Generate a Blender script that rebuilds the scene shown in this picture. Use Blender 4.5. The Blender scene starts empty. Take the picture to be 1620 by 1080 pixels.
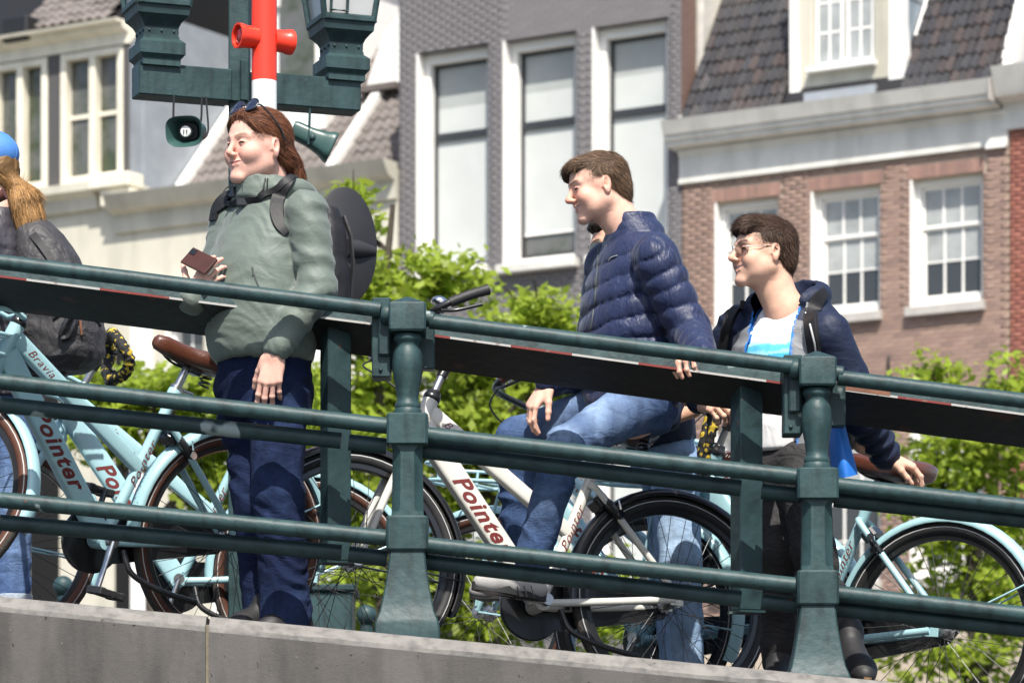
import bpy, bmesh, math, random, time
import numpy as np
from mathutils import Vector, Matrix
T0 = time.time()
random.seed(7); RNG = np.random.default_rng(7)
scn = bpy.context.scene
COL = scn.collection
R = math.radians

# ------------------------------------------------------------------ camera, sky, sun, exposure
FPX = 6075.0          # focal length in photo pixels (135 mm on a 36 mm wide sensor, 1620 px)
HOR = 1500.0          # photo row of the horizon (the camera is level, lens shifted up)
cam_d = bpy.data.cameras.new('camera'); cam = bpy.data.objects.new('camera', cam_d); COL.objects.link(cam)
cam.location = (0, 0, 0); cam.rotation_euler = (R(90), 0, 0)
cam_d.sensor_width = 36.0; cam_d.sensor_fit = 'HORIZONTAL'; cam_d.lens = 135.0
cam_d.shift_y = (HOR - 540.0) / 1620.0
cam_d.clip_start = 0.1; cam_d.clip_end = 3000.0
cam_d.dof.use_dof = True; cam_d.dof.focus_distance = 13.2; cam_d.dof.aperture_fstop = 6.5
scn.camera = cam
SUN_AZ, SUN_EL = (0.10, -1.0), 55.0
wld = bpy.data.worlds.new('World'); scn.world = wld; wld.use_nodes = True
nt = wld.node_tree; nt.nodes.clear()
sky = nt.nodes.new('ShaderNodeTexSky'); sky.sky_type = 'NISHITA'; sky.sun_disc = False
sky.sun_elevation = R(SUN_EL); sky.sun_rotation = math.atan2(SUN_AZ[0], SUN_AZ[1])
sky.air_density = 1.0; sky.dust_density = 2.0; sky.ozone_density = 1.0
bg = nt.nodes.new('ShaderNodeBackground'); bg.inputs['Strength'].default_value = 0.125
wo = nt.nodes.new('ShaderNodeOutputWorld')
nt.links.new(sky.outputs[0], bg.inputs[0]); nt.links.new(bg.outputs[0], wo.inputs[0])
sun_d = bpy.data.lights.new('sun', 'SUN'); sun_d.energy = 4.9; sun_d.angle = R(0.5); sun_d.color = (1.0, 0.95, 0.87)
sun = bpy.data.objects.new('sun', sun_d); COL.objects.link(sun)
_h = math.hypot(*SUN_AZ)
SUN_DIR = Vector((SUN_AZ[0]/_h*math.cos(R(SUN_EL)), SUN_AZ[1]/_h*math.cos(R(SUN_EL)), math.sin(R(SUN_EL))))
sun.rotation_euler = SUN_DIR.to_track_quat('Z', 'Y').to_euler(); sun.location = SUN_DIR * 60
scn.view_settings.view_transform = 'Standard'; scn.view_settings.look = 'None'
scn.view_settings.exposure = 0.62; scn.view_settings.gamma = 1.0; scn.view_settings.use_curve_mapping = False

# ------------------------------------------------------------------ measuring and object helpers
def P(px, py, Y):
    return np.array([(px - 810.0) / FPX * Y, Y, (HOR - py) / FPX * Y])
def deckz(X):
    X = np.asarray(X, float)
    return np.where(X > -2.6, 0.984 - 0.0957 * X, 0.984 + 0.0957*2.6 + 0.0957*(-2.6 - X)*np.clip(1 + (X + 2.6)/6.0, 0.0, 1))
def doff(X): return np.interp(X, [-1.2, -0.1, 0.5], [-0.012, -0.07, -0.085])
def tag(o, label=None, cat=None, group=None, kind=None):
    if label: o['label'] = label
    if cat: o['category'] = cat
    if group: o['group'] = group
    if kind: o['kind'] = kind
    return o
def empty(name, loc=(0, 0, 0), rot=(0, 0, 0), parent=None):
    o = bpy.data.objects.new(name, None); COL.objects.link(o)
    o.empty_display_size = 0.1
    o.location = tuple(loc); o.rotation_euler = rot
    if parent: o.parent = parent
    return o
def copy_tree(o, parent=None):
    c = o.copy(); COL.objects.link(c)
    if parent is not None: c.parent = parent
    for ch in list(o.children): copy_tree(ch, c)
    return c
def mesh_data(name, V, F, mat=None, smooth=35, colors=None):
    me = bpy.data.meshes.new(name)
    V = np.asarray(V, dtype=np.float32)
    if isinstance(F, np.ndarray):
        n, k = F.shape
        me.vertices.add(len(V)); me.vertices.foreach_set('co', V.ravel())
        me.loops.add(n * k); me.loops.foreach_set('vertex_index', F.astype(np.int32).ravel())
        me.polygons.add(n); me.polygons.foreach_set('loop_start', np.arange(0, n * k, k, dtype=np.int32))
        me.update(calc_edges=True)
    else:
        me.from_pydata([tuple(map(float, v)) for v in V], [], F); me.update()
    if colors is not None:
        ca = me.color_attributes.new('Col', 'FLOAT_COLOR', 'POINT')
        c4 = np.ones((len(V), 4), np.float32); c4[:, :3] = colors
        ca.data.foreach_set('color', c4.ravel())
    if smooth:
        me.polygons.foreach_set('use_smooth', np.ones(len(me.polygons), dtype=bool))
        if smooth < 180: me.set_sharp_from_angle(angle=R(smooth))
    if mat: me.materials.append(mat)
    return me
def link(name, me, parent=None, loc=None):
    o = bpy.data.objects.new(name, me); COL.objects.link(o)
    if parent: o.parent = parent
    if loc is not None: o.location = tuple(loc)
    return o
def mobj(name, V, F, mat, parent=None, off=None, smooth=35, colors=None):
    """mesh object from coordinates; off is subtracted (the parent's base point)"""
    V = np.asarray(V, dtype=np.float64)
    if off is not None: V = V - np.asarray(off)[None]
    return link(name, mesh_data(name, V, F, mat, smooth, colors), parent)

def unit(v):
    v = np.asarray(v, float); n = np.linalg.norm(v)
    return v / (n if n > 1e-12 else 1)
def frames(pts, closed=False, up0=None):
    pts = np.asarray(pts, float); n = len(pts)
    tan = np.zeros_like(pts)
    if closed:
        tan = np.roll(pts, -1, 0) - np.roll(pts, 1, 0)
    else:
        tan[1:-1] = pts[2:] - pts[:-2]; tan[0] = pts[1] - pts[0]; tan[-1] = pts[-1] - pts[-2]
    tan = np.array([unit(t) for t in tan])
    up = np.array(up0 if up0 is not None else (0, 0, 1.0), float)
    if abs(np.dot(up, tan[0])) > 0.95: up = np.array((0, 1.0, 0)) if abs(tan[0][1]) < .9 else np.array((1., 0, 0))
    N = []
    cur = unit(up - np.dot(up, tan[0]) * tan[0])
    for t in tan:
        cur = unit(cur - np.dot(cur, t) * t); N.append(cur)
    N = np.array(N); B = np.cross(tan, N)
    return tan, N, B
def spline(pts, n=8, closed=False):
    """Catmull-Rom through pts"""
    pts = np.asarray(pts, float); m = len(pts); out = []
    if m < 3 and not closed: return np.array([pts[0] + (pts[-1] - pts[0]) * t for t in np.linspace(0, 1, n + 1)])
    segs = m if closed else m - 1
    for i in range(segs):
        p1 = pts[i]; p2 = pts[(i + 1) % m]
        p0 = pts[i - 1] if (i > 0 or closed) else 2 * p1 - p2
        p3 = pts[(i + 2) % m] if (i + 2 < m or closed) else 2 * p2 - p1
        for t in np.linspace(0, 1, n, endpoint=False):
            out.append(0.5 * ((2 * p1) + (-p0 + p2) * t + (2 * p0 - 5 * p1 + 4 * p2 - p3) * t * t + (-p0 + 3 * p1 - 3 * p2 + p3) * t ** 3))
    if not closed: out.append(pts[-1])
    return np.array(out)

class MB:
    """collects shapes into ONE mesh object"""
    def __init__(s): s.v = []; s.f = []; s.n = 0
    def add(s, V, F):
        V = np.asarray(V, float)
        s.v.append(V); s.f += [tuple(int(i) + s.n for i in f) for f in F]; s.n += len(V); return s
    def box(s, c, size, M=None, b=0.0):
        c = np.asarray(c, float); h = np.asarray(size, float) / 2
        if b <= 0:
            V = np.array([(x, y, z) for x in (-1, 1) for y in (-1, 1) for z in (-1, 1)], float) * h
            F = [(0, 1, 3, 2), (4, 6, 7, 5), (0, 4, 5, 1), (2, 3, 7, 6), (0, 2, 6, 4), (1, 5, 7, 3)]
        else:
            b = min(b, h.min() * 0.49); V = []; idx = {}; F = []
            for sx in (-1, 1):
                for sy in (-1, 1):
                    for sz in (-1, 1):
                        sg = np.array((sx, sy, sz), float)
                        for a in range(3):
                            d = np.full(3, b); d[a] = 0
                            idx[(sx, sy, sz, a)] = len(V); V.append(sg * (h - d))
                        tri = [idx[(sx, sy, sz, 0)], idx[(sx, sy, sz, 1)], idx[(sx, sy, sz, 2)]]
                        F.append(tri if sx * sy * sz > 0 else tri[::-1])
            for a in range(3):
                b1, c1 = (a + 1) % 3, (a + 2) % 3
                for sg in (-1, 1):
                    q = []
                    for (p, r) in ((-1, -1), (1, -1), (1, 1), (-1, 1)):
                        k = [0, 0, 0]; k[a] = sg; k[b1] = p; k[c1] = r; q.append(idx[(k[0], k[1], k[2], a)])
                    F.append(q if sg > 0 else q[::-1])
                for p in (-1, 1):
                    for r in (-1, 1):   # edge along axis a
                        k0 = [0, 0, 0]; k1 = [0, 0, 0]; k0[a] = -1; k1[a] = 1
                        k0[b1] = k1[b1] = p; k0[c1] = k1[c1] = r
                        q = [idx[(*k0, b1)], idx[(*k1, b1)], idx[(*k1, c1)], idx[(*k0, c1)]]
                        F.append(q if p * r > 0 else q[::-1])
            V = np.array(V)
        if M is not None: V = V @ np.asarray(M, float).T
        return s.add(V + c, F)
    def tube(s, pts, r, n=10, closed=False, caps=True, up=None, flat=1.0):
        pts = np.asarray(pts, float); m = len(pts)
        r = np.broadcast_to(np.asarray(r, float), (m,))
        fl = np.broadcast_to(np.asarray(flat, float), (m,))
        _, N, B = frames(pts, closed, up)
        a = np.linspace(0, 2 * np.pi, n, endpoint=False)
        V = (pts[:, None] + r[:, None, None] * (np.cos(a)[None, :, None] * N[:, None] + np.sin(a)[None, :, None] * B[:, None] * fl[:, None, None])).reshape(-1, 3)
        F = []
        for i in range(m if closed else m - 1):
            i2 = (i + 1) % m
            for j in range(n):
                j2 = (j + 1) % n
                F.append((i * n + j, i * n + j2, i2 * n + j2, i2 * n + j))
        if caps and not closed:
            F.append(tuple(range(n))[::-1]); F.append(tuple((m - 1) * n + j for j in range(n)))
        return s.add(V, F)
    def loft(s, secs, caps=True, closed_ring=True):
        """secs: list of equally long rings of points"""
        m = len(secs); n = len(secs[0]); V = np.concatenate([np.asarray(q, float) for q in secs]); F = []
        for i in range(m - 1):
            for j in range(n if closed_ring else n - 1):
                j2 = (j + 1) % n
                F.append((i * n + j, i * n + j2, (i + 1) * n + j2, (i + 1) * n + j))
        if caps and closed_ring:
            F.append(tuple(range(n))[::-1]); F.append(tuple((m - 1) * n + j for j in range(n)))
        return s.add(V, F)
    def lathe(s, prof, c=(0, 0, 0), axis=(0, 0, 1), n=20, caps=True):
        ax = unit(axis); u = np.array((1., 0, 0)) if abs(ax[0]) < .9 else np.array((0, 1., 0))
        u = unit(u - np.dot(u, ax) * ax); w = np.cross(ax, u); a = np.linspace(0, 2 * np.pi, n, endpoint=False); c = np.asarray(c, float)
        return s.loft([c + ax * z + r * (np.cos(a)[:, None] * u + np.sin(a)[:, None] * w) for r, z in prof], caps)
    def sphere(s, c, r, n=14, m=8, scale=(1, 1, 1)):
        prof = [(math.sin(math.pi * i / m), -math.cos(math.pi * i / m)) for i in range(m + 1)]
        prof[0] = (0.01, -1); prof[-1] = (0.01, 1)
        a = np.linspace(0, 2 * np.pi, n, endpoint=False); c = np.asarray(c, float); r3 = r * np.asarray(scale, float)
        return s.loft([c + r3 * np.stack([q * np.cos(a), q * np.sin(a), np.full(n, z)], 1) for q, z in prof])
    def prism(s, ring, d, M=None):
        """extrude a planar ring (3-D points) by vector d"""
        ring = np.asarray(ring, float); return s.loft([ring, ring + np.asarray(d, float)])
    def build(s, name, mat, parent=None, off=None, smooth=35, label=None):
        V = np.concatenate(s.v) if s.v else np.zeros((0, 3))
        if off is not None: V = V - np.asarray(off)[None]
        o = link(name, mesh_data(name, V, s.f, mat, smooth), parent)
        if label: o['label'] = label
        return o
def circle(r, n): 
    a = np.linspace(0, 2 * np.pi, n, endpoint=False); return np.stack([r * np.cos(a), r * np.sin(a)], 1)

# ------------------------------------------------------------------ materials
def mat(name, col, rough=0.5, metal=0.0, spec=0.5, var=0.0, vscale=8.0, bump=0.0, bscale=60.0, attr=False, coat=0.0,
        sheen=0.0, sss=0.0, stretch=None, col2=None, spots=None, transl=0.0, detail=4.0, bump2=None, crease=None, grime=None, spots2=None):
    m = bpy.data.materials.new(name); m.use_nodes = True
    t = m.node_tree; N = t.nodes; L = t.links; b = N['Principled BSDF']; out = N['Material Output']
    b.inputs['Roughness'].default_value = rough; b.inputs['Metallic'].default_value = metal
    b.inputs['Specular IOR Level'].default_value = spec
    if coat: b.inputs['Coat Weight'].default_value = coat; b.inputs['Coat Roughness'].default_value = 0.12
    if sheen: b.inputs['Sheen Weight'].default_value = sheen; b.inputs['Sheen Roughness'].default_value = 0.5
    if sss:
        b.inputs['Subsurface Weight'].default_value = sss; b.inputs['Subsurface Scale'].default_value = 0.01
        b.inputs['Subsurface Radius'].default_value = (1.0, 0.35, 0.2)
    tc = N.new('ShaderNodeTexCoord'); vec = tc.outputs['Object']
    if stretch is not None:
        mp = N.new('ShaderNodeMapping'); mp.inputs['Scale'].default_value = stretch; L.new(vec, mp.inputs[0]); vec = mp.outputs[0]
    base = None
    if attr:
        a = N.new('ShaderNodeAttribute'); a.attribute_name = 'Col'; base = a.outputs['Color']
    def rgb(c):
        n = N.new('ShaderNodeRGB'); n.outputs[0].default_value = (*c, 1); return n.outputs[0]
    if base is None: base = rgb(col)
    if col2 is not None or var:
        nz = N.new('ShaderNodeTexNoise'); nz.inputs['Scale'].default_value = vscale; nz.inputs['Detail'].default_value = detail
        nz.inputs['Roughness'].default_value = 0.62
        L.new(vec, nz.inputs['Vector'])
        if col2 is not None:
            cr = N.new('ShaderNodeValToRGB'); cr.color_ramp.elements[0].position = 0.38; cr.color_ramp.elements[1].position = 0.62
            L.new(nz.outputs['Fac'], cr.inputs[0])
            mx = N.new('ShaderNodeMix'); mx.data_type = 'RGBA'; L.new(cr.outputs[0], mx.inputs[0]); L.new(base, mx.inputs[6]); L.new(rgb(col2), mx.inputs[7]); base = mx.outputs[2]
        if var:
            mr = N.new('ShaderNodeMapRange'); mr.inputs[1].default_value = 0.25; mr.inputs[2].default_value = 0.75
            mr.inputs[3].default_value = 1 - var; mr.inputs[4].default_value = 1 + var; L.new(nz.outputs['Fac'], mr.inputs[0])
            mx = N.new('ShaderNodeMix'); mx.data_type = 'RGBA'; mx.blend_type = 'MULTIPLY'; mx.inputs[0].default_value = 1
            L.new(base, mx.inputs[6]); L.new(mr.outputs[0], mx.inputs[7]); base = mx.outputs[2]
    if grime is not None:    # dirt run down or spread over the surface: (amount, stretch, scale)
        mp2 = N.new('ShaderNodeMapping'); mp2.inputs['Scale'].default_value = grime[1]; L.new(tc.outputs['Object'], mp2.inputs[0])
        nz = N.new('ShaderNodeTexNoise'); nz.inputs['Scale'].default_value = grime[2]; nz.inputs['Detail'].default_value = 5; L.new(mp2.outputs[0], nz.inputs['Vector'])
        mr = N.new('ShaderNodeMapRange'); mr.inputs[1].default_value = 0.46; mr.inputs[2].default_value = 0.72; mr.inputs[3].default_value = 1; mr.inputs[4].default_value = 1 - grime[0]; L.new(nz.outputs['Fac'], mr.inputs[0])
        mx = N.new('ShaderNodeMix'); mx.data_type = 'RGBA'; mx.blend_type = 'MULTIPLY'; mx.inputs[0].default_value = 1; L.new(base, mx.inputs[6]); L.new(mr.outputs[0], mx.inputs[7]); base = mx.outputs[2]
    for spots in [q for q in (spots, spots2) if q is not None]:   # (colour, scale, threshold): chips, stains or pits of another colour
        c, sc, th = spots
        nz = N.new('ShaderNodeTexNoise'); nz.inputs['Scale'].default_value = sc; nz.inputs['Detail'].default_value = 3
        L.new(vec, nz.inputs['Vector'])
        cr = N.new('ShaderNodeValToRGB'); cr.color_ramp.elements[0].position = th; cr.color_ramp.elements[1].position = th + 0.02
        L.new(nz.outputs['Fac'], cr.inputs[0])
        mx = N.new('ShaderNodeMix'); mx.data_type = 'RGBA'; L.new(cr.outputs[0], mx.inputs[0]); L.new(base, mx.inputs[6]); L.new(rgb(c), mx.inputs[7]); base = mx.outputs[2]
    L.new(base, b.inputs['Base Color'])
    prev = None
    for bs in ([(bump, bscale, 1.0)] if bump else []) + ([bump2] if bump2 else []):
        nz = N.new('ShaderNodeTexNoise'); nz.inputs['Scale'].default_value = bs[1]; nz.inputs['Detail'].default_value = 4
        L.new(vec, nz.inputs['Vector'])
        bp = N.new('ShaderNodeBump'); bp.inputs['Strength'].default_value = min(1.0, bs[0]); bp.inputs['Distance'].default_value = 0.01 if len(bs) < 3 or bs[2] == 1.0 else bs[2]
        L.new(nz.outputs['Fac'], bp.inputs['Height'])
        if prev is not None: L.new(prev, bp.inputs['Normal'])
        prev = bp.outputs[0]
    if crease is not None:   # sharp cloth creases: (strength, scale, stretch)
        mp3 = N.new('ShaderNodeMapping'); mp3.inputs['Scale'].default_value = crease[2]; L.new(tc.outputs['Object'], mp3.inputs[0])
        nz = N.new('ShaderNodeTexNoise'); nz.inputs['Scale'].default_value = crease[1]; nz.inputs['Detail'].default_value = 2.5; nz.inputs['Distortion'].default_value = 1.2; L.new(mp3.outputs[0], nz.inputs['Vector'])
        m1 = N.new('ShaderNodeMath'); m1.operation = 'SUBTRACT'; m1.inputs[1].default_value = 0.5; L.new(nz.outputs['Fac'], m1.inputs[0]); m2 = N.new('ShaderNodeMath'); m2.operation = 'ABSOLUTE'; L.new(m1.outputs[0], m2.inputs[0])
        bp = N.new('ShaderNodeBump'); bp.inputs['Strength'].default_value = crease[0]; bp.inputs['Distance'].default_value = 0.03; bp.invert = True; L.new(m2.outputs[0], bp.inputs['Height'])
        if prev is not None: L.new(prev, bp.inputs['Normal'])
        prev = bp.outputs[0]
    if prev is not None: L.new(prev, b.inputs['Normal'])
    if transl:
        tr = N.new('ShaderNodeBsdfTranslucent'); L.new(base, tr.inputs[0]); ms = N.new('ShaderNodeMixShader'); ms.inputs[0].default_value = transl
        L.new(b.outputs[0], ms.inputs[1]); L.new(tr.outputs[0], ms.inputs[2]); L.new(ms.outputs[0], out.inputs[0])
    return m
M = {}
def defmat(key, *a, **k): M[key] = mat(key, *a, **k)
defmat('green_paint', (0.024, 0.054, 0.057), 0.5, spec=0.35, grime=(0.5, (3, 3, .7), 9), spots2=((0.10, 0.045, 0.03), 17, 0.755), var=0.22, vscale=5, bump=0.25, bscale=30, spots=((0.22, 0.27, 0.27), 8.0, 0.70), bump2=(0.15, 220, 0.002))
defmat('green_paint_dark', (0.018, 0.042, 0.046), 0.5, spec=0.35, grime=(0.5, (2, 2, 2), 7), spots2=((0.10, 0.045, 0.03), 15, 0.75), var=0.25, vscale=6, bump=0.25, bscale=30, spots=((0.24, 0.29, 0.29), 4.6, 0.665))  # darker copy of green_paint; shade on the lower tubes partly put into the colour
defmat('board_black', (0.012, 0.012, 0.013), 0.55, var=0.5, vscale=4, bump=0.3, bscale=25, spots=((0.05, 0.02, 0.016), 5.0, 0.62))
defmat('tape_white', (0.40, 0.39, 0.375), 0.5, spots=((0.25, 0.22, 0.2), 30, 0.62))
defmat('tape_red', (0.19, 0.03, 0.024), 0.5, spots=((0.2, 0.08, 0.06), 30, 0.6))
defmat('rust', (0.16, 0.065, 0.035), 0.8, var=0.4, vscale=20)
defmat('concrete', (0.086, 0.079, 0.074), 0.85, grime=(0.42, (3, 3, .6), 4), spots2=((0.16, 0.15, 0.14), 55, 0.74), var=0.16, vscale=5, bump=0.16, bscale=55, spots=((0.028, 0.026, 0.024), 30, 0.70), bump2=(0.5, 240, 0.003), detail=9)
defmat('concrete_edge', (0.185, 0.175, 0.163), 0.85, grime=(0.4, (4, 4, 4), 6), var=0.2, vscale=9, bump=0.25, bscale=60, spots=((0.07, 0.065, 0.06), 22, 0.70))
defmat('mortar_dark', (0.20, 0.175, 0.13), 0.9, var=0.3, vscale=30)
defmat('asphalt', (0.055, 0.055, 0.055), 0.9, var=0.25, vscale=12, bump=0.4, bscale=90)
defmat('quay_paving', (0.16, 0.14, 0.125), 0.9, var=0.3, vscale=3, bump=0.4, bscale=20)
defmat('water', (0.02, 0.035, 0.03), 0.08, bump=0.6, bscale=1.2)
defmat('cream', (0.56, 0.53, 0.44), 0.5, var=0.06, vscale=2, grime=(0.3, (1, 1, .25), 1.6))
defmat('white_paint', (0.80, 0.785, 0.75), 0.45, var=0.05, vscale=2)
defmat('offwhite', (0.66, 0.645, 0.595), 0.5, var=0.08, vscale=1.5, grime=(0.22, (1, 1, .25), 3))
defmat('cream_trim', (0.78, 0.73, 0.60), 0.45, var=0.06, vscale=2, grime=(0.2, (1, 1, .3), 3))
defmat('stone_sill', (0.42, 0.40, 0.37), 0.8, var=0.15, vscale=6)
defmat('lead', (0.27, 0.295, 0.325), 0.55, var=0.15, vscale=2.5, bump=0.1, bscale=4)
defmat('slate_blue', (0.22, 0.27, 0.315), 0.5, var=0.12, vscale=2)
defmat('plaster', (0.50, 0.475, 0.44), 0.9, var=0.22, vscale=1.6, col2=(0.62, 0.58, 0.51), bump=0.3, bscale=9)
defmat('grey_wall', (0.165, 0.156, 0.16), 0.8, var=0.1, vscale=2)
defmat('blind', (0.50, 0.52, 0.505), 0.6, var=0.05, vscale=2)
defmat('blind_shaded', (0.36, 0.38, 0.37), 0.5, var=0.1, vscale=2)
defmat('dark_sash', (0.03, 0.032, 0.036), 0.4)
defmat('reveal_white', (0.80, 0.785, 0.74), 0.5, var=0.08, vscale=3)
defmat('glass_dark', (0.035, 0.038, 0.04), 0.06, spec=0.7)
defmat('glass_curtain', (0.33, 0.345, 0.34), 0.12, var=0.25, vscale=3)
defmat('glass_grey', (0.15, 0.15, 0.145), 0.08, var=0.4, vscale=1.6, col2=(0.04, 0.05, 0.028))  # dark green patches paint reflected trees into the glass colour
defmat('pilaster_grey', (0.085, 0.08, 0.078), 0.6)
defmat('mortar', (0.42, 0.355, 0.28), 0.9, var=0.12, vscale=5)
defmat('mortar_grey', (0.168, 0.159, 0.163), 0.9)
defmat('brick_attr', (0.2, 0.1, 0.08), 0.85, attr=True, var=0.15, vscale=14)
defmat('tile_attr', (0.06, 0.05, 0.05), 0.24, attr=True, var=0.35, vscale=7, spec=0.7, bump=0.3, bscale=14)
defmat('tile_mat', (0.095, 0.082, 0.075), 0.7, attr=True, var=0.2, vscale=9)
defmat('black_iron', (0.012, 0.012, 0.013), 0.5)
defmat('bark', (0.06, 0.048, 0.036), 0.9, var=0.3, vscale=18, bump=0.6, bscale=40)
defmat('leaf', (0.13, 0.22, 0.03), 0.45, attr=True, transl=0.6, spec=0.3)
print('core', time.time() - T0)
# ------------------------------------------------------------------ ground, water, quay
WZ, QZ = -1.30, -0.10
KB = 60.0
OB = np.array([290 / FPX * KB, KB]); DU = np.array([0.848, -0.530]); DV = np.array([0.530, 0.848]); HROT = math.atan2(-0.53, 0.848)
def fu(px, v=0.0):
    k = (px - 810.0) / FPX
    return (k * (OB[1] + DV[1] * v) - OB[0] - DV[0] * v) / (DU[0] - k * DU[1])
def fxy(u, v=0.0): return OB + DU * u + DV * v
def fz(px, py, v=0.0): return (HOR - py) / FPX * fxy(fu(px, v), v)[1]
def ground_quad(name, pts, z, m, kind='structure', thick=0.0):
    mb = MB(); ring = np.array([(x, y, z) for x, y in pts])
    if thick: mb.loft([ring - (0, 0, thick), ring])
    else: mb.add(ring, [tuple(range(len(ring)))])
    return tag(mb.build(name, m, smooth=0), kind=kind)
ground_quad('ground', [(-1500, -300), (1500, -300), (1500, 2500), (-1500, 2500)], WZ - 1.0, M['quay_paving'])
ground_quad('water', [(-1400, -290), (1400, -290), (1400, 2400), (-1400, 2400)], WZ, M['water'])
q = [fxy(-400, -14), fxy(400, -14), fxy(400, 400), fxy(-400, 400)]
ground_quad('quay', q, QZ, M['quay_paving'], thick=2.0)

# ------------------------------------------------------------------ the bridge: deck and edge stones
def deck_strip(y0, y1, x0, x1, dz, thick, name, m):
    xs = np.linspace(x0, x1, 60); mb = MB(); secs = []
    for x in xs:
        z = float(deckz(x)) + dz + float(doff(x))
        secs.append(np.array([(x, y0, z), (x, y1, z), (x, y1, z - thick), (x, y0, z - thick)]))
    mb.loft(secs); return mb.build(name, m, smooth=20)
deck = tag(deck_strip(13.13, 21.2, -14, 11.2, 0.0, 0.55, 'bridge_deck', M['asphalt']), kind='structure')
YR = 12.66                       # the railing's plane
def edge_block(x0, x1):
    """one long edge stone: rough face, worn arris catching the light, flat top"""
    n = 40; secs = []
    rr = np.random.default_rng(int((x0 + 50) * 100))
    for i, x in enumerate(np.linspace(x0, x1, n)):
        z = float(deckz(x)) + 0.005; j = rr.normal(0, 0.0016, 6)
        e = 0.006 if i in (0, n - 1) else 0
        secs.append(np.array([(x, 12.46 + e + j[0], z - 0.95), (x, 12.46 + e + j[1], z - 0.055), (x, 12.462 + e + j[2], z - 0.040 + j[3]),
                              (x, 12.505 + e + j[4], z - 0.004 - e), (x, 12.53, z), (x, 13.127, z), (x, 13.127, z - 0.95)]))
    return secs
xj = [-6.0, -3.35, -0.99, 1.62, 4.2]
for a, b in zip(xj[:-1], xj[1:]):
    secs = edge_block(a + 0.006, b - 0.006)
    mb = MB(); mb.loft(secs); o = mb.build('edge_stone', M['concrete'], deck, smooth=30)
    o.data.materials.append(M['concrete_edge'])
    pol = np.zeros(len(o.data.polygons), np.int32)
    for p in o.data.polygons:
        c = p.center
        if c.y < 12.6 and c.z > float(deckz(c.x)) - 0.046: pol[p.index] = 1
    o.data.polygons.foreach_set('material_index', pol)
    mb = MB(); z = float(deckz(b)); mb.box((b, 12.80, z - 0.49), (0.018, 0.62, 0.93)); mb.build('mortar_joint', M['mortar_dark'], deck)

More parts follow.
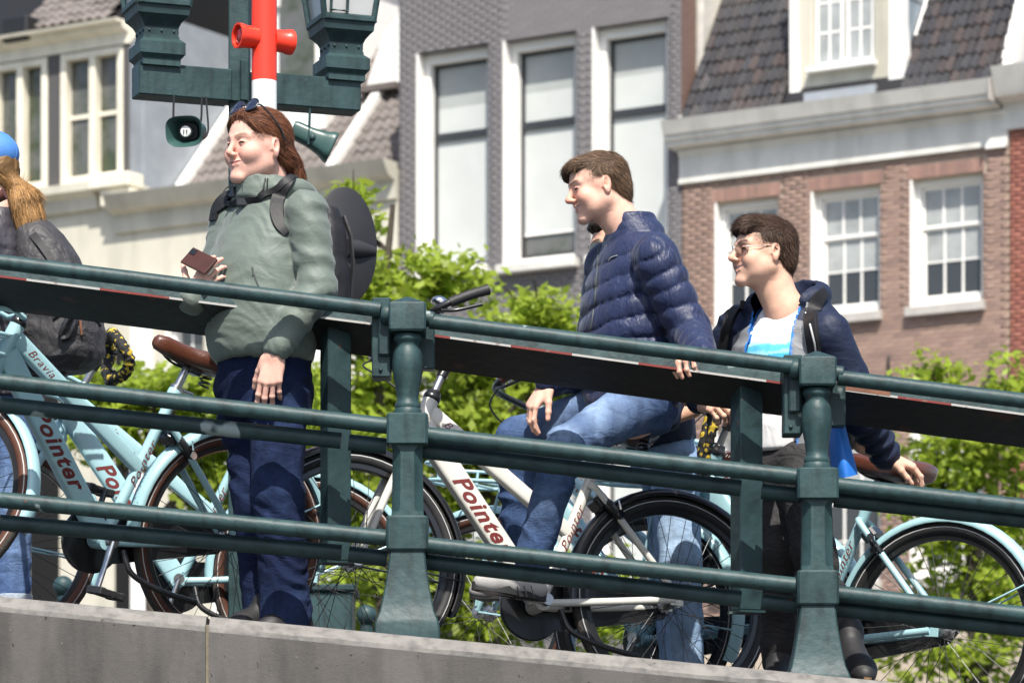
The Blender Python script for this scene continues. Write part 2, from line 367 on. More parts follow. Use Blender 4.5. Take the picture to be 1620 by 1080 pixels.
# ------------------------------------------------------------------ houses
class House:
    def __init__(s, name, label, u0, group=None):
        xy = fxy(u0); s.off = np.array((u0, 0.0, QZ)); s.u0 = u0
        s.root = tag(empty(name, (xy[0], xy[1], QZ), (0, 0, HROT)), label, 'house', group)
    def part(s, mb, name, m, parent=None, smooth=35): return mb.build(name, M[m] if isinstance(m, str) else m, parent or s.root, s.off if True else None, smooth)
    def box(s, name, m, u, v, z, parent=None, b=0.0):
        mb = MB(); mb.box(((u[0] + u[1]) / 2, (v[0] + v[1]) / 2, (z[0] + z[1]) / 2), (u[1] - u[0], v[1] - v[0], z[1] - z[0]), b=b)
        return s.part(mb, name, m, parent)
    def boxes(s, name, m, lst, parent=None, b=0.0):
        mb = MB()
        for u, v, z in lst: mb.box(((u[0] + u[1]) / 2, (v[0] + v[1]) / 2, (z[0] + z[1]) / 2), (u[1] - u[0], v[1] - v[0], z[1] - z[0]), b=b)
        return s.part(mb, name, m, parent)
    def wall(s, m, u0, u1, z0, z1, holes, v0=0.014, v1=0.52, name='wall'):
        us = sorted({u0, u1, *[h[0] for h in holes], *[h[1] for h in holes]}); zs = sorted({z0, z1, *[h[2] for h in holes], *[h[3] for h in holes]})
        us = [u for u in us if u0 <= u <= u1]; zs = [z for z in zs if z0 <= z <= z1]; lst = []
        for a, b in zip(us[:-1], us[1:]):
            run = None
            for c, d in zip(zs[:-1], zs[1:]):
                solid = not any(h[0] <= (a + b) / 2 <= h[1] and h[2] <= (c + d) / 2 <= h[3] for h in holes)
                if solid: run = (run[0], d) if run else (c, d)
                if (not solid or d == zs[-1]) and run: lst.append(((a, b), (v0, v1), run)); run = None
        return s.boxes(name, m, lst)
    def bricks(s, u0, u1, z0, z1, holes, cols, part_box, nparts=300, L=0.222, Hc=0.0672, gap=0.0115, seed=1, proud=0.010, vary=0.13):
        rr = np.random.default_rng(seed); full = []; rest = []
        nrow = int((z1 - z0) / Hc)
        for r in range(nrow):
            za, zb = z0 + r * Hc, z0 + r * Hc + Hc - gap
            cuts = sorted([(h[0], h[1]) for h in holes if h[2] < zb and h[3] > za]); spans = []; c = u0
            for a, b in cuts:
                if a > c: spans.append((c, a))
                c = max(c, b)
            if c < u1: spans.append((c, u1))
            for a, b in spans:
                k = math.floor(a / L); st = k * L + (L / 2 if r % 2 else 0) - L
                while st < b:
                    x0, x1 = max(st, a), min(st + L - gap * .45, b)
                    if x1 - x0 > 0.03:
                        isf = abs((x1 - x0) - (L - gap * .45)) < 1e-6
                        (full if isf else rest).append((x0, x1, za, zb))
                    st += L
        cand = [f for f in full if part_box[0] < f[0] and f[1] < part_box[1] and part_box[2] < f[2] < part_box[3]]
        cand.sort(key=lambda f: -f[0]); chosen = set(cand[:nparts]); rest += [f for f in full if f not in chosen]
        # single bricks share a few meshes
        protos = []
        for i in range(8):
            c = np.array(cols[i % len(cols)]) * rr.uniform(1 - vary, 1 + vary); mb = MB(); mb.box((0, 0, 0), (L - gap * .45, 0.024, Hc - gap), b=0.003)
            V = np.concatenate(mb.v); protos.append(mesh_data('brick', V, mb.f, M['brick_attr'], 0, np.tile(c, (len(V), 1))))
        for f in chosen:
            o = link('brick', protos[rr.integers(8)], s.root, np.array(((f[0] + f[1]) / 2, 0.012 - proud + rr.normal(0, 0.0012)*proud/.01, (f[2] + f[3]) / 2)) - s.off)
        A = np.array(rest); n = len(A)
        j = rr.normal(0, 0.0012, n)
        b3 = 0.003
        vf = np.full(n, -proud) + j*proud/0.01; vb = np.full(n, 0.013)
        V = np.stack([np.stack([A[:, 0], vb, A[:, 2]], 1), np.stack([A[:, 1], vb, A[:, 2]], 1), np.stack([A[:, 1], vb, A[:, 3]], 1), np.stack([A[:, 0], vb, A[:, 3]], 1),
                      np.stack([A[:, 0] + b3, vf, A[:, 2] + b3], 1), np.stack([A[:, 1] - b3, vf, A[:, 2] + b3], 1), np.stack([A[:, 1] - b3, vf, A[:, 3] - b3], 1), np.stack([A[:, 0] + b3, vf, A[:, 3] - b3], 1)], 1).reshape(-1, 3)
        q = np.array([(4, 5, 6, 7), (0, 1, 5, 4), (1, 2, 6, 5), (2, 3, 7, 6), (3, 0, 4, 7)])
        F = (np.arange(n)[:, None, None] * 8 + q[None]).reshape(-1, 4)
        C = np.array(cols)[rr.integers(len(cols), size=n)] * rr.uniform(1 - vary, 1 + vary, (n, 1)); C = np.repeat(C, 8, 0)
        tag(mobj('brickwork', V, F, M['brick_attr'], s.root, s.off, 0, C), kind='stuff')
    def profile(s, name, m, prof, u0, u1, parent=None):
        """moulding: (v, z) profile run along the facade"""
        mb = MB(); secs = [np.array([(u, v, z) for v, z in prof]) for u in (u0, u1)]; mb.loft(secs); return s.part(mb, name, m, parent, smooth=25)

def sash_window(h, u0, u1, z0, z1, rows, cols, fr=0.10, v=0.15, sill='stone_sill', lintel=None):
    """white sash window; rows: list of (height share, pane material), top row first"""
    mb = MB()
    for c in (((u0 + fr / 2), (z0 + z1) / 2, fr, z1 - z0), ((u1 - fr / 2), (z0 + z1) / 2, fr, z1 - z0)): mb.box((c[0], v + 0.07, c[1]), (c[2], 0.14, c[3]), b=0.006)
    for zc in (z1 - fr / 2, z0 + fr * 0.55): mb.box(((u0 + u1) / 2, v + 0.07, zc), (u1 - u0 - 2 * fr - 0.002, 0.138, fr if zc > (z0 + z1) / 2 else fr * 1.1), b=0.006)
    win = h.part(mb, 'window', 'white_paint')
    h.box('reveal', 'reveal_white', (u0 - 0.004, u0 + 0.03), (-0.008, v), (z0, z1), win, b=0.004)
    a, b, c, d = u0 + fr, u1 - fr, z0 + fr * 1.1, z1 - fr
    top = d; n = len(rows); tot = sum(r[0] for r in rows)
    st = 0.045
    for i, (share, pm) in enumerate(rows):
        ht = (d - c) * share / tot; lo = top - ht
        vv = v + (0.075 if i == 0 else 0.11)
        bars = [((a, a + st), (vv, vv + 0.035), (lo, top)), ((b - st, b), (vv, vv + 0.035), (lo, top))]
        tb = 0.05 if i == 0 else 0.022; bb = 0.085 if i == n - 1 else (0.05 if i == 0 else 0.0)
        bars.append(((a + st, b - st), (vv, vv + 0.034), (top - tb, top)))
        if bb: bars.append(((a + st, b - st), (vv, vv + 0.034), (lo, lo + bb)))
        w = (b - a - 2 * st) / cols
        h.boxes('sash', 'white_paint', bars, win)
        for k in range(1, cols):
            h.box('glazing_bar', 'white_paint', (a + st + k * w - 0.016, a + st + k * w + 0.016), (vv + 0.003, vv + 0.032), (lo + bb, top - tb), win)
        for k in range(cols):
            h.box('pane', pm, (a + st + k * w + 0.014, a + st + (k + 1) * w - 0.014), (vv + 0.018, vv + 0.024), (lo + bb - 0.004, top - tb + 0.004), win)
        top = lo
    if sill:
        mb = MB(); mb.box(((u0 + u1) / 2, 0.0, z0 - 0.075), (u1 - u0 + 0.1, 0.24, 0.145), b=0.01); h.part(mb, 'window_sill', sill, win)
    return win

def roof_tiles(h, u0, u1, v0, z0, slope, rows, cols_list, skip=None, tw=0.235, tl=0.30, seed=3, nmax=300, matkey='tile_attr', depth=0.05):
    """pantiles laid in courses up a roof plane; each tile is a part"""
    rr = np.random.default_rng(seed); ca, sa = math.cos(slope), math.sin(slope)
    def tile_mesh(col):
        xs = np.linspace(0, tw * 1.04, 9); prof = depth * 0.5 * np.sin(xs / tw * 2 * np.pi - 0.6) + 0.01
        secs = []
        for y, dz in ((0.0, 0.030), (tl * 1.12, 0.0)):
            top = [(x, y * ca - (p + dz) * sa, y * sa + (p + dz) * ca) for x, p in zip(xs, prof)]
            bot = [(x, y * ca - (p + dz - 0.016) * sa, y * sa + (p + dz - 0.016) * ca) for x, p in zip(xs[::-1], prof[::-1])]
            secs.append(np.array(top + bot))
        mb = MB(); mb.loft(secs); V = np.concatenate(mb.v)
        return mesh_data('roof_tile', V, mb.f, M[matkey], 50, np.tile(col, (len(V), 1)))
    protos = [tile_mesh(np.array(cols_list[i % len(cols_list)]) * rr.uniform(0.75, 1.25)) for i in range(9)]
    n = int((u1 - u0) / tw); spots = []
    for r in range(rows):
        for c in range(n):
            u = u0 + c * tw; y = r * tl
            if skip and skip(u + tw / 2, y * ca + v0, y * sa + z0): continue
            spots.append((u, v0 + y * ca, z0 + y * sa))
    spots.sort(key=lambda q: -q[0])
    for (u, v, z) in spots[:nmax]:
        o = link('roof_tile', protos[rr.integers(9)], h.root, np.array((u, v + rr.normal(0, .002), z + rr.normal(0, .003))) - h.off)
        o.rotation_euler = (rr.normal(0, .02), rr.normal(0, .02), rr.normal(0, .012))
    restV = []; restF = []; k = 0; restC = []
    for (u, v, z) in spots[nmax:]:
        me = protos[rr.integers(9)]; V = np.zeros(len(me.vertices) * 3); me.vertices.foreach_get('co', V); V = V.reshape(-1, 3)
        cc = me.attributes['Col'].data[0].color; restC.append(np.tile(np.array(cc[:3]), (len(V), 1)))
        restV.append(V + (u, v, z)); restF += [tuple(i + k for i in p.vertices) for p in me.polygons]; k += len(V)
    if restV: tag(mobj('tile_field', np.concatenate(restV), restF, M[matkey], h.root, h.off, 50, np.concatenate(restC)), kind='stuff')

# ---- brick house with the white cornice (right)
D = House('brick_house', 'narrow brown brick house with white cornice, small paned windows and a white roof dormer', fu(1078))
uD0, uD1 = fu(1079), fu(1596)
zc0 = fz(1330, 262)              # underside of the frieze
W3 = [(fu(1131), fu(1231), fz(1131, 480), fz(1131, 322)), (fu(1283), fu(1392), fz(1283, 508), fz(1283, 302)), (fu(1440), fu(1555), fz(1440, 481), fz(1440, 285))]
zt = np.mean([w[3] for w in W3]); zb = np.mean([w[2] for w in W3[1:]])
lowz1, lowz0 = zb - 1.62, zb - 4.1
holes = [(w[0], w[1], zb, zt) for w in W3] + [(w[0], w[1], lowz0, lowz1) for w in W3]
D.wall('mortar', uD0, uD1, 0.0, zc0 + 0.2, holes)
bc = [(0.30, 0.202, 0.16), (0.325, 0.222, 0.178), (0.285, 0.192, 0.158), (0.34, 0.235, 0.187), (0.28, 0.192, 0.163), (0.315, 0.217, 0.18)]
soldier = [(w[0] - 0.04, w[1] + 0.06, zt, zt + 0.215) for w in W3]
D.bricks(uD0, uD1, zb - 4.8, zc0 + 0.02, holes + soldier, bc, (uD0 + 1.5, uD1, zb - 1.3, zc0), seed=5)
for (a, b, c, d) in soldier:      # upright brick lintels
    n = int((b - a) / 0.067)
    for i in range(n): D.box('lintel_brick', 'brick_attr', (a + i * 0.067, a + i * 0.067 + 0.056), (-0.011, 0.013), (c + 0.004, d - 0.008), b=0.003)
for o in D.root.children:
    if o.name.startswith('lintel_brick') and 'Col' not in o.data.color_attributes:
        ca = o.data.color_attributes.new('Col', 'FLOAT_COLOR', 'POINT'); c = random.choice([(0.29, 0.175, 0.14), (0.33, 0.20, 0.16), (0.25, 0.155, 0.13)])
        ca.data.foreach_set('color', np.tile(np.array((*c, 1.0), np.float32), len(o.data.vertices)))
for w in W3:
    sash_window(D, w[0], w[1], zb, zt, [(1.0, 'glass_curtain'), (0.78, 'glass_curtain'), (0.95, 'glass_dark')], 3)
    sash_window(D, w[0], w[1], lowz0, lowz1, [(1.0, 'glass_curtain'), (1.0, 'glass_curtain'), (1.0, 'glass_dark'), (1.0, 'glass_dark')], 3)
zg = zc0 + 0.93
ul, ur = fu(1046, -0.45), fu(1566, -0.45)
D.profile('frieze', 'offwhite', [(0.05, zc0 + 0.0), (-0.07, zc0 + 0.0), (-0.07, zc0 + 0.06), (-0.045, zc0 + 0.075), (-0.045, zc0 + 0.42), (-0.08, zc0 + 0.45), (-0.1, zc0 + 0.52), (0.05, zc0 + 0.52)], uD0 - 0.03, uD1)
D.profile('cornice', 'offwhite', [(0.04, zc0 + 0.52), (-0.30, zc0 + 0.56), (-0.30, zc0 + 0.62), (-0.36, zc0 + 0.645), (-0.36, zc0 + 0.70), (-0.40, zc0 + 0.72), (-0.46, zg - 0.05), (-0.48, zg), (-0.43, zg), (-0.36, zg - 0.06), (0.04, zg - 0.06)], ul, ur)
D.box('gutter_joint', 'stone_sill', (ur - 0.01, ur + 0.012), (-0.485, 0.03), (zc0 + 0.6, zg + 0.004))
D.box('corner_block', 'white_paint', (uD1 - 0.35, uD1 - 0.01), (-0.082, 0.0), (zc0 - 0.03, zc0 + 0.07))
sl = R(58)
dormer_u = (fu(1262, 0.1), fu(1432, 0.1))
def dskip(u, v, z): return dormer_u[0] - 0.05 < u < dormer_u[1] + 0.02 and z < zg + 4
mb = MB(); rl = 4.2
mb.loft([np.array([(u, -0.24, zg - 0.03), (u, -0.24 + rl * math.cos(sl), zg - 0.03 + rl * math.sin(sl)), (u, rl * math.cos(sl) + 0.2, zg - 0.03 + rl * math.sin(sl)), (u, 0.0, zg - 0.03)]) for u in (uD0 + 0.07, uD1 + 0.02)]); D.part(mb, 'roof', 'black_iron')
tcols = [(0.03, 0.028, 0.029), (0.036, 0.031, 0.030), (0.025, 0.025, 0.028), (0.045, 0.034, 0.031), (0.042, 0.041, 0.042), (0.033, 0.029, 0.028), (0.05, 0.036, 0.031)]
roof_tiles(D, uD0 + 0.12, uD1, -0.27, zg - 0.01, sl, 10, tcols, dskip, tw=0.135, tl=0.30, depth=0.055)
# dormer of the brick house: white front, casements, slate cheek
dz0, dz1 = fz(1290, 165, 0.0), fz(1290, -120, 0.0)
a, b = dormer_u
gl = (fu(1288, 0.05), fu(1386, 0.05)); gz0 = fz(1330, 112, 0.05)
mb = MB(); 
for (x0, x1, y0, y1) in ((a, gl[0], dz0, dz1), (gl[1], b, dz0, dz1), (gl[0], gl[1], dz0 + 0.15, gz0)): mb.box(((x0 + x1) / 2, 0.08, (y0 + y1) / 2), (x1 - x0, 0.2, y1 - y0), b=0.01)
dorm = D.part(mb, 'dormer', 'cream')
mb = MB(); mb.box(((gl[0] + gl[1]) / 2, -0.06, gz0 + 0.02), (gl[1] - gl[0] + 0.1, 0.2, 0.07), b=0.01); D.part(mb, 'dormer_sill', 'white_paint', dorm)
D.box('dormer_flashing', 'lead', (gl[0] - 0.05, gl[1] + 0.1), (-0.2, 0.02), (dz0 - 0.02, dz0 + 0.14), dorm)
for i, uu in enumerate((a - 0.06, b - 0.2)):
    mb = MB(); w = 0.26 if i else 0.16
    mb.loft([np.array([(uu, v, dz0 - 0.1), (uu + w + 0.02 * i, v, dz0 - 0.1), (uu + w + 0.03, v, dz0 + 0.15), (uu + w, v, dz0 + 0.75), (uu + w - 0.03, v, dz0 + 1.1), (uu + w - 0.03, v, dz1), (uu, v, dz1)]) for v in (-0.055, 0.15)]); D.part(mb, 'pilaster', 'white_paint', dorm)
gw = gl[1] - gl[0]
for cz in range(2):
    x0 = gl[0] + cz * gw / 2 + 0.02; x1 = x0 + gw / 2 - 0.04
    D.boxes('casement', 'white_paint', [((x0, x0 + .06), (0.05, .09), (gz0 + .06, dz1)), ((x1 - .06, x1), (0.05, .09), (gz0 + .06, dz1)), ((x0 + .06, x1 - .06), (0.05, .09), (gz0 + .06, gz0 + .15))], dorm)
    xm = (x0 + x1) / 2; D.box('glazing_bar', 'white_paint', (xm - .018, xm + .018), (.055, .085), (gz0 + .15, dz1), dorm)
    for r_ in range(5):
        zz = gz0 + 0.15 + 0.46 * r_
        D.box('glazing_bar', 'white_paint', (x0 + .06, x1 - .06), (.057, .083), (zz + 0.44, zz + 0.475), dorm)
        for q in range(2):
            D.box('pane', 'glass_curtain', ((x0 + .05, xm)[q], (xm, x1 - .05)[q]), (.066, .072), (zz, zz + 0.45), dorm)
mb = MB(); mb.loft([np.array([(u, 0.18, dz0 + 0.1), (u, 0.18, dz1), (u, 2.6, dz1), (u, 2.6, dz0 + 3.9)]) for u in (b - 0.12, b - 0.02)]); D.part(mb, 'dormer_cheek', 'slate_blue', dorm)
D.box('cheek_seam', 'lead', (b - 0.02, b - 0.005), (0.2, 2.4), (dz0 + 1.5, dz0 + 1.53), dorm)
mb = MB(); mb.loft([np.array([(u, v + 0.02, z) for v, z in ((-0.2, zg + 0.02), (0.05, zg - 0.03), (2.6, zg + 4.15), (2.35, zg + 4.3))]) for u in (b + 0.0, b + 0.09)]); D.part(mb, 'bargeboard', 'white_paint')
# roof side upstand at the far right, white
mb = MB(); mb.loft([np.array([(u, v, z) for v, z in ((-0.25, zg), (0.1, zg), (2.3, zg + 3.6), (2.0, zg + 3.9))]) for u in (uD1 - 0.16, uD1 + 0.1)]); D.part(mb, 'gable_coping', 'white_paint')
# plastered gable flank against the taller grey house, at the left end of the roof
mb = MB(); pl = [(-0.2, zg - 0.02), (0.0, zg - 0.02), (0.45, zg + 0.45), (0.62, zg + 0.75), (2.6, zg + 4.0), (3.0, zg + 6), (-0.1, zg + 6), (-0.06, zg + 0.55)]
FV = 0.45
mb = MB(); mb.loft([np.array([(uD0 + 0.004 + k * .06, FV, zg - 0.05), (uD0 + 0.004 + k * .06, FV, zg + 6), (uD0 + 0.004 + k * .06, 5.0, zg + 6), (uD0 + 0.004 + k * .06, 5.0, zg - 0.05)]) for k in (0, 1)]); D.part(mb, 'party_wall', 'plaster')
mb = MB(); mb.tube(spline([(uD0 + 0.06, FV + .02, zg + 6), (uD0 + 0.06, FV + .02, zg + 1.2), (uD0 + 0.07, FV - .05, zg + 0.55), (uD0 + 0.08, FV - .35, zg + 0.2), (uD0 + 0.1, -0.25, zg + 0.02)], 6), 0.055, 8, flat=1.3); D.part(mb, 'coping', 'plaster')
D.profile('back_block', 'mortar', [(0.53, 0), (9, 0), (9, zc0 + 0.3), (0.53, zc0 + 0.3)], uD0 + 0.01, uD1 - 0.01)
for px_, py_ in ((1408, 570), (1570, 565)):   # wrought wall anchors
    u_, z_ = fu(px_), fz(px_, py_ + 25)
    mb = MB(); mb.tube([(u_, -0.05, z_ - 0.24), (u_, -0.05, z_ + 0.28)], [0.035, 0.02], 8); mb.tube([(u_ - .06, -0.05, z_ - 0.02), (u_ + .06, -0.05, z_ - 0.02)], 0.025, 8); mb.tube([(u_, -0.05, z_ + 0.26), (u_, -0.05, z_ + 0.34)], [0.03, 0.004], 8)
    D.part(mb, 'wall_anchor', 'black_iron')

# ---- bright red brick house at the far right
E = House('brick_house', 'orange red brick house at the far right beside the white corniced one', fu(1598))
uE0, uE1 = fu(1598), fu(1598) + 5.0
E.wall('mortar', uE0, uE1, 0, zc0 + 0.3, [])
E.bricks(uE0, uE1, zb - 3.0, zc0 + 0.3, [], [(0.32, 0.115, 0.08), (0.36, 0.14, 0.10), (0.29, 0.105, 0.08)], (uE0, uE0 + 0.8, zb - 1, zc0 + 0.3), nparts=60, seed=8)
E.profile('cornice', 'offwhite', [(0.05, zc0 + 0.22), (-0.07, zc0 + 0.22), (-0.07, zc0 + 0.6), (-0.34, zc0 + 0.66), (-0.38, zc0 + 0.74), (-0.5, zg + 0.16), (0.05, zg + 0.16)], fu(1567, -0.45) + 0.02, uE1)
E.profile('roof', 'tile_mat', [(0, zg + 0.2), (2.8, zg + 4.0), (6, zg + 4), (6, zg)], uE0 + 0.3, uE1)
E.profile('back_block', 'mortar', [(0.53, 0), (9, 0), (9, zc0 + 0.3), (0.53, zc0 + 0.3)], uE0 + 0.01, uE1 - 0.01)

# ---- grey painted brick house with tall blinds (centre)
C = House('grey_house', 'tall grey painted brick house with three high white framed windows with blinds drawn', fu(630))
uC0, uC1 = fu(631), fu(1078)
CW = [(fu(659), fu(772)), (fu(796), fu(911)), (fu(937), fu(1056))]
ct = np.mean([fz(660, 88), fz(797, 66), fz(937, 40)]); cb = np.mean([fz(665, 432), fz(797, 428)])
holes = [(a, b, cb, ct) for a, b in CW] + [(a, b, cb - 5.6, cb - 1.5) for a, b in CW]
ctop = fz(850, -200)
C.wall('mortar_grey', uC0, uC1 - 0.005, 0, ctop, holes)
gc = [(0.176, 0.167, 0.172), (0.172, 0.163, 0.168), (0.179, 0.170, 0.174)]
C.bricks(uC0, uC1 - 0.005, 3.6, ctop, holes, gc, (uC0 + 2.0, uC1, cb, ct + 0.9), seed=11, gap=0.005, proud=0.0014, vary=0.03)
for i, (a, b) in enumerate(CW):
    for lev, (z0, z1) in enumerate(((cb, ct), (cb - 5.6, cb - 1.5))):
        fr = 0.14; v = 0.20
        mb = MB()
        for uc in (a + fr / 2, b - fr / 2): mb.box((uc, v + 0.10, (z0 + z1) / 2), (fr, 0.2, z1 - z0), b=0.008)
        mb.box(((a + b) / 2, v + 0.1, z1 - 0.08), (b - a - 2 * fr - .002, 0.198, 0.16), b=0.008); mb.box(((a + b) / 2, v + 0.1, z0 + 0.07), (b - a - 2 * fr - .002, 0.198, 0.14), b=0.008)
        win = C.part(mb, 'window', 'white_paint')
        C.box('reveal', 'reveal_white', (a - 0.004, a + 0.03), (-0.008, v), (z0, z1), win, b=0.004)
        mb = MB(); mb.box(((a + b) / 2, -0.02, z0 - 0.06), (b - a + 0.12, 0.3, 0.14), b=0.012); C.part(mb, 'window_sill', 'offwhite', win)
        u0, u1 = a + fr, b - fr; zl, zh = z0 + 0.14, z1 - 0.16; zm = zl + (zh - zl) * 0.645; s = 0.055; vv = v + 0.13
        C.boxes('sash', 'dark_sash', [((u0, u0 + s), (vv, vv + .06), (zl, zh)), ((u1 - s, u1), (vv, vv + .06), (zl, zh)), ((u0 + s, u1 - s), (vv, vv + .058), (zh - s, zh)), ((u0 + s, u1 - s), (vv - .03, vv + .058), (zm - .06, zm + .06)), ((u0 + s, u1 - s), (vv, vv + .058), (zl, zl + .07))], win)
        zs = zm + (zh - zm) * (0.40 + 0.05 * i)
        C.box('blind', 'blind', (u0 + s, u1 - s), (vv + .04, vv + .046), (zm + .06, zs), win)
        C.box('pane', 'blind_shaded', (u0 + s, u1 - s), (vv + .042, vv + .05), (zs, zh - s), win)  # upper part of the blind, the window head's shadow painted in as grey
        low = zl + (0.04, 0.42, 0.22)[i] if lev == 0 else zl + 0.3
        C.box('blind', 'blind', (u0 + s, u1 - s), (vv + .02, vv + .03), (low, zm - .06), win)
        C.box('blind_bar', 'white_paint', (u0 + s, u1 - s), (vv + .012, vv + .03), (low - 0.035, low), win)
        C.box('pane', 'glass_grey', (u0 + s, u1 - s), (vv + .045, vv + .05), (zl + .07, low - .02), win)
C.profile('back_block', 'grey_wall', [(0.53, 0), (9, 0), (9, ctop), (0.53, ctop)], uC0 + 0.01, uC1 - 0.02)
# flank of the grey house above its lower neighbour: bare red brick
flank = MB(); 
C.box('flank_brick', 'brick_attr', (uC1 - 0.003, uC1 + 0.004), (0.0, 0.46), (zg + 0.0, ctop))
def colour_fill(o, c):
    ca = o.data.color_attributes.new('Col', 'FLOAT_COLOR', 'POINT'); ca.data.foreach_set('color', np.tile(np.array((*c, 1.0), np.float32), len(o.data.vertices)))
o = C.root.children[-1]; colour_fill(o, (0.2, 0.12, 0.10))
lst = []
for r_ in range(int((ctop - zg) / 0.0672)):
    z = zg + 0.1 + r_ * 0.0672; sh = 0.11 if r_ % 2 else 0.0
    lst += [((uC1 + 0.002, uC1 + 0.014), (max(0.0, v_), min(0.45, v_ + 0.21)), (z, z + 0.056)) for v_ in (-0.11 + sh, 0.111 + sh, 0.332 + sh) if v_ < .42]
o = C.boxes('flank_bricks', 'brick_attr', lst); colour_fill(o, (0.20, 0.125, 0.105)); tag(o, kind='stuff')

# ---- low cream house with the brown tiled roof (left of the grey one)
B = House('cream_house', 'cream house with brown tiled roof and white dormers left of the grey one', fu(206))
uB0, uB1 = fu(206), fu(629)
zB = np.mean([fz(250, 318), fz(600, 268)])
Bh = [(fu(262), fu(322), fz(262, 640), fz(262, 505)), (fu(392), fu(470), fz(392, 640), fz(392, 480)), (fu(560), fu(612), fz(560, 620), fz(560, 400))]
B.wall('cream', uB0, uB1, 0, zB, Bh, v0=0.0)
for w in Bh: sash_window(B, *w, [(1, 'glass_grey'), (1, 'glass_grey')], 2, fr=0.12)
B.profile('cornice', 'cream', [(0.0, zB - 0.5), (-0.08, zB - 0.5), (-0.08, zB - 0.2), (-0.28, zB - 0.14), (-0.34, zB - 0.05), (-0.42, zB + 0.10), (0.0, zB + 0.10)], fu(168, -0.3), uB1)
B.profile('string_course', 'white_paint', [(0.0, zB - 1.75), (-0.14, zB - 1.75), (-0.2, zB - 1.62), (-0.2, zB - 1.5), (0.0, zB - 1.5)], uB0, uB1)
B.boxes('pilaster', 'white_paint', [((u, u + 0.42), (-0.06, 0.0), (0.0, zB - 1.76)) for u in (uB0 + 0.05, fu(340), fu(500), uB1 - 0.45)])
slB = R(47)
RV = 1.25
mb = MB(); mb.loft([np.array([(u, RV - 0.2, zB + 0.04), (u, RV + 5.2, zB + 0.04 + 5.4 * math.tan(slB)), (u, RV + 5.6, zB), (u, RV, zB)]) for u in (uB0, uB1)]); B.part(mb, 'roof', 'tile_mat')
colour_fill(B.root.children[-1], (0.10, 0.087, 0.08)); B.box('gutter_flat', 'lead', (uB0, uB1), (0.3, RV), (zB - 0.1, zB + 0.05))
d1 = (fu(425, RV + .9), fu(512, RV + .9))
roof_tiles(B, uB0 + 0.15, uB1, RV - 0.24, zB + 0.06, slB, 20, [(0.125, 0.108, 0.10), (0.14, 0.122, 0.112), (0.11, 0.095, 0.087), (0.15, 0.13, 0.118)], lambda u, v, z: (d1[0] < u < d1[1] and v > RV + 1.0), tw=0.20, tl=0.31, seed=4, matkey='tile_mat', depth=0.06)
zr = lambda v: zB + 0.1 + (v - RV + 0.24) * math.tan(slB)
# dormer with white front, arched head and white cheek
fz0 = zr(RV + 0.95); top = fz(465, -60, RV + 0.95)
mb = MB(); mb.box(((d1[0] + d1[1]) / 2, RV + 1.0, (fz0 + top) / 2), (d1[1] - d1[0], 0.14, top - fz0), b=0.02); dm = B.part(mb, 'dormer', 'white_paint')
B.box('pane', 'glass_grey', (d1[0] + 0.22, d1[1] - 0.2), (RV + 0.90, RV + 0.935), (fz0 + 0.45, top - 0.5), dm)
mb = MB(); mb.loft([np.array([(u, RV + 1.05, zr(RV + 1.05) - 0.1), (u, RV + 1.05, top), (u, RV + 3.9, top), (u, RV + 3.9, zr(RV + 3.9) - 0.1)]) for u in (d1[1] - 0.1, d1[1] - 0.005)]); B.part(mb, 'dormer_cheek', 'white_paint', dm)
mb = MB(); mb.loft([np.array([(u, RV + 1.05, zr(RV + 1.05) - 0.1), (u, RV + 1.05, top), (u, RV + 3.9, top), (u, RV + 3.9, zr(RV + 3.9) - 0.1)]) for u in (d1[0] + 0.005, d1[0] + 0.1)]); B.part(mb, 'dormer_cheek', 'white_paint', dm)
B.profile('dormer_cornice', 'cream', [(RV + 0.75, top - 0.1), (RV + 0.7, top + 0.12), (RV + 4, top + 0.12), (RV + 4, top - 0.1)], d1[0] - 0.15, d1[1] + 0.12, dm)
mb = MB()
a = np.linspace(0, math.pi, 12); uc = (d1[0] + d1[1]) / 2; rw = (d1[1] - d1[0]) / 2 - 0.16
mb.tube([(uc + rw * math.cos(t), RV + 0.91, top - 0.75 + rw * math.sin(t)) for t in a], 0.09, 8); B.part(mb, 'dormer_arch', 'white_paint', dm)
# small white dormer nearer the grey house and white flashing boards
d2 = (fu(585, RV + 1.6), fu(640, RV + 1.6))
mb = MB(); q0 = zr(RV + 1.6); mb.loft([np.array([(d2[0], v, q0), (d2[1], v, q0), (d2[1], v, q0 + 1.25), (d2[0] + .42, v, q0 + 1.0)]) for v in (RV + 1.45, RV + 1.6)]); dm2 = B.part(mb, 'dormer', 'white_paint')
B.box('dormer_sill', 'tile_mat', (d2[0] - .1, d2[1]), (RV + 1.3, RV + 1.6), (q0 - .05, q0 + .06), dm2); colour_fill(bpy.data.objects[dm2.children[0].name], (.12, .1, .09))
for uu in (uB0 + 0.05, d1[1] + 0.7):
    mb = MB(); mb.loft([np.array([(u, v, z) for v, z in ((RV - 0.2, zr(RV - 0.2) - 0.02), (RV + 3.6, zr(RV + 3.6) - 0.02), (RV + 3.6, zr(RV + 3.6) + 0.2), (RV - 0.2, zr(RV - 0.2) + 0.2))]) for u in (uu, uu + 0.17)]); B.part(mb, 'bargeboard', 'white_paint')

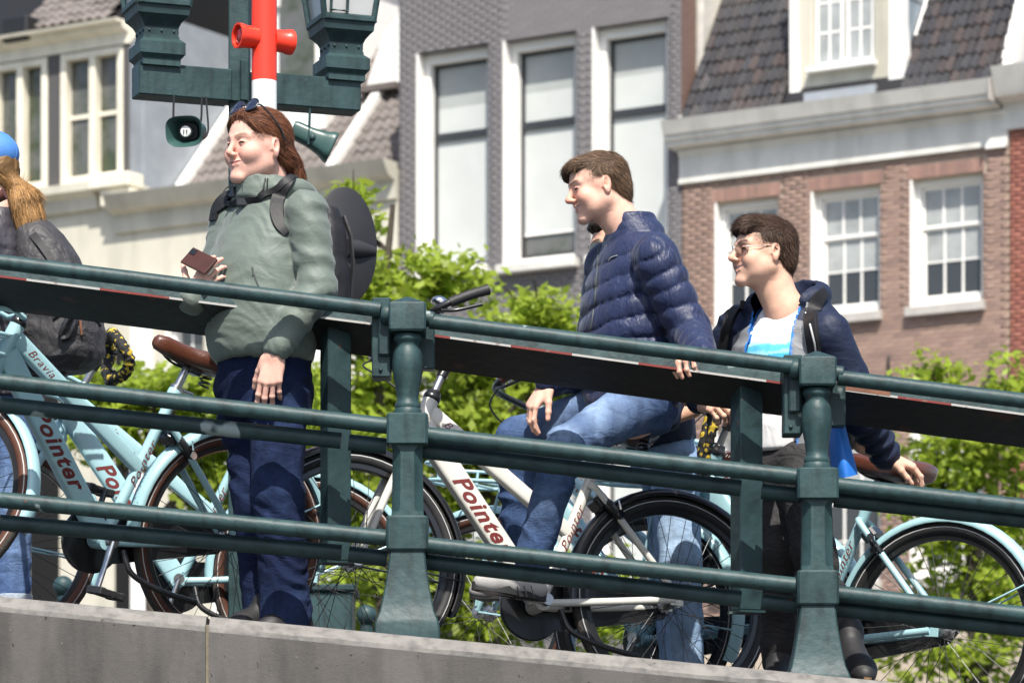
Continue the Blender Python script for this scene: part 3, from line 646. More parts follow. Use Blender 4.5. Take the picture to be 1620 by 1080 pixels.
# ---- cream house with the wide window bay (far left), its lead clad flank showing above the neighbour
A = House('cream_house', 'cream wooden fronted house at the far left with a broad upper window bay', fu(-640))
uA0, uA1 = fu(-640), fu(205)
za1, za0 = np.mean([fz(100, 92), fz(195, 68)]), np.mean([fz(75, 300), fz(190, 278)])
zAt = fz(200, 36)
wins = [(fu(-600), fu(-510)), (fu(-480), fu(-390)), (fu(-350), fu(-255)), (fu(-215), fu(-115)), (fu(-95), fu(-15)), (fu(-12), fu(76)), (fu(97), fu(196))]
holes = [(a, b, za0, za1) for a, b in wins]
lowA = (fz(100, 560), fz(100, 430))
holesL = [(fu(58), fu(80), fz(58, 960), fz(58, 840)), (fu(110), fu(180), fz(110, 930), fz(110, 800))]
A.wall('lead', uA0, uA1, za0 - 0.1, zAt, holes, v0=0.02)
A.wall('cream', uA0, uA1 + 0.05, 0.0, za0 - 0.102, [], v0=0.0)
for a, b in wins:
    mb = MB(); f = 0.13
    for uc in (a + f / 2, b - f / 2, ): mb.box((uc, 0.08, (za0 + za1) / 2), (f, 0.24, za1 - za0), b=0.01)
    mb.box(((a + b) / 2 + 0.02, 0.06, (za0 + za1) / 2), (0.14, 0.22, za1 - za0 - 0.02), b=0.01)
    mb.box(((a + b) / 2, 0.08, za1 - 0.06), (b - a - 2 * f, 0.23, 0.12), b=0.01); mb.box(((a + b) / 2, 0.08, za0 + 0.06), (b - a - 2 * f, 0.23, 0.12), b=0.01)
    w = A.part(mb, 'window', 'cream_trim')
    mid = (a + b) / 2 + 0.02
    for x0, x1 in ((a + f, mid - .07), (mid + .07, b - f)):
        A.box('pane', 'glass_grey', (x0, x1), (0.13, 0.14), (za0 + .12, za1 - .12), w)
        if a > fu(90): A.box('glazing_bar', 'cream_trim', (x0, x1), (0.09, 0.125), (za0 + (za1 - za0) * .50, za0 + (za1 - za0) * .50 + .07), w)
for u0_, u1_ in ((fu(78), fu(95)), (fu(197), uA1 - .01), (fu(-13.5), fu(-13))): A.box('pilaster', 'pilaster_grey', (u0_, u1_), (-0.03, 0.02), (za0, za1 + 0.02))
A.profile('frieze', 'cream_trim', [(0.0, za1 + 0.02), (-0.06, za1 + 0.02), (-0.06, za1 + 0.2), (-0.22, za1 + 0.26), (-0.25, za1 + 0.34), (-0.4, zAt - 0.05), (-0.42, zAt), (0.4, zAt)], uA0, uA1 + 0.02)
A.profile('bay_sill', 'cream', [(0.0, za0 - 0.5), (-0.1, za0 - 0.5), (-0.14, za0 - 0.3), (-0.3, za0 - 0.2), (-0.3, za0 - 0.06), (-0.05, za0 - 0.0), (0.0, za0 - 0.0)], uA0, fu(160))
ub = (fu(158), fu(222)); A.boxes('corner_block', 'cream_trim', [((ub[0], ub[1]), (-0.34, 0.1), (za0 - 0.22, za0 + 0.02)), ((ub[0] + 0.2, ub[1] - 0.02), (-0.26, 0.1), (za0 - 0.52, za0 - 0.22))], b=0.02)
A.boxes('brick_pier', 'brick_attr', [((u, u + 0.62), (-0.05, 0.0), (0, za0 - 2.9)) for u in (fu(50), fu(185), fu(-60))]); colour_fill(A.root.children[-1], (0.27, 0.14, 0.10))
A.profile('string_course', 'cream', [(0.0, za0 - 2.1), (-0.2, za0 - 2.0), (-0.3, za0 - 1.8), (0.0, za0 - 1.8)], uA0, uA1)
A.box('flank', 'lead', (uA1 - 0.05, uA1 + 0.03), (0.36, 7.0), (zB - 0.5, zAt + 0.3))
A.profile('back_block', 'lead', [(0.36, 0), (7, 0), (7, zAt - .05), (0.36, zAt - .05)], uA0 + 0.01, uA1 - 0.06)
A.profile('roof', 'tile_mat', [(-0.1, zAt + 0.02), (3, zAt + 2.3), (6, zAt + 2.4), (6, zAt + .05)], uA0, fu(185)); colour_fill(A.root.children[-1], (.17, .14, .125))
roof_tiles(A, fu(30), fu(185), -0.12, zAt + 0.1, R(40), 6, [(0.125, 0.108, 0.10), (0.14, 0.12, 0.11), (0.11, 0.095, 0.085)], None, tw=0.2, tl=0.31, seed=14, matkey='tile_mat')
A.box('roof_hatch', 'black_iron', (fu(22), fu(62)), (-0.35, 0.6), (zAt - 0.1, zAt + 0.32), b=0.03)
print('houses', time.time() - T0)

# ------------------------------------------------------------------ trees on the quay
def tree(label, px, Y, clumps, n_leaf, seed, zbase=QZ, leaf=0.044, group='young trees along the quay'):
    rr = np.random.default_rng(seed); base = np.array([(px - 810) / FPX * Y, Y, zbase])
    root = tag(empty('tree', base), label, 'tree', group)
    cs = [(P(cx, cy, Y + dy) - base, rx / FPX * Y, ry / FPX * Y) for cx, cy, rx, ry, dy in clumps]
    top = max(c[0][2] for c in cs); mz = min(c[0][2] for c in cs)
    fork = np.array([0.05, 0.0, max(0.8, mz * 0.55)])
    mb = MB(); tp = spline([(0, 0, 0), fork * (0.6, 1, .5), fork, np.array([0.0, 0.1, (mz + top) / 2]), (0.1, 0.1, top)], 5)
    mb.tube(tp, np.linspace(0.12, 0.02, len(tp)), 9); mb.build('trunk', M['bark'], root)
    for c, rx, ry in cs:
        k = np.array(tp[np.argmin(np.abs(tp[:, 2] - (c[2] - 0.6)))])
        mb = MB(); mid = (k + c) / 2 + rr.normal(0, 0.12, 3) + (0, 0, 0.1); br = spline([k, mid, c], 6); mb.tube(br, np.linspace(0.035, 0.008, len(br)), 6)
        for _ in range(7):
            e = c + rr.normal(0, 1, 3) * np.array([rx, 0.5, ry]) * 0.75; br = spline([mid + (c - mid) * rr.uniform(0.2, 1), (c + e) / 2 + rr.normal(0, 0.05, 3), e], 4); mb.tube(br, np.linspace(0.010, 0.003, len(br)), 4)
        mb.build('branch', M['bark'], root)
    vols = np.array([rx * ry for _, rx, ry in cs]); vols = vols / vols.sum(); Vs = []; Cs = []
    for (c, rx, ry), w in zip(cs, vols):
        n = int(n_leaf * 0.62 * w)
        m_ = 64; sub = rr.normal(0, 1, (m_, 3)); sub /= np.linalg.norm(sub, axis=1)[:, None]; sub *= rr.uniform(0.2, 1.55, (m_, 1))
        sub = c + sub * np.array([rx, min(0.9, (rx + ry) * 0.6), ry]); big = rr.uniform(0.3, 1.0, m_) ** 1.5 + .25
        sid = rr.choice(m_, n, p=big / big.sum()); p = sub[sid] + rr.normal(0, 1, (n, 3)) * np.array([0.14, 0.2, 0.07]) * (0.5 * (rx + ry)) ** 0.5 * (.4 + .8 * big[sid])[:, None]
        nrm = rr.normal(0, 0.7, (n, 3)) + np.array([0.05, -0.45, 0.8]); nrm /= np.linalg.norm(nrm, axis=1)[:, None]
        t = np.cross(nrm, rr.normal(0, 1, (n, 3))); t /= np.linalg.norm(t, axis=1)[:, None]; b = np.cross(nrm, t)
        s = leaf * rr.uniform(0.5, 1.6, (n, 1))
        Vs.append(np.stack([p - t * s, p + b * s * .55 + nrm * s * .15, p + t * s, p - b * s * .55 + nrm * s * .15], 1))
        tone = rr.uniform(0.7, 1.25, m_)[sid][:, None] * rr.uniform(0.85, 1.15, (n, 1))
        col = np.array([[0.32, 0.42, 0.05]]) * tone + rr.uniform(0, 0.03, (n, 1)) * np.array([[1, 0.6, 0]])
        Cs.append(np.repeat(col, 4, 0))
    V = np.concatenate(Vs).reshape(-1, 3); F = np.arange(len(V)).reshape(-1, 4)
    tag(mobj('crown', V, F, M['leaf'], root, None, 0, np.concatenate(Cs)), kind='stuff')
    return root
tree('bright green young tree low behind the leftmost two blue bicycles', 235, 30, [(150, 610, 40, 30, 0), (230, 635, 80, 45, .4), (320, 610, 55, 40, -.3), (300, 690, 90, 50, .5), (180, 690, 60, 40, 0), (470, 640, 50, 60, 0), (350, 760, 70, 60, .3)], 13000, 21)
tree('bright green tree rising behind the first railing post, left of the white bicycle', 600, 29, [(590, 460, 50, 45, 0), (690, 440, 70, 35, .3), (560, 320, 26, 22, 0), (575, 365, 22, 18, .3), (610, 560, 70, 60, .4), (560, 690, 60, 80, 0), (560, 860, 60, 90, .2), (500, 720, 30, 60, 0), (640, 690, 60, 60, .5)], 15000, 22)
tree('bright green leafy tree between the white bicycle and the seated man', 780, 30, [(855, 495, 55, 40, 0), (760, 590, 90, 60, .3), (720, 660, 80, 60, 0), (830, 600, 60, 50, .4), (770, 720, 80, 60, .2), (880, 590, 40, 50, 0), (700, 800, 70, 60, 0), (730, 960, 90, 60, .3), (850, 950, 90, 60, 0), (960, 960, 80, 50, .4), (620, 960, 80, 70, .2), (680, 880, 60, 50, 0)], 26000, 23)
tree('yellow green tree against the brick house at the right edge', 1540, 31, [(1470, 600, 45, 28, 0), (1585, 620, 50, 40, .3), (1560, 700, 80, 50, 0), (1470, 740, 60, 55, .3), (1600, 800, 60, 70, .2), (1500, 830, 60, 50, 0), (1560, 940, 80, 70, .3), (1520, 1050, 90, 50, .2)], 11000, 24)
print('trees', time.time() - T0)
# ------------------------------------------------------------------ bridge railing
def ztop(x, pts):   # world z of a rail line given as photo rows at photo columns, at the railing plane
    xs = np.array([(p[0] - 810) / FPX * YR for p in pts]); zs = np.array([(HOR - p[1]) / FPX * YR for p in pts]); return np.interp(x, xs, zs)
railing = tag(empty('bridge_railing', (0, YR, float(deckz(0)))), 'dark green iron bridge railing of round tubes with two baluster posts', 'railing')
ROFF = np.array((0, YR, float(deckz(0))))
SC = YR / FPX
def sq(cx, z, hx, ch=0.25, hy=None):
    """chamfered square ring"""
    hy = hx if hy is None else hy; c = hx * ch
    pts = [(hx - c, -hy), (hx, -hy + c), (hx, hy - c), (hx - c, hy), (-hx + c, hy), (-hx, hy - c), (-hx, -hy + c), (-hx + c, -hy)]
    return np.array([(cx + x, YR + y, z) for x, y in pts])
def ring(cx, z, r, n=24): return np.array([(cx + x, YR + y, z) for x, y in circle(r, n)[:, :]])
def post(px, ytop):
    cx = (px - 810) * SC; zt = (HOR - ytop) * SC; Z = lambda d: zt - d * SC    # d: rows below the top
    w = SC
    root = empty('post', np.array((cx, YR, float(deckz(cx)))) - ROFF, parent=railing)
    off = np.array((cx, YR, float(deckz(cx))))
    mb = MB()   # capital block with a low pyramid
    mb.loft([sq(cx, Z(57), 27 * w, .1), sq(cx, Z(54), 29 * w, .1), sq(cx, Z(15), 29.5 * w, .1), sq(cx, Z(12), 28.5 * w, .12), sq(cx, Z(0), 3 * w, .3)]); mb.build('cap', M['green_paint'], root, off, 30)
    mb = MB()   # turned vase
    prof = [(59, 20), (63, 21.5), (66, 22.5), (69, 21.5), (72, 19), (76, 17.5), (80, 18.5), (84, 21), (92, 23.3), (104, 24.5), (116, 24.2), (130, 22), (145, 19), (158, 17.3), (165, 17.4), (168, 19.5), (172, 20.8), (176, 19.8), (178, 21), (182, 22.3), (187, 22.3)]
    mb.lathe([(r * w, Z(d)) for d, r in prof][::-1], (cx, YR, 0), n=28); mb.build('baluster', M['green_paint'], root, off, 40)
    mb = MB()
    mb.loft([sq(cx, Z(236), 30 * w, .12), sq(cx, Z(234), 32.5 * w, .12), sq(cx, Z(189), 32.5 * w, .12), sq(cx, Z(186.5), 30 * w, .15)][::1]); mb.build('collar', M['green_paint'], root, off, 30)
    mb = MB()
    mb.loft([sq(cx, Z(349), 25.5 * w, .15), sq(cx, Z(340), 25 * w, .5), sq(cx, Z(330), 24.8 * w, .55), sq(cx, Z(250), 23.5 * w, .55), sq(cx, Z(244), 23.5 * w, .5), sq(cx, Z(235), 24 * w, .15)]); mb.build('shaft', M['green_paint'], root, off, 30)
    mb = MB()
    mb.loft([sq(cx, Z(403), 31 * w, .12), sq(cx, Z(400), 33 * w, .12), sq(cx, Z(351), 33 * w, .12), sq(cx, Z(348), 30.5 * w, .15)]); mb.build('collar', M['green_paint'], root, off, 30)
    mb = MB()
    mb.loft([sq(cx, Z(545), 51 * w, .05), sq(cx, Z(520), 50.5 * w, .05), sq(cx, Z(512), 48 * w, .05), sq(cx, Z(500), 43 * w, .05), sq(cx, Z(480), 38.5 * w, .05), sq(cx, Z(455), 34 * w, .06), sq(cx, Z(430), 30.5 * w, .08), sq(cx, Z(402), 27.5 * w, .1)]); mb.build('foot', M['green_paint'], root, off, 30)
    for sgn, dx, rr_ in ((-1, 29.5, 15.5), (1, 29.5, 12.5)):   # sockets for the top rail
        mb = MB(); dirx = np.array((sgn, 0, -0.123 * sgn)); c = np.array((cx + sgn * dx * w, YR, Z(30 + (4 if sgn > 0 else -2))))
        mb.lathe([(rr_ * w * .9, -0.01), (rr_ * w, 0.0), (rr_ * w, 0.018 if sgn < 0 else 0.022), (rr_ * w * .85, 0.026)], c, unit(dirx), 20); mb.build('rail_socket', M['green_paint'], root, off, 40)
    return cx
PX = [post(645, 470), post(1292, 556)]
for ppx, py in ((-72, 382), (1948, 643)): PX.append(post(ppx, py))
def rail(name, pts, r_px, m='green_paint', y=YR, parent=railing, off=ROFF, n=14):
    mb = MB(); mb.tube([P(px, py, y) for px, py in pts], r_px / FPX * y, n); return mb.build(name, M[m], parent, off, 60)
# front tubes (three heights, three bays)
for segs, r in (([((-3, 414), (602, 490)), ((680, 508), (1252, 579)), ((1326, 597), (1925, 672))], 12.2),
                ([((0, 603), (618, 674)), ((670, 687), (1262, 754)), ((1322, 767), (1925, 836))], 13.0),
                ([((0, 790), (618, 851)), ((670, 861), (1262, 926)), ((1322, 938), (1925, 1006))], 13.0)):
    for a, b in segs: rail('rail', [a, b], r)

# ------------------------------------------------------------------ safety barrier fixed behind the railing
bar_off = np.array((0, 12.9, float(deckz(0))))
barrier = tag(empty('bridge_barrier', bar_off), 'dark green steel barrier behind the railing with black board edged in red and white tape', 'barrier')
YB = 12.84
# lower tubes
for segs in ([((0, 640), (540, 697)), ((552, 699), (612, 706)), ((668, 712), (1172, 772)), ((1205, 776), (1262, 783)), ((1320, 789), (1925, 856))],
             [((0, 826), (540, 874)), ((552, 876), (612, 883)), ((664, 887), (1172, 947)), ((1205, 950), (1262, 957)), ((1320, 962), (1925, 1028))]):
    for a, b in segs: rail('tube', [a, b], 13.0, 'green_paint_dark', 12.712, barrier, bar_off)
# square stanchions
for (x0, x1, y0, y1) in ((506, 556, 520, 888), (1156, 1206, 612, 966)):
    mb = MB(); c = (P(x0, y0, YB + .05) + P(x1, y1, YB + .05)) / 2; w_ = (x1 - x0) / FPX * (YB + .05); hh = (y1 - y0) / FPX * (YB + .05)
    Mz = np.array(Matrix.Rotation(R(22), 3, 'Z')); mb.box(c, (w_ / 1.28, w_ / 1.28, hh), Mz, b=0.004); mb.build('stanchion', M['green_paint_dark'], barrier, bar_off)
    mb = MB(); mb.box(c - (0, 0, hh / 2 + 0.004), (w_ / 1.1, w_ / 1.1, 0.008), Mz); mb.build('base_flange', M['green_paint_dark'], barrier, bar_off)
# boards, one per bay; edge tape in red and white lengths
def board(x0, x1, yl, yr, tapes, rusty=None):
    """(x0,yl)-(x1,yr): the tape line in the photo at the board's near edge"""
    Yn, Yf = 12.80, 12.98
    A0, A1 = P(x0, yl, Yn), P(x1, yr, Yn); F0 = P(x0, yl + 52, Yf); F1 = P(x1, yr + 50, Yf)
    th = np.array((0, 0.012, 0.010)); mb = MB()
    mb.loft([np.array([A0, F0, F0 + th, A0 + (0, 0.012, 0.0)]), np.array([A1, F1, F1 + th, A1 + (0, 0.012, 0.0)])]); bo = mb.build('board', M['board_black'], barrier, bar_off, 0)
    up = np.array((0, 0.006, 22 * SC)); mb = MB()
    mb.loft([np.array([A0 + (0, 0, .002), A0 + up, A0 + up + (0, .05, 0), A0 + (0, 0.05, .004)]), np.array([A1 + (0, 0, .002), A1 + up, A1 + up + (0, .05, 0), A1 + (0, 0.05, .004)])]); mb.build('lip', M['green_paint'], bo, None if True else 0, 0).location = -bar_off
    for (a, b, colr) in tapes:
        t0, t1 = (a - x0) / (x1 - x0), (b - x0) / (x1 - x0); p0, p1 = A0 + (A1 - A0) * t0, A0 + (A1 - A0) * t1
        mb = MB(); d = np.array((0, -0.003, 0)); hz = np.array((0, 0, 0.0072)); mb.loft([np.array([p0 + d, p0, p0 + hz, p0 + hz + d]), np.array([p1 + d, p1, p1 + hz, p1 + hz + d])]); o = mb.build('tape', M[colr], bo, None, 0); o.location = -bar_off
    if rusty:
        t0, t1 = (rusty[0] - x0) / (x1 - x0), (rusty[1] - x0) / (x1 - x0); p0, p1 = A0 + (A1 - A0) * t0, A0 + (A1 - A0) * t1; d = np.array((0, -0.004, .004)); mb = MB()
        mb.loft([np.array([p0 + d, p0 + up * .2, p0 + up * .98 + (0, .02, 0), p0 + up * .98 + d]), np.array([p1 + d, p1 + up * .2, p1 + up * .98 + (0, .02, 0), p1 + up * .98 + d])]); o = mb.build('rust_patch', M['rust'], bo, None, 0); o.location = -bar_off
def tape_run(lst): return lst
board(-320, 588, 398, 514, [(-320, -60, 'tape_red'), (-58, 42, 'tape_red'), (42, 158, 'tape_white'), (158, 268, 'tape_red'), (268, 384, 'tape_white'), (384, 496, 'tape_red'), (496, 586, 'tape_white')])
board(668, 1240, 530, 608, [(674, 712, 'tape_red'), (712, 808, 'tape_white'), (808, 905, 'tape_red'), (905, 1010, 'tape_white'), (1010, 1090, 'tape_red'), (1090, 1212, 'tape_white'), (1212, 1238, 'tape_red')])
board(1318, 1930, 616, 699, [(1320, 1420, 'tape_white'), (1420, 1505, 'tape_red'), (1505, 1620, 'tape_white'), (1620, 1730, 'tape_red'), (1730, 1840, 'tape_white'), (1840, 1926, 'tape_red')], rusty=(1320, 1408))
# brackets on the posts
for px, y0 in ((604, 473), (1253, 563)):
    mb = MB(); c = P(px, y0 + 64, 12.74); mb.box(c, (30 * SC, 0.10, 126 * SC), b=0.004); br = mb.build('bracket', M['green_paint'], barrier, bar_off)
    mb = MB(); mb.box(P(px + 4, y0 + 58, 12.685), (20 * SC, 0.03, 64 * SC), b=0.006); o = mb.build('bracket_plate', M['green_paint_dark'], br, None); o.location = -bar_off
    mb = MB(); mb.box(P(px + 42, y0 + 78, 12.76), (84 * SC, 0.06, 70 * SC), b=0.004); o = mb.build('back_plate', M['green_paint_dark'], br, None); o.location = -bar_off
    for dy in (12, 112):
        mb = MB(); mb.sphere(P(px - 2, y0 + dy, 12.688), 0.007, 10, 6); o = mb.build('bolt', M['green_paint'], br, None); o.location = -bar_off

# ------------------------------------------------------------------ lamp standard with cross arm, lanterns, loudspeakers and signal pole
YL = 14.7; SL = YL / FPX
def at(px, py, Y=YL): return P(px, py, Y)
lx = (379 - 810) * SL; lz = float(deckz(lx)); lz += float(doff(lx)); LOFF = np.array((lx, YL, lz))
std = tag(empty('lamp_standard', LOFF), 'dark green square lamp standard with a cross arm behind the woman', 'lamp post')
mb = MB(); mb.box((lx, YL, (lz + at(0, -260)[2]) / 2), (33 * SL, 33 * SL, at(0, -260)[2] - lz), b=0.004); mb.build('column', M['green_paint'], std, LOFF)
ad = np.array((math.cos(R(20)), math.sin(R(20)), 0)); an = np.array((-ad[1], ad[0], 0))
def arm_pt(t, py): # along the arm from the column, height from the photo row read at the column
    return np.array((lx, YL, at(379, py)[2])) + ad * t
Marm = np.stack([ad, an, (0, 0, 1)], 1)
for t0, t1 in ((-0.41, -0.045), (0.115, 0.47)):
    zc = at(379, 141)[2]; mb = MB(); mb.box(np.array((lx, YL, zc)) + ad * (t0 + t1) / 2 - an * 0.0, (t1 - t0, 0.115, 50 * SL), Marm, b=0.004); mb.build('cross_arm', M['green_paint'], std, LOFF)
mb = MB(); mb.box(np.array((lx, YL, at(379, 133)[2])) - an * .062, (0.03, 0.02, 64 * SL), Marm, b=0.003); mb.box(np.array((lx, YL, at(379, 141)[2])) + ad * 0.02, (0.25, 0.10, 46 * SL), Marm); mb.build('clamp', M['green_paint'], std, LOFF)
defmat('lantern_glass', (0.42, 0.43, 0.44), 0.25, var=0.1, vscale=6)
def lantern(t, ybase, label):
    c = np.array((lx, YL, at(379, ybase)[2])) + ad * t
    root = tag(empty('street_lantern', c, (0, 0, R(20))), label, 'lantern', 'street lanterns on the cross arm')
    k = SL
    def s(z, h): h = h * .84; return np.array([(x * h * k, y * h * k, z * k) for x, y in ((-1, -1), (1, -1), (1, 1), (-1, 1))])
    mb = MB(); mb.loft([s(-2, 36), s(8, 36), s(13, 41), s(15, 43.5), s(33, 43.5), s(38, 37), s(40, 34), s(44, 34)]); mb.build('pedestal', M['green_paint'], root, None, 20)
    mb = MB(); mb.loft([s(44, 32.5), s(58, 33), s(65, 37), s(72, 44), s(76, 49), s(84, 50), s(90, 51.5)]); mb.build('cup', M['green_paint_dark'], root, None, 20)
    for dx in (-20, 0, 20):
        for side in range(4):
            Mq = np.array(Matrix.Rotation(side * math.pi / 2, 3, 'Z')); mb = MB(); mb.sphere(Mq @ np.array((dx * k, -27.8 * k, 52 * k)), 2.4 * k, 8, 5); mb.build('rivet', M['green_paint'], root)
    z0, z1, h0, h1 = 90, 310, 40.5, 69
    for q in range(4):
        Mq = np.array(Matrix.Rotation(q * math.pi / 2, 3, 'Z'))
        g = np.array([(-h0 * .93 * k, -h0 * .93 * k, z0 * k), (h0 * .93 * k, -h0 * .93 * k, z0 * k), (h1 * .93 * k, -h1 * .93 * k, z1 * k), (-h1 * .93 * k, -h1 * .93 * k, z1 * k)]) @ Mq.T
        mb = MB(); nn = unit(np.cross(g[1] - g[0], g[3] - g[0])); mb.prism(g, -nn * 0.004); mb.build('glass', M['lantern_glass'], root)
        mb = MB(); a_, b_ = np.array((h0 * k, -h0 * k, z0 * k)), np.array((h1 * k, -h1 * k, z1 * k)); mb.tube([Mq @ a_, Mq @ b_], 5 * k, 6)
        mb.tube([Mq @ np.array((-h0 * k, -h0 * k, (z0 + 4) * k)), Mq @ np.array((h0 * k, -h0 * k, (z0 + 4) * k))], 7 * k, 6); mb.tube([Mq @ np.array((-h1 * k, -h1 * k, z1 * k)), Mq @ np.array((h1 * k, -h1 * k, z1 * k))], 7 * k, 6)
        mb.build('frame_bar', M['green_paint'], root)
    mb = MB()
    hw = 15   # little door frame in the front pane
    def fp(x, z): f = (z - z0) / (z1 - z0); h = h0 + (h1 - h0) * f; return np.array((h * k, x * k, z * k))
    for qq in (0,):
        Mq = np.array(Matrix.Rotation(-math.pi / 2, 3, 'Z'))
        mb.tube([Mq @ (fp(x, z) + (0.004, 0, 0)) for x, z in ((-31, 104), (-4, 104), (-4, 148), (-31, 148))], 3.5 * k, 4, closed=True)
    mb.build('lantern_door', M['green_paint'], root)
    mb = MB(); mb.loft([s(z1, 90), s(z1 + 8, 92), s(z1 + 60, 40), s(z1 + 90, 30), s(z1 + 110, 12), s(z1 + 150, 3)]); mb.build('roof', M['green_paint'], root, None, 20)
    return root
lantern(-0.325, 118, 'left green street lantern with pale panes on the cross arm end')
lantern(0.408, 118, 'right green street lantern with pale panes, beside the red signal pole')
# red and white pole with two little red lamps
YP = 14.35; SP = YP / FPX
px0 = (418 - 810) * SP; pz = float(deckz(px0)) + float(doff(px0)); POFF = np.array((px0, YP, pz))
defmat('signal_red', (0.80, 0.045, 0.02), 0.32); defmat('signal_white', (0.8, 0.8, 0.78), 0.35); defmat('red_lens', (0.25, 0.01, 0.015), 0.1, coat=0.5)
pole = tag(empty('signal_pole', POFF), 'red and white banded pole with two small red lamps', 'pole')
zz = [-200, 130, 330, 530, 730, 870]
bands = [(-220, 129), (129, 330), (330, 530), (530, 735), (735, 900), (900, 1010)]
for i, (a, b) in enumerate(bands):
    za, zb_ = (HOR - a) * SP, max((HOR - b) * SP, pz); mb = MB(); mb.lathe([(20 * SP, zb_ + .0005), (20 * SP, za - .0005)], (px0, YP, 0), n=28); mb.build('band', M['signal_red' if i % 2 == 0 else 'signal_white'], pole, POFF, 60)
for sgn in (-1, 1):
    d = unit((sgn * 0.86, -0.5 if sgn < 0 else 0.5, 0)); c = np.array((px0, YP, (HOR - 62) * SP)) + d * 0.035
    mb = MB(); mb.lathe([(17 * SP, 0), (18 * SP, 22 * SP), (19.5 * SP, 24 * SP), (20 * SP, 33 * SP), (17 * SP, 33 * SP), (16 * SP, 27 * SP)], c, d, 24); hd = mb.build('lamp_housing', M['signal_red'], pole, POFF, 40)
    mb = MB(); mb.lathe([(15.5 * SP, 0), (14 * SP, 4 * SP), (8 * SP, 7 * SP), (1 * SP, 8 * SP)], c + d * 24 * SP, d, 20); o = mb.build('lens', M['red_lens'], hd, None, 60); o.location = -POFF
# loudspeakers
defmat('speaker_green', (0.03, 0.075, 0.068), 0.35, var=0.1)
defmat('speaker_inner', (0.006, 0.008, 0.008), 0.6)
def superell(a, b, n=28, e=0.62):
    t = np.linspace(0, 2 * np.pi, n, endpoint=False); return np.stack([a * np.sign(np.cos(t)) * np.abs(np.cos(t)) ** e, b * np.sign(np.sin(t)) * np.abs(np.sin(t)) ** e], 1)
def horn(c, d, label, a, b, L, back):
    d = unit(d); u = unit(np.cross((0, 0, 1.0), d)); w = np.cross(d, u); root = tag(empty('loudspeaker', c), label, 'loudspeaker', 'loudspeakers under the cross arm')
    def rg(t, k): return np.array([d * t + u * x * k + w * y * k for x, y in superell(a, b)])
    mb = MB(); mb.loft([rg(-L, .50), rg(-L * .92, .58), rg(-L * .55, .62), rg(-L * .4, .68), rg(-L * .2, .80), rg(-.012, .97), rg(0, 1.0), rg(.004, .99), rg(0.0, .94), rg(-L * .2, .70), rg(-L * .42, .50)]); mb.build('horn', M['speaker_green'], root, None, 50)
    mb = MB(); mb.loft([rg(-L * .36, .545), rg(-L * .30, .53)]); mb.build('throat', M['speaker_inner'], root, None, 50)
    mb = MB(); mb.lathe([(0.018, -L * .3), (0.021, -L * .12), (0.018, -L * .1)], (0, 0, 0), d, 18); mb.build('badge', M['signal_white'], root, None, 40)
    for s_ in (-.006, .006):
        mb = MB(); mb.box(d * (-L * .095) + u * s_, (.004, .004, .012)); mb.build('badge_print', M['speaker_inner'], root)
    return root, d, u, w
h1, d, u, w = horn(at(291, 208, 14.45), (-0.25, -0.95, -0.18), 'green horn loudspeaker facing the camera under the left arm, beside the woman', 0.073, 0.058, 0.15, 0)
mb = MB(); zt_ = at(291, 158, 14.6)[2] - at(291, 208, 14.45)[2]
mb.tube(spline([(-0.045, .08, zt_), (-0.045, .07, 0.045), (-0.03, .075, 0.03), (0.03, .09, 0.035), (0.055, .09, 0.05), (0.06, .1, zt_)], 5), 0.0045, 6); mb.build('bracket', M['black_iron'], h1)
mb = MB(); mb.tube(spline([(0.075, .1, zt_), (0.085, .08, 0.03), (0.075, .06, -0.01), (0.055, .05, -0.005)], 6), 0.004, 6); mb.build('cable', M['black_iron'], h1)
h2, d, u, w = horn(at(524, 234, 14.75), (0.90, 0.10, -0.42), 'green barrel loudspeaker pointing away to the right under the right arm', 0.060, 0.060, 0.165, 0)
mb = MB(); zt_ = at(489, 185, 14.8)[2] - at(524, 234, 14.75)[2]
mb.tube([(-0.082, 0.0, zt_ + .02), (-0.082, -.03, zt_ - .04), (-0.085, -.05, -0.0)], 0.010, 8, flat=.5); mb.sphere((-0.07, -.045, .03), .014); mb.build('bracket', M['green_paint'], h2)
# traffic signal seen from behind
SG = at(546, 388, 13.45); sg = tag(empty('traffic_signal', SG), 'black oval backing board of a traffic signal behind the backpack', 'traffic signal')
defmat('signal_black', (0.022, 0.022, 0.025), 0.55, var=0.15, vscale=9)
k = 13.45 / FPX; dr = unit((0.55, -0.83, 0)); uu = unit(np.cross((0, 0, 1.0), dr))
ringp = lambda t, s_: np.array([dr * t + uu * x * s_ + np.array((0, 0, 1.0)) * y * s_ for x, y in [(58 * k * math.cos(a_), 92 * k * math.sin(a_)) for a_ in np.linspace(0, 2 * np.pi, 40, endpoint=False)]])
mb = MB(); mb.loft([ringp(-.006, .98), ringp(-.004, 1.0), ringp(.004, 1.0), ringp(.006, .98)]); mb.build('backing_board', M['signal_black'], sg, None, 40)
for zc_ in (-0.01, 0.17):
    mb = MB(); dd = -dr; mb.lathe([(0.034, 0), (0.034, .05), (0.02, .12), (0.004, .125)], (0, 0, zc_ - .0), dd * (-1) if False else unit((0.75, 0.55, 0.0)), 20); mb.build('visor', M['signal_black'], sg, None, 40) if zc_ < 0 else None
mb = MB(); mb.tube([(0, .02, 0), (-.02, .02, -.25), (-.03, -.1, -.42), (-.035, -.50, -.46)], .022, 10); mb.build('pole', M['green_paint'], sg, None, 60)
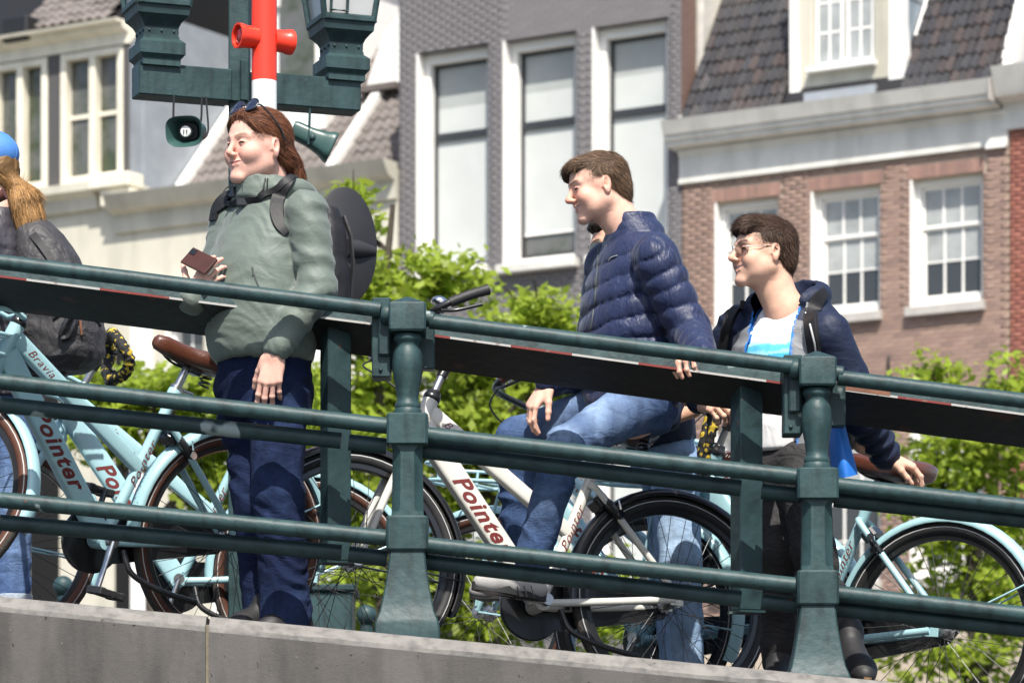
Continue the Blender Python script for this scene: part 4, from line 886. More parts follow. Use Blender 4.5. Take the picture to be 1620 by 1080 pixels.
# bollards and a cabinet on the far side of the bridge
for px_, py_, lab in ((100, 910, 'dark green bollard with ball top by the left bicycles'), (580, 956, 'dark green bollard with ball top behind the first railing post')):
    Y = 20.5 if px_ < 300 else 18.8; s_ = Y / FPX; b_ = P(px_, py_, Y); zb_ = float(deckz(b_[0])) + float(doff(b_[0])); root = tag(empty('bollard', (b_[0], Y, zb_)), lab, 'bollard', 'ball topped bollards across the bridge')
    hgt = b_[2] - zb_; r = 16 * s_
    mb = MB(); mb.sphere((0, 0, hgt - r), r, 20, 12); mb.build('ball', M['green_paint'], root, None, 80)
    mb = MB(); mb.lathe([(r * 1.3, 0), (r * 1.3, .08), (r * .95, .12), (r * .8, hgt - 3.6 * r), (r * .95, hgt - 3.4 * r), (r * .95, hgt - 3.0 * r), (r * .62, hgt - 2.7 * r), (r * .62, hgt - 2.0 * r), (r * .75, hgt - 1.9 * r)], (0, 0, 0), n=18); mb.build('column', M['green_paint'], root, None, 40)
cb_ = P(480, 1000, 19.5); cz = float(deckz(cb_[0])) + float(doff(cb_[0]))
root = tag(empty('utility_cabinet', (cb_[0], 19.5, cz)), 'low dark teal street cabinet behind the woman\'s feet', 'cabinet')
w_, h_ = 160 / FPX * 19.5, P(0, 941, 19.5)[2] - cz
mb = MB(); mb.box((0, 0, h_ / 2), (w_, .4, h_), b=.01); mb.build('body', M['green_paint'], root)
mb = MB(); mb.box((0, 0, h_ + .02), (w_ + .04, .44, .035), b=.008); mb.build('lid', M['green_paint_dark'], root)
print('railing', time.time() - T0)
# ------------------------------------------------------------------ bicycles (local frame: x to the rear wheel, y away from the camera, z up, origin under the crank)
defmat('bike_blue', (0.32, 0.52, 0.56), 0.34, coat=0.25, var=0.10, vscale=7, spots=((0.13, 0.17, 0.17), 32, 0.735))
defmat('bike_white', (0.58, 0.57, 0.52), 0.34, coat=0.25, var=0.10, vscale=7, spots=((0.25, 0.24, 0.22), 32, 0.735))
defmat('tyre_brown', (0.085, 0.030, 0.016), 0.7, var=0.2, vscale=20)
defmat('tyre_black', (0.013, 0.013, 0.014), 0.65, var=0.3, vscale=20)
defmat('tyre_tread', (0.045, 0.042, 0.038), 0.85, var=0.4, vscale=60, bump=0.6, bscale=150)
defmat('reflex', (0.45, 0.45, 0.45), 0.5)
defmat('bike_black', (0.012, 0.012, 0.013), 0.3, coat=0.3)
defmat('rubber', (0.015, 0.015, 0.016), 0.6)
defmat('alu', (0.55, 0.55, 0.55), 0.3, metal=1.0)
defmat('chrome', (0.8, 0.8, 0.8), 0.12, metal=1.0)
defmat('spoke_steel', (0.07, 0.07, 0.07), 0.45, metal=0.4)
defmat('saddle_leather', (0.085, 0.026, 0.013), 0.36, var=0.3, vscale=14, coat=0.3, bump=0.15, bscale=120)
defmat('lettering_red', (0.14, 0.022, 0.02), 0.4)
defmat('grip_brown', (0.09, 0.03, 0.02), 0.5)
TEXT_CACHE = {}
def text_mesh(body, width, mt, shear=0.42, bold=0.03):
    key = (body, round(width, 4), mt.name)
    if key in TEXT_CACHE: return TEXT_CACHE[key]
    cu = bpy.data.curves.new('lettering', 'FONT'); cu.body = body; cu.shear = shear; cu.offset = bold if width > .2 else 0.0; cu.space_character = 1.12; cu.extrude = 0.004; cu.resolution_u = 3
    cu.align_x = 'CENTER'; cu.align_y = 'CENTER'; o = bpy.data.objects.new('lettering_tmp', cu); COL.objects.link(o)
    bpy.context.view_layer.update(); dg = bpy.context.evaluated_depsgraph_get()
    me = bpy.data.meshes.new_from_object(o.evaluated_get(dg)); bpy.data.objects.remove(o)
    V = np.zeros(len(me.vertices) * 3); me.vertices.foreach_get('co', V); V = V.reshape(-1, 3)
    c = (V.max(0) + V.min(0)) / 2; s = width / (V[:, 0].max() - V[:, 0].min()); V = (V - c) * s; V[:, 2] *= 0.3; V[:, 1] *= 0.86
    me.vertices.foreach_set('co', V.ravel()); me.materials.clear(); me.materials.append(mt); me.update(); me.name = 'lettering'
    TEXT_CACHE[key] = me; return me
def put_text(me, parent, origin, xdir, ydir, loc_off=None, name='lettering'):
    o = link(name, me, parent); x = unit(xdir); y = unit(np.asarray(ydir) - np.dot(ydir, x) * x); z = np.cross(x, y)
    m = Matrix(((x[0], y[0], z[0], origin[0]), (x[1], y[1], z[1], origin[1]), (x[2], y[2], z[2], origin[2]), (0, 0, 0, 1))); o.matrix_local = m; return o
def boxtube(mb, a, b, h, w, h2=None, n=20, e=0.5):
    """tube with a rounded oblong section: h in the bicycle's plane, w across"""
    a = np.asarray(a, float); b = np.asarray(b, float); t = unit(b - a); y = np.array((0, 1., 0)); up = np.cross(t, y); secs = []
    for s_ in np.linspace(0, 1, 6):
        hh = h + ((h2 or h) - h) * s_; secs.append(np.array([a + (b - a) * s_ + up * q[0] + y * q[1] for q in superell(hh / 2, w / 2, n, e)]))
    mb.loft(secs)
def wheel(parent, hub, name, tyre_m, seed):
    w = empty(name, hub, parent=parent); R0 = 0.330; a = np.linspace(0, 2 * np.pi, 56, endpoint=False)
    rv = seed * 0.37
    def torus(R_, prof, nm, m, sm=60):
        mb = MB(); secs = [np.array([((R_ + p) * math.cos(t), q, (R_ + p) * math.sin(t)) for p, q in prof]) for t in a]; secs.append(secs[0]); mb.loft(secs, caps=False)
        return mb.build(nm, m, w, None, sm)
    c = circle(0.0225, 14); torus(R0, c, 'tyre', tyre_m)
    tr = circle(0.0235, 14); tr = tr[(tr[:, 0] > 0.008)]; tr = tr[np.argsort(tr[:, 1])]; tr2 = np.concatenate([tr, tr[::-1] - (0.004, 0)])
    torus(R0, tr2, 'tread', M['tyre_tread'])
    for sy in (-1, 1):
        torus(R0, [(0.005 + 0.0018 * math.cos(t) , sy * 0.0222 + 0.0008 * math.sin(t)) for t in np.linspace(0, 2 * np.pi, 5, endpoint=False)], 'reflective_band', M['reflex'])
    torus(0.302, [(-0.010, -0.006), (-0.006, -0.012), (0.012, -0.0125), (0.012, 0.0125), (-0.006, 0.012), (-0.010, 0.006)], 'rim', M['bike_black'], 40)
    mb = MB(); mb.lathe([(0.009, -0.062), (0.009, -0.045), (0.026, -0.043), (0.026, -0.038), (0.018, -0.034), (0.02, 0), (0.018, 0.034), (0.03, 0.038), (0.03, 0.043), (0.009, 0.045), (0.009, 0.062)], (0, 0, 0), (0, 1, 0), 18); mb.build('hub', M['alu'], w, None, 40)
    mb = MB()
    for k in range(36):
        t = 2 * np.pi * k / 36 + rv; s_ = 1 if k % 2 else -1; dt = (0.95 if (k // 2) % 2 else -0.95)
        mb.tube([(0.025 * math.cos(t + dt), s_ * 0.036, 0.025 * math.sin(t + dt)), (0.296 * math.cos(t), s_ * 0.004, 0.296 * math.sin(t))], 0.00125, 4, caps=False)
    mb.build('spokes', M['spoke_steel'], w, None, 60)
    return w
def fender(mb, hub, t0, t1, r=0.366, w=0.033):
    secs = []
    prof = [(-0.012, -w), (0.0, -w * .93), (0.009, -w * .6), (0.013, 0), (0.009, w * .6), (0.0, w * .93), (-0.012, w)]
    pr = prof + [(p - 0.003, q * .96) for p, q in prof[::-1]]
    for t in np.linspace(R(t0), R(t1), 30): secs.append(np.array([(hub[0] + (r + p) * math.cos(t), hub[1] + q, hub[2] + (r + p) * math.sin(t)) for p, q in pr]))
    mb.loft(secs)
BBZ = 0.285; RH = (0.47, 0, 0.35); FH = (-0.635, 0, 0.35)
def make_bike(label, frame_m, tyre_m, fender_m, crank_deg, carrier=True, grip='rubber', drop=0.0, group='city bicycles parked on the bridge'):
    root = tag(empty('bicycle', (0, 0, 0)), label, 'bicycle', group)
    fm = M[frame_m]; HB, HT = np.array((-0.452, 0, 0.765)), np.array((-0.397, 0, 0.905)); ax = unit(HT - HB)
    wheel(root, RH, 'rear_wheel', M[tyre_m], 1); wheel(root, FH, 'front_wheel', M[tyre_m], 2)
    mb = MB(); mb.tube([HB, HT], 0.0255, 18); boxtube(mb, (-0.425, 0, 0.815), (-0.005, 0, 0.30), 0.080, 0.050, 0.072)
    boxtube(mb, (-0.402, 0, 0.868), (0.10, 0, 0.535), 0.055, 0.038, 0.048)
    mb.tube([(0, 0, 0.27), (0.198, 0, 0.80)], 0.0185, 16); mb.lathe([(0.022, -.03), (0.024, 0), (0.022, 0.012)], (0.194, 0, 0.79), unit((0.198, 0, 0.53)), 16)
    mb.lathe([(0.027, -0.042), (0.027, 0.042)], (0, 0, BBZ), (0, 1, 0), 18)
    fr = mb.build('frame', fm, root, None, 40)
    for s_ in (-1, 1):
        mb = MB(); mb.tube(spline([(0.155, s_ * .022, .70), (0.20, s_ * .045, .655), (0.46, s_ * 0.062, 0.365)], 6), 0.0115, 10); mb.build('seat_stay', fm, root, None, 60)
        mb = MB(); mb.tube(spline([(0.01, s_ * .03, BBZ), (0.12, s_ * .048, BBZ + .012), (0.455, s_ * 0.063, 0.345)], 6), 0.0125, 10, flat=.8); mb.box((0.463, s_ * .063, .350), (.045, .008, .05), b=.003); mb.build('chain_stay', fm, root, None, 60)
    fk = MB()
    for s_ in (-1, 1):
        fk.tube(spline([(-0.458, s_ * .03, .765), (-0.475, s_ * 0.05, .735), (-0.55, s_ * .053, .57), (-0.632, s_ * .055, .355)], 7), np.linspace(0.0175, 0.0115, 22), 12)
    fk.tube([HB - ax * .045, HB], 0.026, 16); fk.sphere(HB - ax * .03, .036, 14, 8, (1, 1.3, .8)); fo = fk.build('fork', fm, root, None, 50)
    mb = MB(); mb.lathe([(0.026, 0), (0.029, 0.004), (0.029, .016), (0.026, .02), (0.022, .034), (0.019, .036)], HT, ax, 18); mb.build('headset', M['bike_black'], root, None, 40)
    mb = MB(); mb.tube([HT, HT + ax * .10], 0.0125, 14); mb.build('steerer', M['alu'], root, None, 60)
    bar_c = np.array((-0.390, 0, 1.045)); mb = MB(); mb.tube(spline([HT + ax * .09, HT + ax * .13, bar_c], 5), 0.017, 12); mb.lathe([(0.019, -.03), (0.019, .03)], bar_c, (0, 1, 0), 14); mb.build('stem', M['bike_black'], root, None, 50)
    hb = MB(); half = [(x - .035, y, z - .128) for x, y, z in ((-0.355, 0.0, 1.173), (-0.385, 0.06, 1.172), (-0.44, .15, 1.20), (-0.475, .24, 1.225), (-0.455, .295, 1.245), (-0.39, .32, 1.28), (-0.315, .33, 1.312))]; HB_ = np.array((-.035, 0, -.128))
    for s_ in (-1, 1): hb.tube(spline([(x, y * s_, z) for x, y, z in half], 5), 0.0112, 10)
    hbar = hb.build('handlebar', M['bike_black'], root, None, 60)
    for s_ in (-1, 1):
        mb = MB(); g = spline([(-0.425, .308 * s_, 1.262), (-0.37, .325 * s_, 1.289), (-0.308, .331 * s_, 1.316)], 6) + HB_; mb.tube(g, [.0165] + [.0155, .017] * 5 + [.0165, .0185], 14); mb.build('grip', M[grip], hbar, None, 60)
        mb = MB(); mb.box(np.array((-0.445, .29 * s_, 1.247)) + HB_, (.03, .03, .03), b=.006); mb.tube(spline([(-.45, .30 * s_, 1.235), (-.41, .325 * s_, 1.235), (-.33, .34 * s_, 1.262)], 5) + HB_, 0.006, 8); mb.build('brake_lever', M['bike_black'], hbar, None, 60)
    mb = MB(); bc = np.array((-0.445, -0.262, 1.262)) + HB_; mb.lathe([(.022, 0), (.028, .004), (.029, .012), (.024, .022), (.012, .028), (.001, .029)], bc, unit((.2, -.1, 1)), 18); mb.tube([bc, bc - (0, 0, .03)], .008, 8); mb.build('bell', M['chrome'], hbar, None, 60)
    mb = MB()
    for s_ in (-1, 1): mb.tube(spline([(-.48, .29 * s_, 1.112), (-.56, .2 * s_, 1.05), (-.53, .06 * s_, .97), (-.46, .03 * s_, .90), (-.44, .028 * s_, .82)], 7), .0032, 6)
    mb.build('cable', M['rubber'], root, None, 60)
    mb = MB(); sp = np.array((0.198, 0, 0.53)) / np.linalg.norm((0.198, 0, 0.53)); b0 = np.array((0.198, 0, 0.80)); mb.tube([b0, b0 + sp * (.085 - drop)], 0.0138, 14); mb.build('seat_post', M['alu'], root, None, 60)
    mb = MB(); mb.lathe([(.0225, -.012), (.0225, .012)], b0, sp, 16); mb.tube([b0 + (.015, -.02, 0), b0 + (.05, -.025, -.006)], .006, 8); mb.build('seat_clamp', M['alu'], root, None, 60)
    # saddle: leather top, steel springs below
    SO_ = np.array((.02, 0, .055)); sd = MB(); secs = []
    for x, w, zt, th in ((.085, .012, .985, .02), (.095, .020, .995, .038), (.13, .026, 1.0, .048), (.18, .034, .996, .05), (.23, .052, .995, .052), (.28, .082, 1.0, .058), (.32, .098, 1.008, .064), (.355, .098, 1.012, .062), (.378, .080, 1.008, .05), (.388, .05, 1.0, .025)):
        rg_ = []
        for t in np.linspace(0, 2 * np.pi, 20, endpoint=False):
            cy, cz = math.cos(t), math.sin(t); yy = w * np.sign(cy) * abs(cy) ** .8
            zz = zt + (-.012 * (cy ** 2) if cz >= 0 else -.012 * cy ** 2 - th * 1.25 * abs(cz) ** .7); rg_.append((x - .02, yy, (zz if cz < 0 else zt - .014 * abs(cy) ** 2.2) - .055))
        secs.append(np.array(rg_))
    sd.loft(secs); sa = sd.build('saddle', M['saddle_leather'], root, None, 60)
    mb = MB()
    for s_ in (-1, 1):
        mb.tube(spline([(.11, .008 * s_, .955), (.18, .02 * s_, .93), (.27, .022 * s_, .93), (.34, .06 * s_, .945)], 5) - SO_, .0045, 6)
        hx = [(0.335 + .018 * math.cos(t), .055 * s_ + .018 * math.sin(t), .90 + .045 * t / 18.8) for t in np.linspace(0, 18.8, 30)]; mb.tube(np.array(hx) - SO_, .0035, 5)
    mb.box((.23, 0, .873), (.05, .05, .03), b=.006); mb.build('saddle_rails', M['bike_black'], sa, None, 60)
    mb = MB()
    for i in range(5): mb.tube([(.265 + .012 * i, -.088 - .003 * i, .920), (.272 + .012 * i, -.083 - .003 * i, .937)], .0016, 4)
    mb.build('stitching', M['reflex'], sa)
    piv = Vector((.23, 0, .87)); sa.matrix_local = Matrix.Translation((.02, 0, -drop)) @ Matrix.Translation(piv) @ Matrix.Rotation(R(9), 4, 'Y') @ Matrix.Translation(-piv)
    # fenders and stays
    mb = MB(); fender(mb, RH, -8, 190); rf = mb.build('rear_fender', M[fender_m], root, None, 50)
    mb = MB(); [mb.tube([(RH[0] + .365 * math.cos(R(28)), s_ * .03, RH[2] + .365 * math.sin(R(28))), (RH[0], s_ * .06, RH[2])], .0035, 6) for s_ in (-1, 1)]; mb.build('fender_stay', M[fender_m], rf, None, 60)
    mb = MB(); fender(mb, FH, -22, 132); ff = mb.build('front_fender', M[fender_m], root, None, 50)
    mb = MB(); [mb.tube([(FH[0] + .365 * math.cos(R(-5)), s_ * .03, FH[2] + .365 * math.sin(R(-5))), (FH[0], s_ * .058, FH[2])], .0035, 6) for s_ in (-1, 1)]; mb.build('fender_stay', M[fender_m], ff, None, 60)
    # chain case, chain guard disc, cranks, pedals, stand, lock
    mb = MB(); mb.lathe([(.105, .052), (.108, .056), (.108, .066), (.10, .072)], (0, 0, BBZ), (0, 1, 0), 36); mb.loft([np.array([(x, y, z) for x, y, z in ((0.0, yy, BBZ + .075), (0.47, yy, .40), (0.505, yy, .35), (0.47, yy, .305), (0.0, yy, BBZ - .085))]) for yy in (.053, .070)]); mb.build('chain_case', M['bike_black'], root, None, 30)
    cr = R(crank_deg)
    for s_, ang in ((-1, cr), (1, cr + math.pi)):
        e = np.array((math.cos(ang) * .17, s_ * .095, BBZ + math.sin(ang) * .17)); a0 = np.array((0, s_ * .075, BBZ))
        mb = MB(); mb.tube([a0, a0 * .5 + e * .5 + (0, s_ * .002, 0), e], [.017, .0125, .0135], 12, flat=.65); mb.lathe([(.019, -.012), (.019, .012)], a0, (0, 1, 0), 14); ck = mb.build('crank', M['alu' if s_ < 0 else 'bike_black'], root, None, 50)
        mb = MB(); pc = e + (0, s_ * .062, 0); Mp = np.array(Matrix.Rotation(R(8), 3, 'Y'))
        for dx in (-.036, .036): mb.box(pc + Mp @ np.array((dx, 0, 0)), (.022, .095, .026), Mp, b=.004)
        for k in (-1, 1): mb.box(pc + (0, k * .04, 0), (.09, .014, .022), Mp, b=.003)
        mb.lathe([(.011, -.05), (.011, .05)], pc, (0, 1, 0), 10); mb.build('pedal', M['rubber'], ck, None, 40)
    mb = MB(); mb.tube(spline([(.06, -.045, BBZ - .02), (.09, -.07, BBZ - .09), (.2, -.08, BBZ - .13), (.33, -.085, BBZ - .15)], 6), .010, 10); mb.build('kickstand', M['bike_black'], root, None, 60)
    mb = MB(); c0 = np.array((.235, 0, .615)); dn = unit((-.72, 0, .69)); al = np.array((.69, 0, .72)) * -1
    mb.tube([c0 + np.array((0, 1., 0)) * .052 * math.cos(t) + unit((.47 - .235, 0, .35 - .615)) * (-.055 * math.sin(t)) for t in np.linspace(-.6, math.pi + .6, 16)], .013, 8, flat=1.6)
    mb.box(c0 + (-.035, -.0, .035), (.05, .075, .045), np.array(Matrix.Rotation(R(-45), 3, 'Y')), b=.008); lk = mb.build('wheel_lock', M['bike_black'], root, None, 50)
    mb = MB(); mb.tube([c0 + (.005, -.075, .03), c0 + (.012, -.08, -.0)], .003, 5); mb.lathe([(.013, -.0015), (.013, .0015)], c0 + (.013, -.083, -.016), unit((.2, -1, .2)), 12); mb.build('key', M['chrome'], lk)
    if carrier:
        mb = MB()
        for s_ in (-1, 1):
            mb.tube(spline([(-.405, .055 * s_, .93), (-.46, .065 * s_, .945), (-.52, .07 * s_, .93), (-.535, .07 * s_, .86), (-.56, .08 * s_, .79)], 6), .0085, 8)
            mb.tube(spline([(-.56, .08 * s_, .80), (-.60, .075 * s_, .6), (-.632, .066 * s_, .37)], 5), .006, 8)
        mb.tube(spline([(-.405, -.055, .93), (-.40, 0, .935), (-.405, .055, .93)], 4), .0085, 8)
        loop = [(-.50, -.13, .80), (-.50, .13, .80), (-.82, .13, .80), (-.82, -.13, .80)]; mb.tube(spline(loop, 6, True), .0075, 8, closed=True)
        loop = [(-.50, -.14, .86), (-.50, .14, .86), (-.83, .14, .86), (-.83, -.14, .86)]; mb.tube(spline(loop, 6, True), .0065, 8, closed=True)
        for k in range(4): mb.tube([(-.53 - .09 * k, -.135, .80), (-.53 - .09 * k, .135, .80)], .005, 6)
        for x in (-.55, -.78):
            for s_ in (-1, 1): mb.tube([(x, .14 * s_, .80), (x, .145 * s_, .86)], .005, 6)
        mb.build('front_carrier', fm, root, None, 60)
    lp = np.array((-.56, -.0, .735)) if carrier else np.array((-.52, 0, .80))
    mb = MB(); mb.lathe([(.012, .05), (.026, .035), (.032, 0), (.034, -.012), (.031, -.014)], lp, (1, 0, 0), 20); hl = mb.build('headlamp', M['chrome' if carrier else 'bike_black'], root, None, 50)
    mb = MB(); mb.lathe([(.030, -.013), (.001, -.013)], lp, (1, 0, 0), 20, caps=False); mb.build('lens', M['reflex'], hl, None, 50)
    # lettering on both sides
    dd = unit((0.42, 0, -0.515)); pt = text_mesh('Pointer', 0.30, M['lettering_red']); sdir = unit((0.198, 0, 0.53)); td = unit((0.502, 0, -0.333))
    small = text_mesh('Pointer', 0.165, M['lettering_red']); bra = text_mesh('Bravia', 0.115, M['lettering_red'])
    for s_ in (-1, 1):
        f = -s_   # reading direction flips on the far side
        put_text(pt, root, np.array((-.425, 0, .815)) + dd * .345 + (0, s_ * .0253, 0), dd * f, np.cross((0, -s_, 0), dd * f) * -1 if False else np.cross(np.array((0, s_, 0.)), dd * f))
        put_text(small, root, np.array((0, 0, .27)) + sdir * .30 + (0, s_ * .0188, 0), sdir * f, np.cross(np.array((0, s_, 0.)), sdir * f))
        put_text(bra, root, np.array((-.402, 0, .868)) + td * .12 + (0, s_ * .0193, 0), td * f, np.cross(np.array((0, s_, 0.)), td * f))
    return root
SLP = math.atan(0.0957)
def place(root, px, Y, yaw, lean=0.0, label=None):
    X = (px - 810) / FPX * Y; root.location = (X, Y, float(deckz(X)) + float(doff(X))); root.scale = (1.09, 1.09, 1.09); root.rotation_euler = (R(lean), SLP * math.cos(R(yaw)), R(yaw))
    if label: root['label'] = label
    return root
bike1 = place(make_bike('pale blue bicycle nearest the left edge, brown saddle beside the woman in the green jacket', 'bike_blue', 'tyre_brown', 'bike_blue', -105, grip='grip_brown'), 140, 13.4, 36, 8)
bike2 = place(copy_tree(bike1), 268, 14.7, 10, 0, label='pale blue bicycle standing behind the leftmost one, its rear wheel behind the woman\'s legs')
bike4 = place(copy_tree(bike1), 1008, 14.48, -28, 0, label='pale blue bicycle with front rack behind the white bicycle')
bike3 = place(make_bike('white bicycle with black fenders that the man in the blue puffer jacket sits on', 'bike_white', 'tyre_black', 'bike_black', 182, carrier=False), 846, 13.45, 22, -7)
bike5 = place(make_bike('pale blue bicycle with black tyres at the right, held by the young man in glasses', 'bike_blue', 'tyre_black', 'bike_blue', -75, drop=.045), 1275, 13.96, -30, 2)
def steer(root, deg):
    hb, ht = Vector((-0.452, 0, 0.765)), Vector((-0.397, 0, 0.905)); Rm = Matrix.Translation(hb) @ Matrix.Rotation(R(deg), 4, (ht - hb).normalized()) @ Matrix.Translation(-hb)
    for ch in root.children:
        if ch.name.split('.')[0] in ('fork', 'front_wheel', 'front_fender', 'headset', 'steerer', 'stem', 'handlebar', 'cable', 'headlamp'): ch.matrix_local = Rm @ ch.matrix_local
bpy.context.view_layer.update()
steer(bike1, -55)
# yellow and black cloth covered chain locks slung on two handlebars
def lock_mat():
    m = bpy.data.materials.new('lock_cloth'); m.use_nodes = True; t = m.node_tree; b = t.nodes['Principled BSDF']; b.inputs['Roughness'].default_value = .8
    tc = t.nodes.new('ShaderNodeTexCoord'); v = t.nodes.new('ShaderNodeTexNoise'); v.inputs['Scale'].default_value = 42; v.inputs['Detail'].default_value = 1; t.links.new(tc.outputs['Object'], v.inputs['Vector'])
    cr = t.nodes.new('ShaderNodeValToRGB'); cr.color_ramp.elements[0].position = .585; cr.color_ramp.elements[1].position = .61; cr.color_ramp.elements[0].color = (.012, .012, .012, 1); cr.color_ramp.elements[1].color = (.5, .36, .03, 1)
    t.links.new(v.outputs['Fac'], cr.inputs[0]); t.links.new(cr.outputs[0], b.inputs['Base Color']); return m
M['lock_cloth'] = lock_mat()
def chain_lock(label, pts, r=.019):
    pts = np.array(pts); o = pts.mean(0); root = tag(empty('chain_lock', o), label, 'bicycle lock', 'cloth covered chain locks on handlebars')
    sp = spline(pts - o, 10, True); mb = MB(); rad = r * (1 + .16 * np.sin(np.arange(len(sp)) * 2.1)); mb.tube(sp, rad, 10, closed=True); mb.build('sleeve', M['lock_cloth'], root, None, 60)
    mb = MB(); c = sp[len(sp) // 2]; mb.box(c, (.05, .035, .06), b=.008); mb.build('lock_body', M['bike_black'], root)
chain_lock('yellow and black cloth lock on the handlebar of the second blue bicycle from left', [P(178, 528, 14.8), P(192, 545, 14.7), P(205, 570, 14.7), P(196, 592, 14.75), P(176, 598, 14.85), P(168, 582, 14.95), P(176, 560, 15.0), P(170, 540, 14.95)], .022)
chain_lock('yellow and black cloth covered lock hanging down the stem of the rightmost bicycle', [P(1132, 628, 13.85), P(1140, 650, 13.8), P(1128, 680, 13.8), P(1118, 720, 13.82), P(1113, 750, 13.85), P(1108, 735, 13.95), P(1114, 690, 13.95), P(1124, 650, 13.95)], .016)
print('bikes', time.time() - T0)
# ------------------------------------------------------------------ soft bodies: blended distance fields turned into one continuous mesh
def n_hash(i, j, k, s):
    h = (i * 374761393 + j * 668265263 + k * 2147483647 + s * 974634777) & 0xffffffff
    h = ((h ^ (h >> 13)) * 1274126177) & 0xffffffff
    return ((h ^ (h >> 16)) & 0xffff) / 32767.5 - 1.0
def vnoise(Pt, s=0):
    Pt = np.asarray(Pt, np.float64); i = np.floor(Pt).astype(np.int64); f = Pt - i; u = f * f * (3 - 2 * f); out = 0
    for dx in (0, 1):
        for dy in (0, 1):
            for dz in (0, 1):
                w = (u[:, 0] if dx else 1 - u[:, 0]) * (u[:, 1] if dy else 1 - u[:, 1]) * (u[:, 2] if dz else 1 - u[:, 2])
                out = out + w * n_hash(i[:, 0] + dx, i[:, 1] + dy, i[:, 2] + dz, s)
    return out
def fbm(Pt, s=0, o=3): return sum(vnoise(Pt * 2.03 ** k, s + k) * 0.5 ** k for k in range(o))
class SDF:
    def __init__(s): s.pr = []
    def add(s, f, lo, hi, k=0.02, op='u'): s.pr.append((f, np.asarray(lo, float), np.asarray(hi, float), k, op)); return s
    def cone(s, a, b, ra, rb, k=0.02, flat=None, op='u', fn=None):
        """round cone; flat = (direction, factor) thins it along a direction; fn(points, t) adds to the distance"""
        a = np.asarray(a, float); b = np.asarray(b, float); ab = b - a; L2 = max(ab @ ab, 1e-12); m = max(ra, rb) * (1.0 if not flat else max(1, flat[1])) + k
        lo = np.minimum(a, b) - m; hi = np.maximum(a, b) + m
        fd = unit(flat[0]) if flat else None
        def f(p):
            q = p - a; t = np.clip(q @ ab / L2, 0, 1); d = q - t[:, None] * ab
            if fd is not None:
                c = d @ fd; d = d - np.outer(c, fd) + np.outer(c / flat[1], fd)
            r = np.sqrt((d * d).sum(1)) - (ra + (rb - ra) * t)
            if fn is not None: r = r + fn(p, t)
            return r
        return s.add(f, lo, hi, k, op)
    def chain(s, pts, rs, k=0.02, **kw):
        for i in range(len(pts) - 1): s.cone(pts[i], pts[i + 1], rs[i], rs[i + 1], k, **kw)
        return s
    def ell(s, c, r, k=0.02, axes=None, op='u'):
        c = np.asarray(c, float); r = np.asarray(r, float); A = np.eye(3) if axes is None else np.asarray(axes, float)   # rows are axes
        m = r.max() + k
        def f(p):
            q = (p - c) @ A.T / r; n = np.sqrt((q * q).sum(1)); n2 = np.sqrt(((q / r) ** 2).sum(1)) + 1e-9; return n * (n - 1) / n2
        return s.add(f, c - m, c + m, k, op)
    def loft(s, O, L, F, U, secs, k=0.02, fn=None, e=2.0, op='u'):
        """oval body along U; secs rows: u, offset along L, offset along F, half width along L, half depth along F"""
        O = np.asarray(O, float); S = np.asarray(secs, float); Lx, Fx, Ux = unit(L), unit(F), unit(U)
        m = S[:, 3:].max() + np.abs(S[:, 1:3]).max() + k; p0 = O + Ux * S[0, 0]; p1 = O + Ux * S[-1, 0]
        def f(p):
            q = p - O; u = q @ Ux; uc = np.clip(u, S[0, 0], S[-1, 0]); g = [np.interp(uc, S[:, 0], S[:, j]) for j in (1, 2, 3, 4)]
            x = (np.abs(q @ Lx - g[0]) + 1e-9) / g[2]; y = (np.abs(q @ Fx - g[1]) + 1e-9) / g[3]; n = (x ** e + y ** e) ** (1 / e)
            d = (n - 1) * np.minimum(g[2], g[3]); du = np.maximum(S[0, 0] - u, u - S[-1, 0])
            d = np.where(du > 0, np.sqrt(np.maximum(d, 0) ** 2 + du ** 2) + np.minimum(d, 0) * 0, d)
            if fn is not None: d = d + fn(p, u)
            return d
        return s.add(f, np.minimum(p0, p1) - m, np.maximum(p0, p1) + m, k, op)
    def eval(s, p):
        d = np.full(len(p), 0.25)
        for f, lo, hi, k, op in s.pr:
            idx = np.nonzero(((p > lo) & (p < hi)).all(1))[0]
            if not len(idx): continue
            v = f(p[idx]); c = d[idx]
            if op == 'u':
                h = np.maximum(k - np.abs(c - v), 0) / k; d[idx] = np.minimum(c, v) - h * h * k * 0.25
            else:
                h = np.maximum(k - np.abs(c + v), 0) / k; d[idx] = np.maximum(c, -v) + h * h * k * 0.25
        return d
    def bounds(s):
        lo = np.min([q[1] for q in s.pr if q[4] == 'u'], 0); hi = np.max([q[2] for q in s.pr if q[4] == 'u'], 0); return lo, hi
    def mesh(s, h, lo=None, hi=None):
        l0, h0 = s.bounds(); lo = l0 if lo is None else np.asarray(lo); hi = h0 if hi is None else np.asarray(hi); lo = lo - 2 * h
        n = np.ceil((hi - lo) / h).astype(int) + 3
        # coarse pass first, only blocks near the surface are evaluated finely
        B = 6; nb = -(-n // B); cs = (np.indices(nb).reshape(3, -1).T * B + B / 2) * h + lo
        dc = s.eval(cs); near = np.abs(dc) < h * B * 1.3 + 0.02
        D = np.full(nb * B, 0.2, np.float32); Dc = dc.reshape(nb)
        D[:] = np.repeat(np.repeat(np.repeat(Dc, B, 0), B, 1), B, 2)
        loc = np.indices((B, B, B)).reshape(3, -1).T; nbk = np.argwhere(near.reshape(nb))
        ids = (nbk[:, None, :] * B + loc[None]).reshape(-1, 3)
        for c0 in range(0, len(ids), 400000):
            q = ids[c0:c0 + 400000]; D[q[:, 0], q[:, 1], q[:, 2]] = s.eval(q * h + lo)
        return surface_nets(D, lo, h)
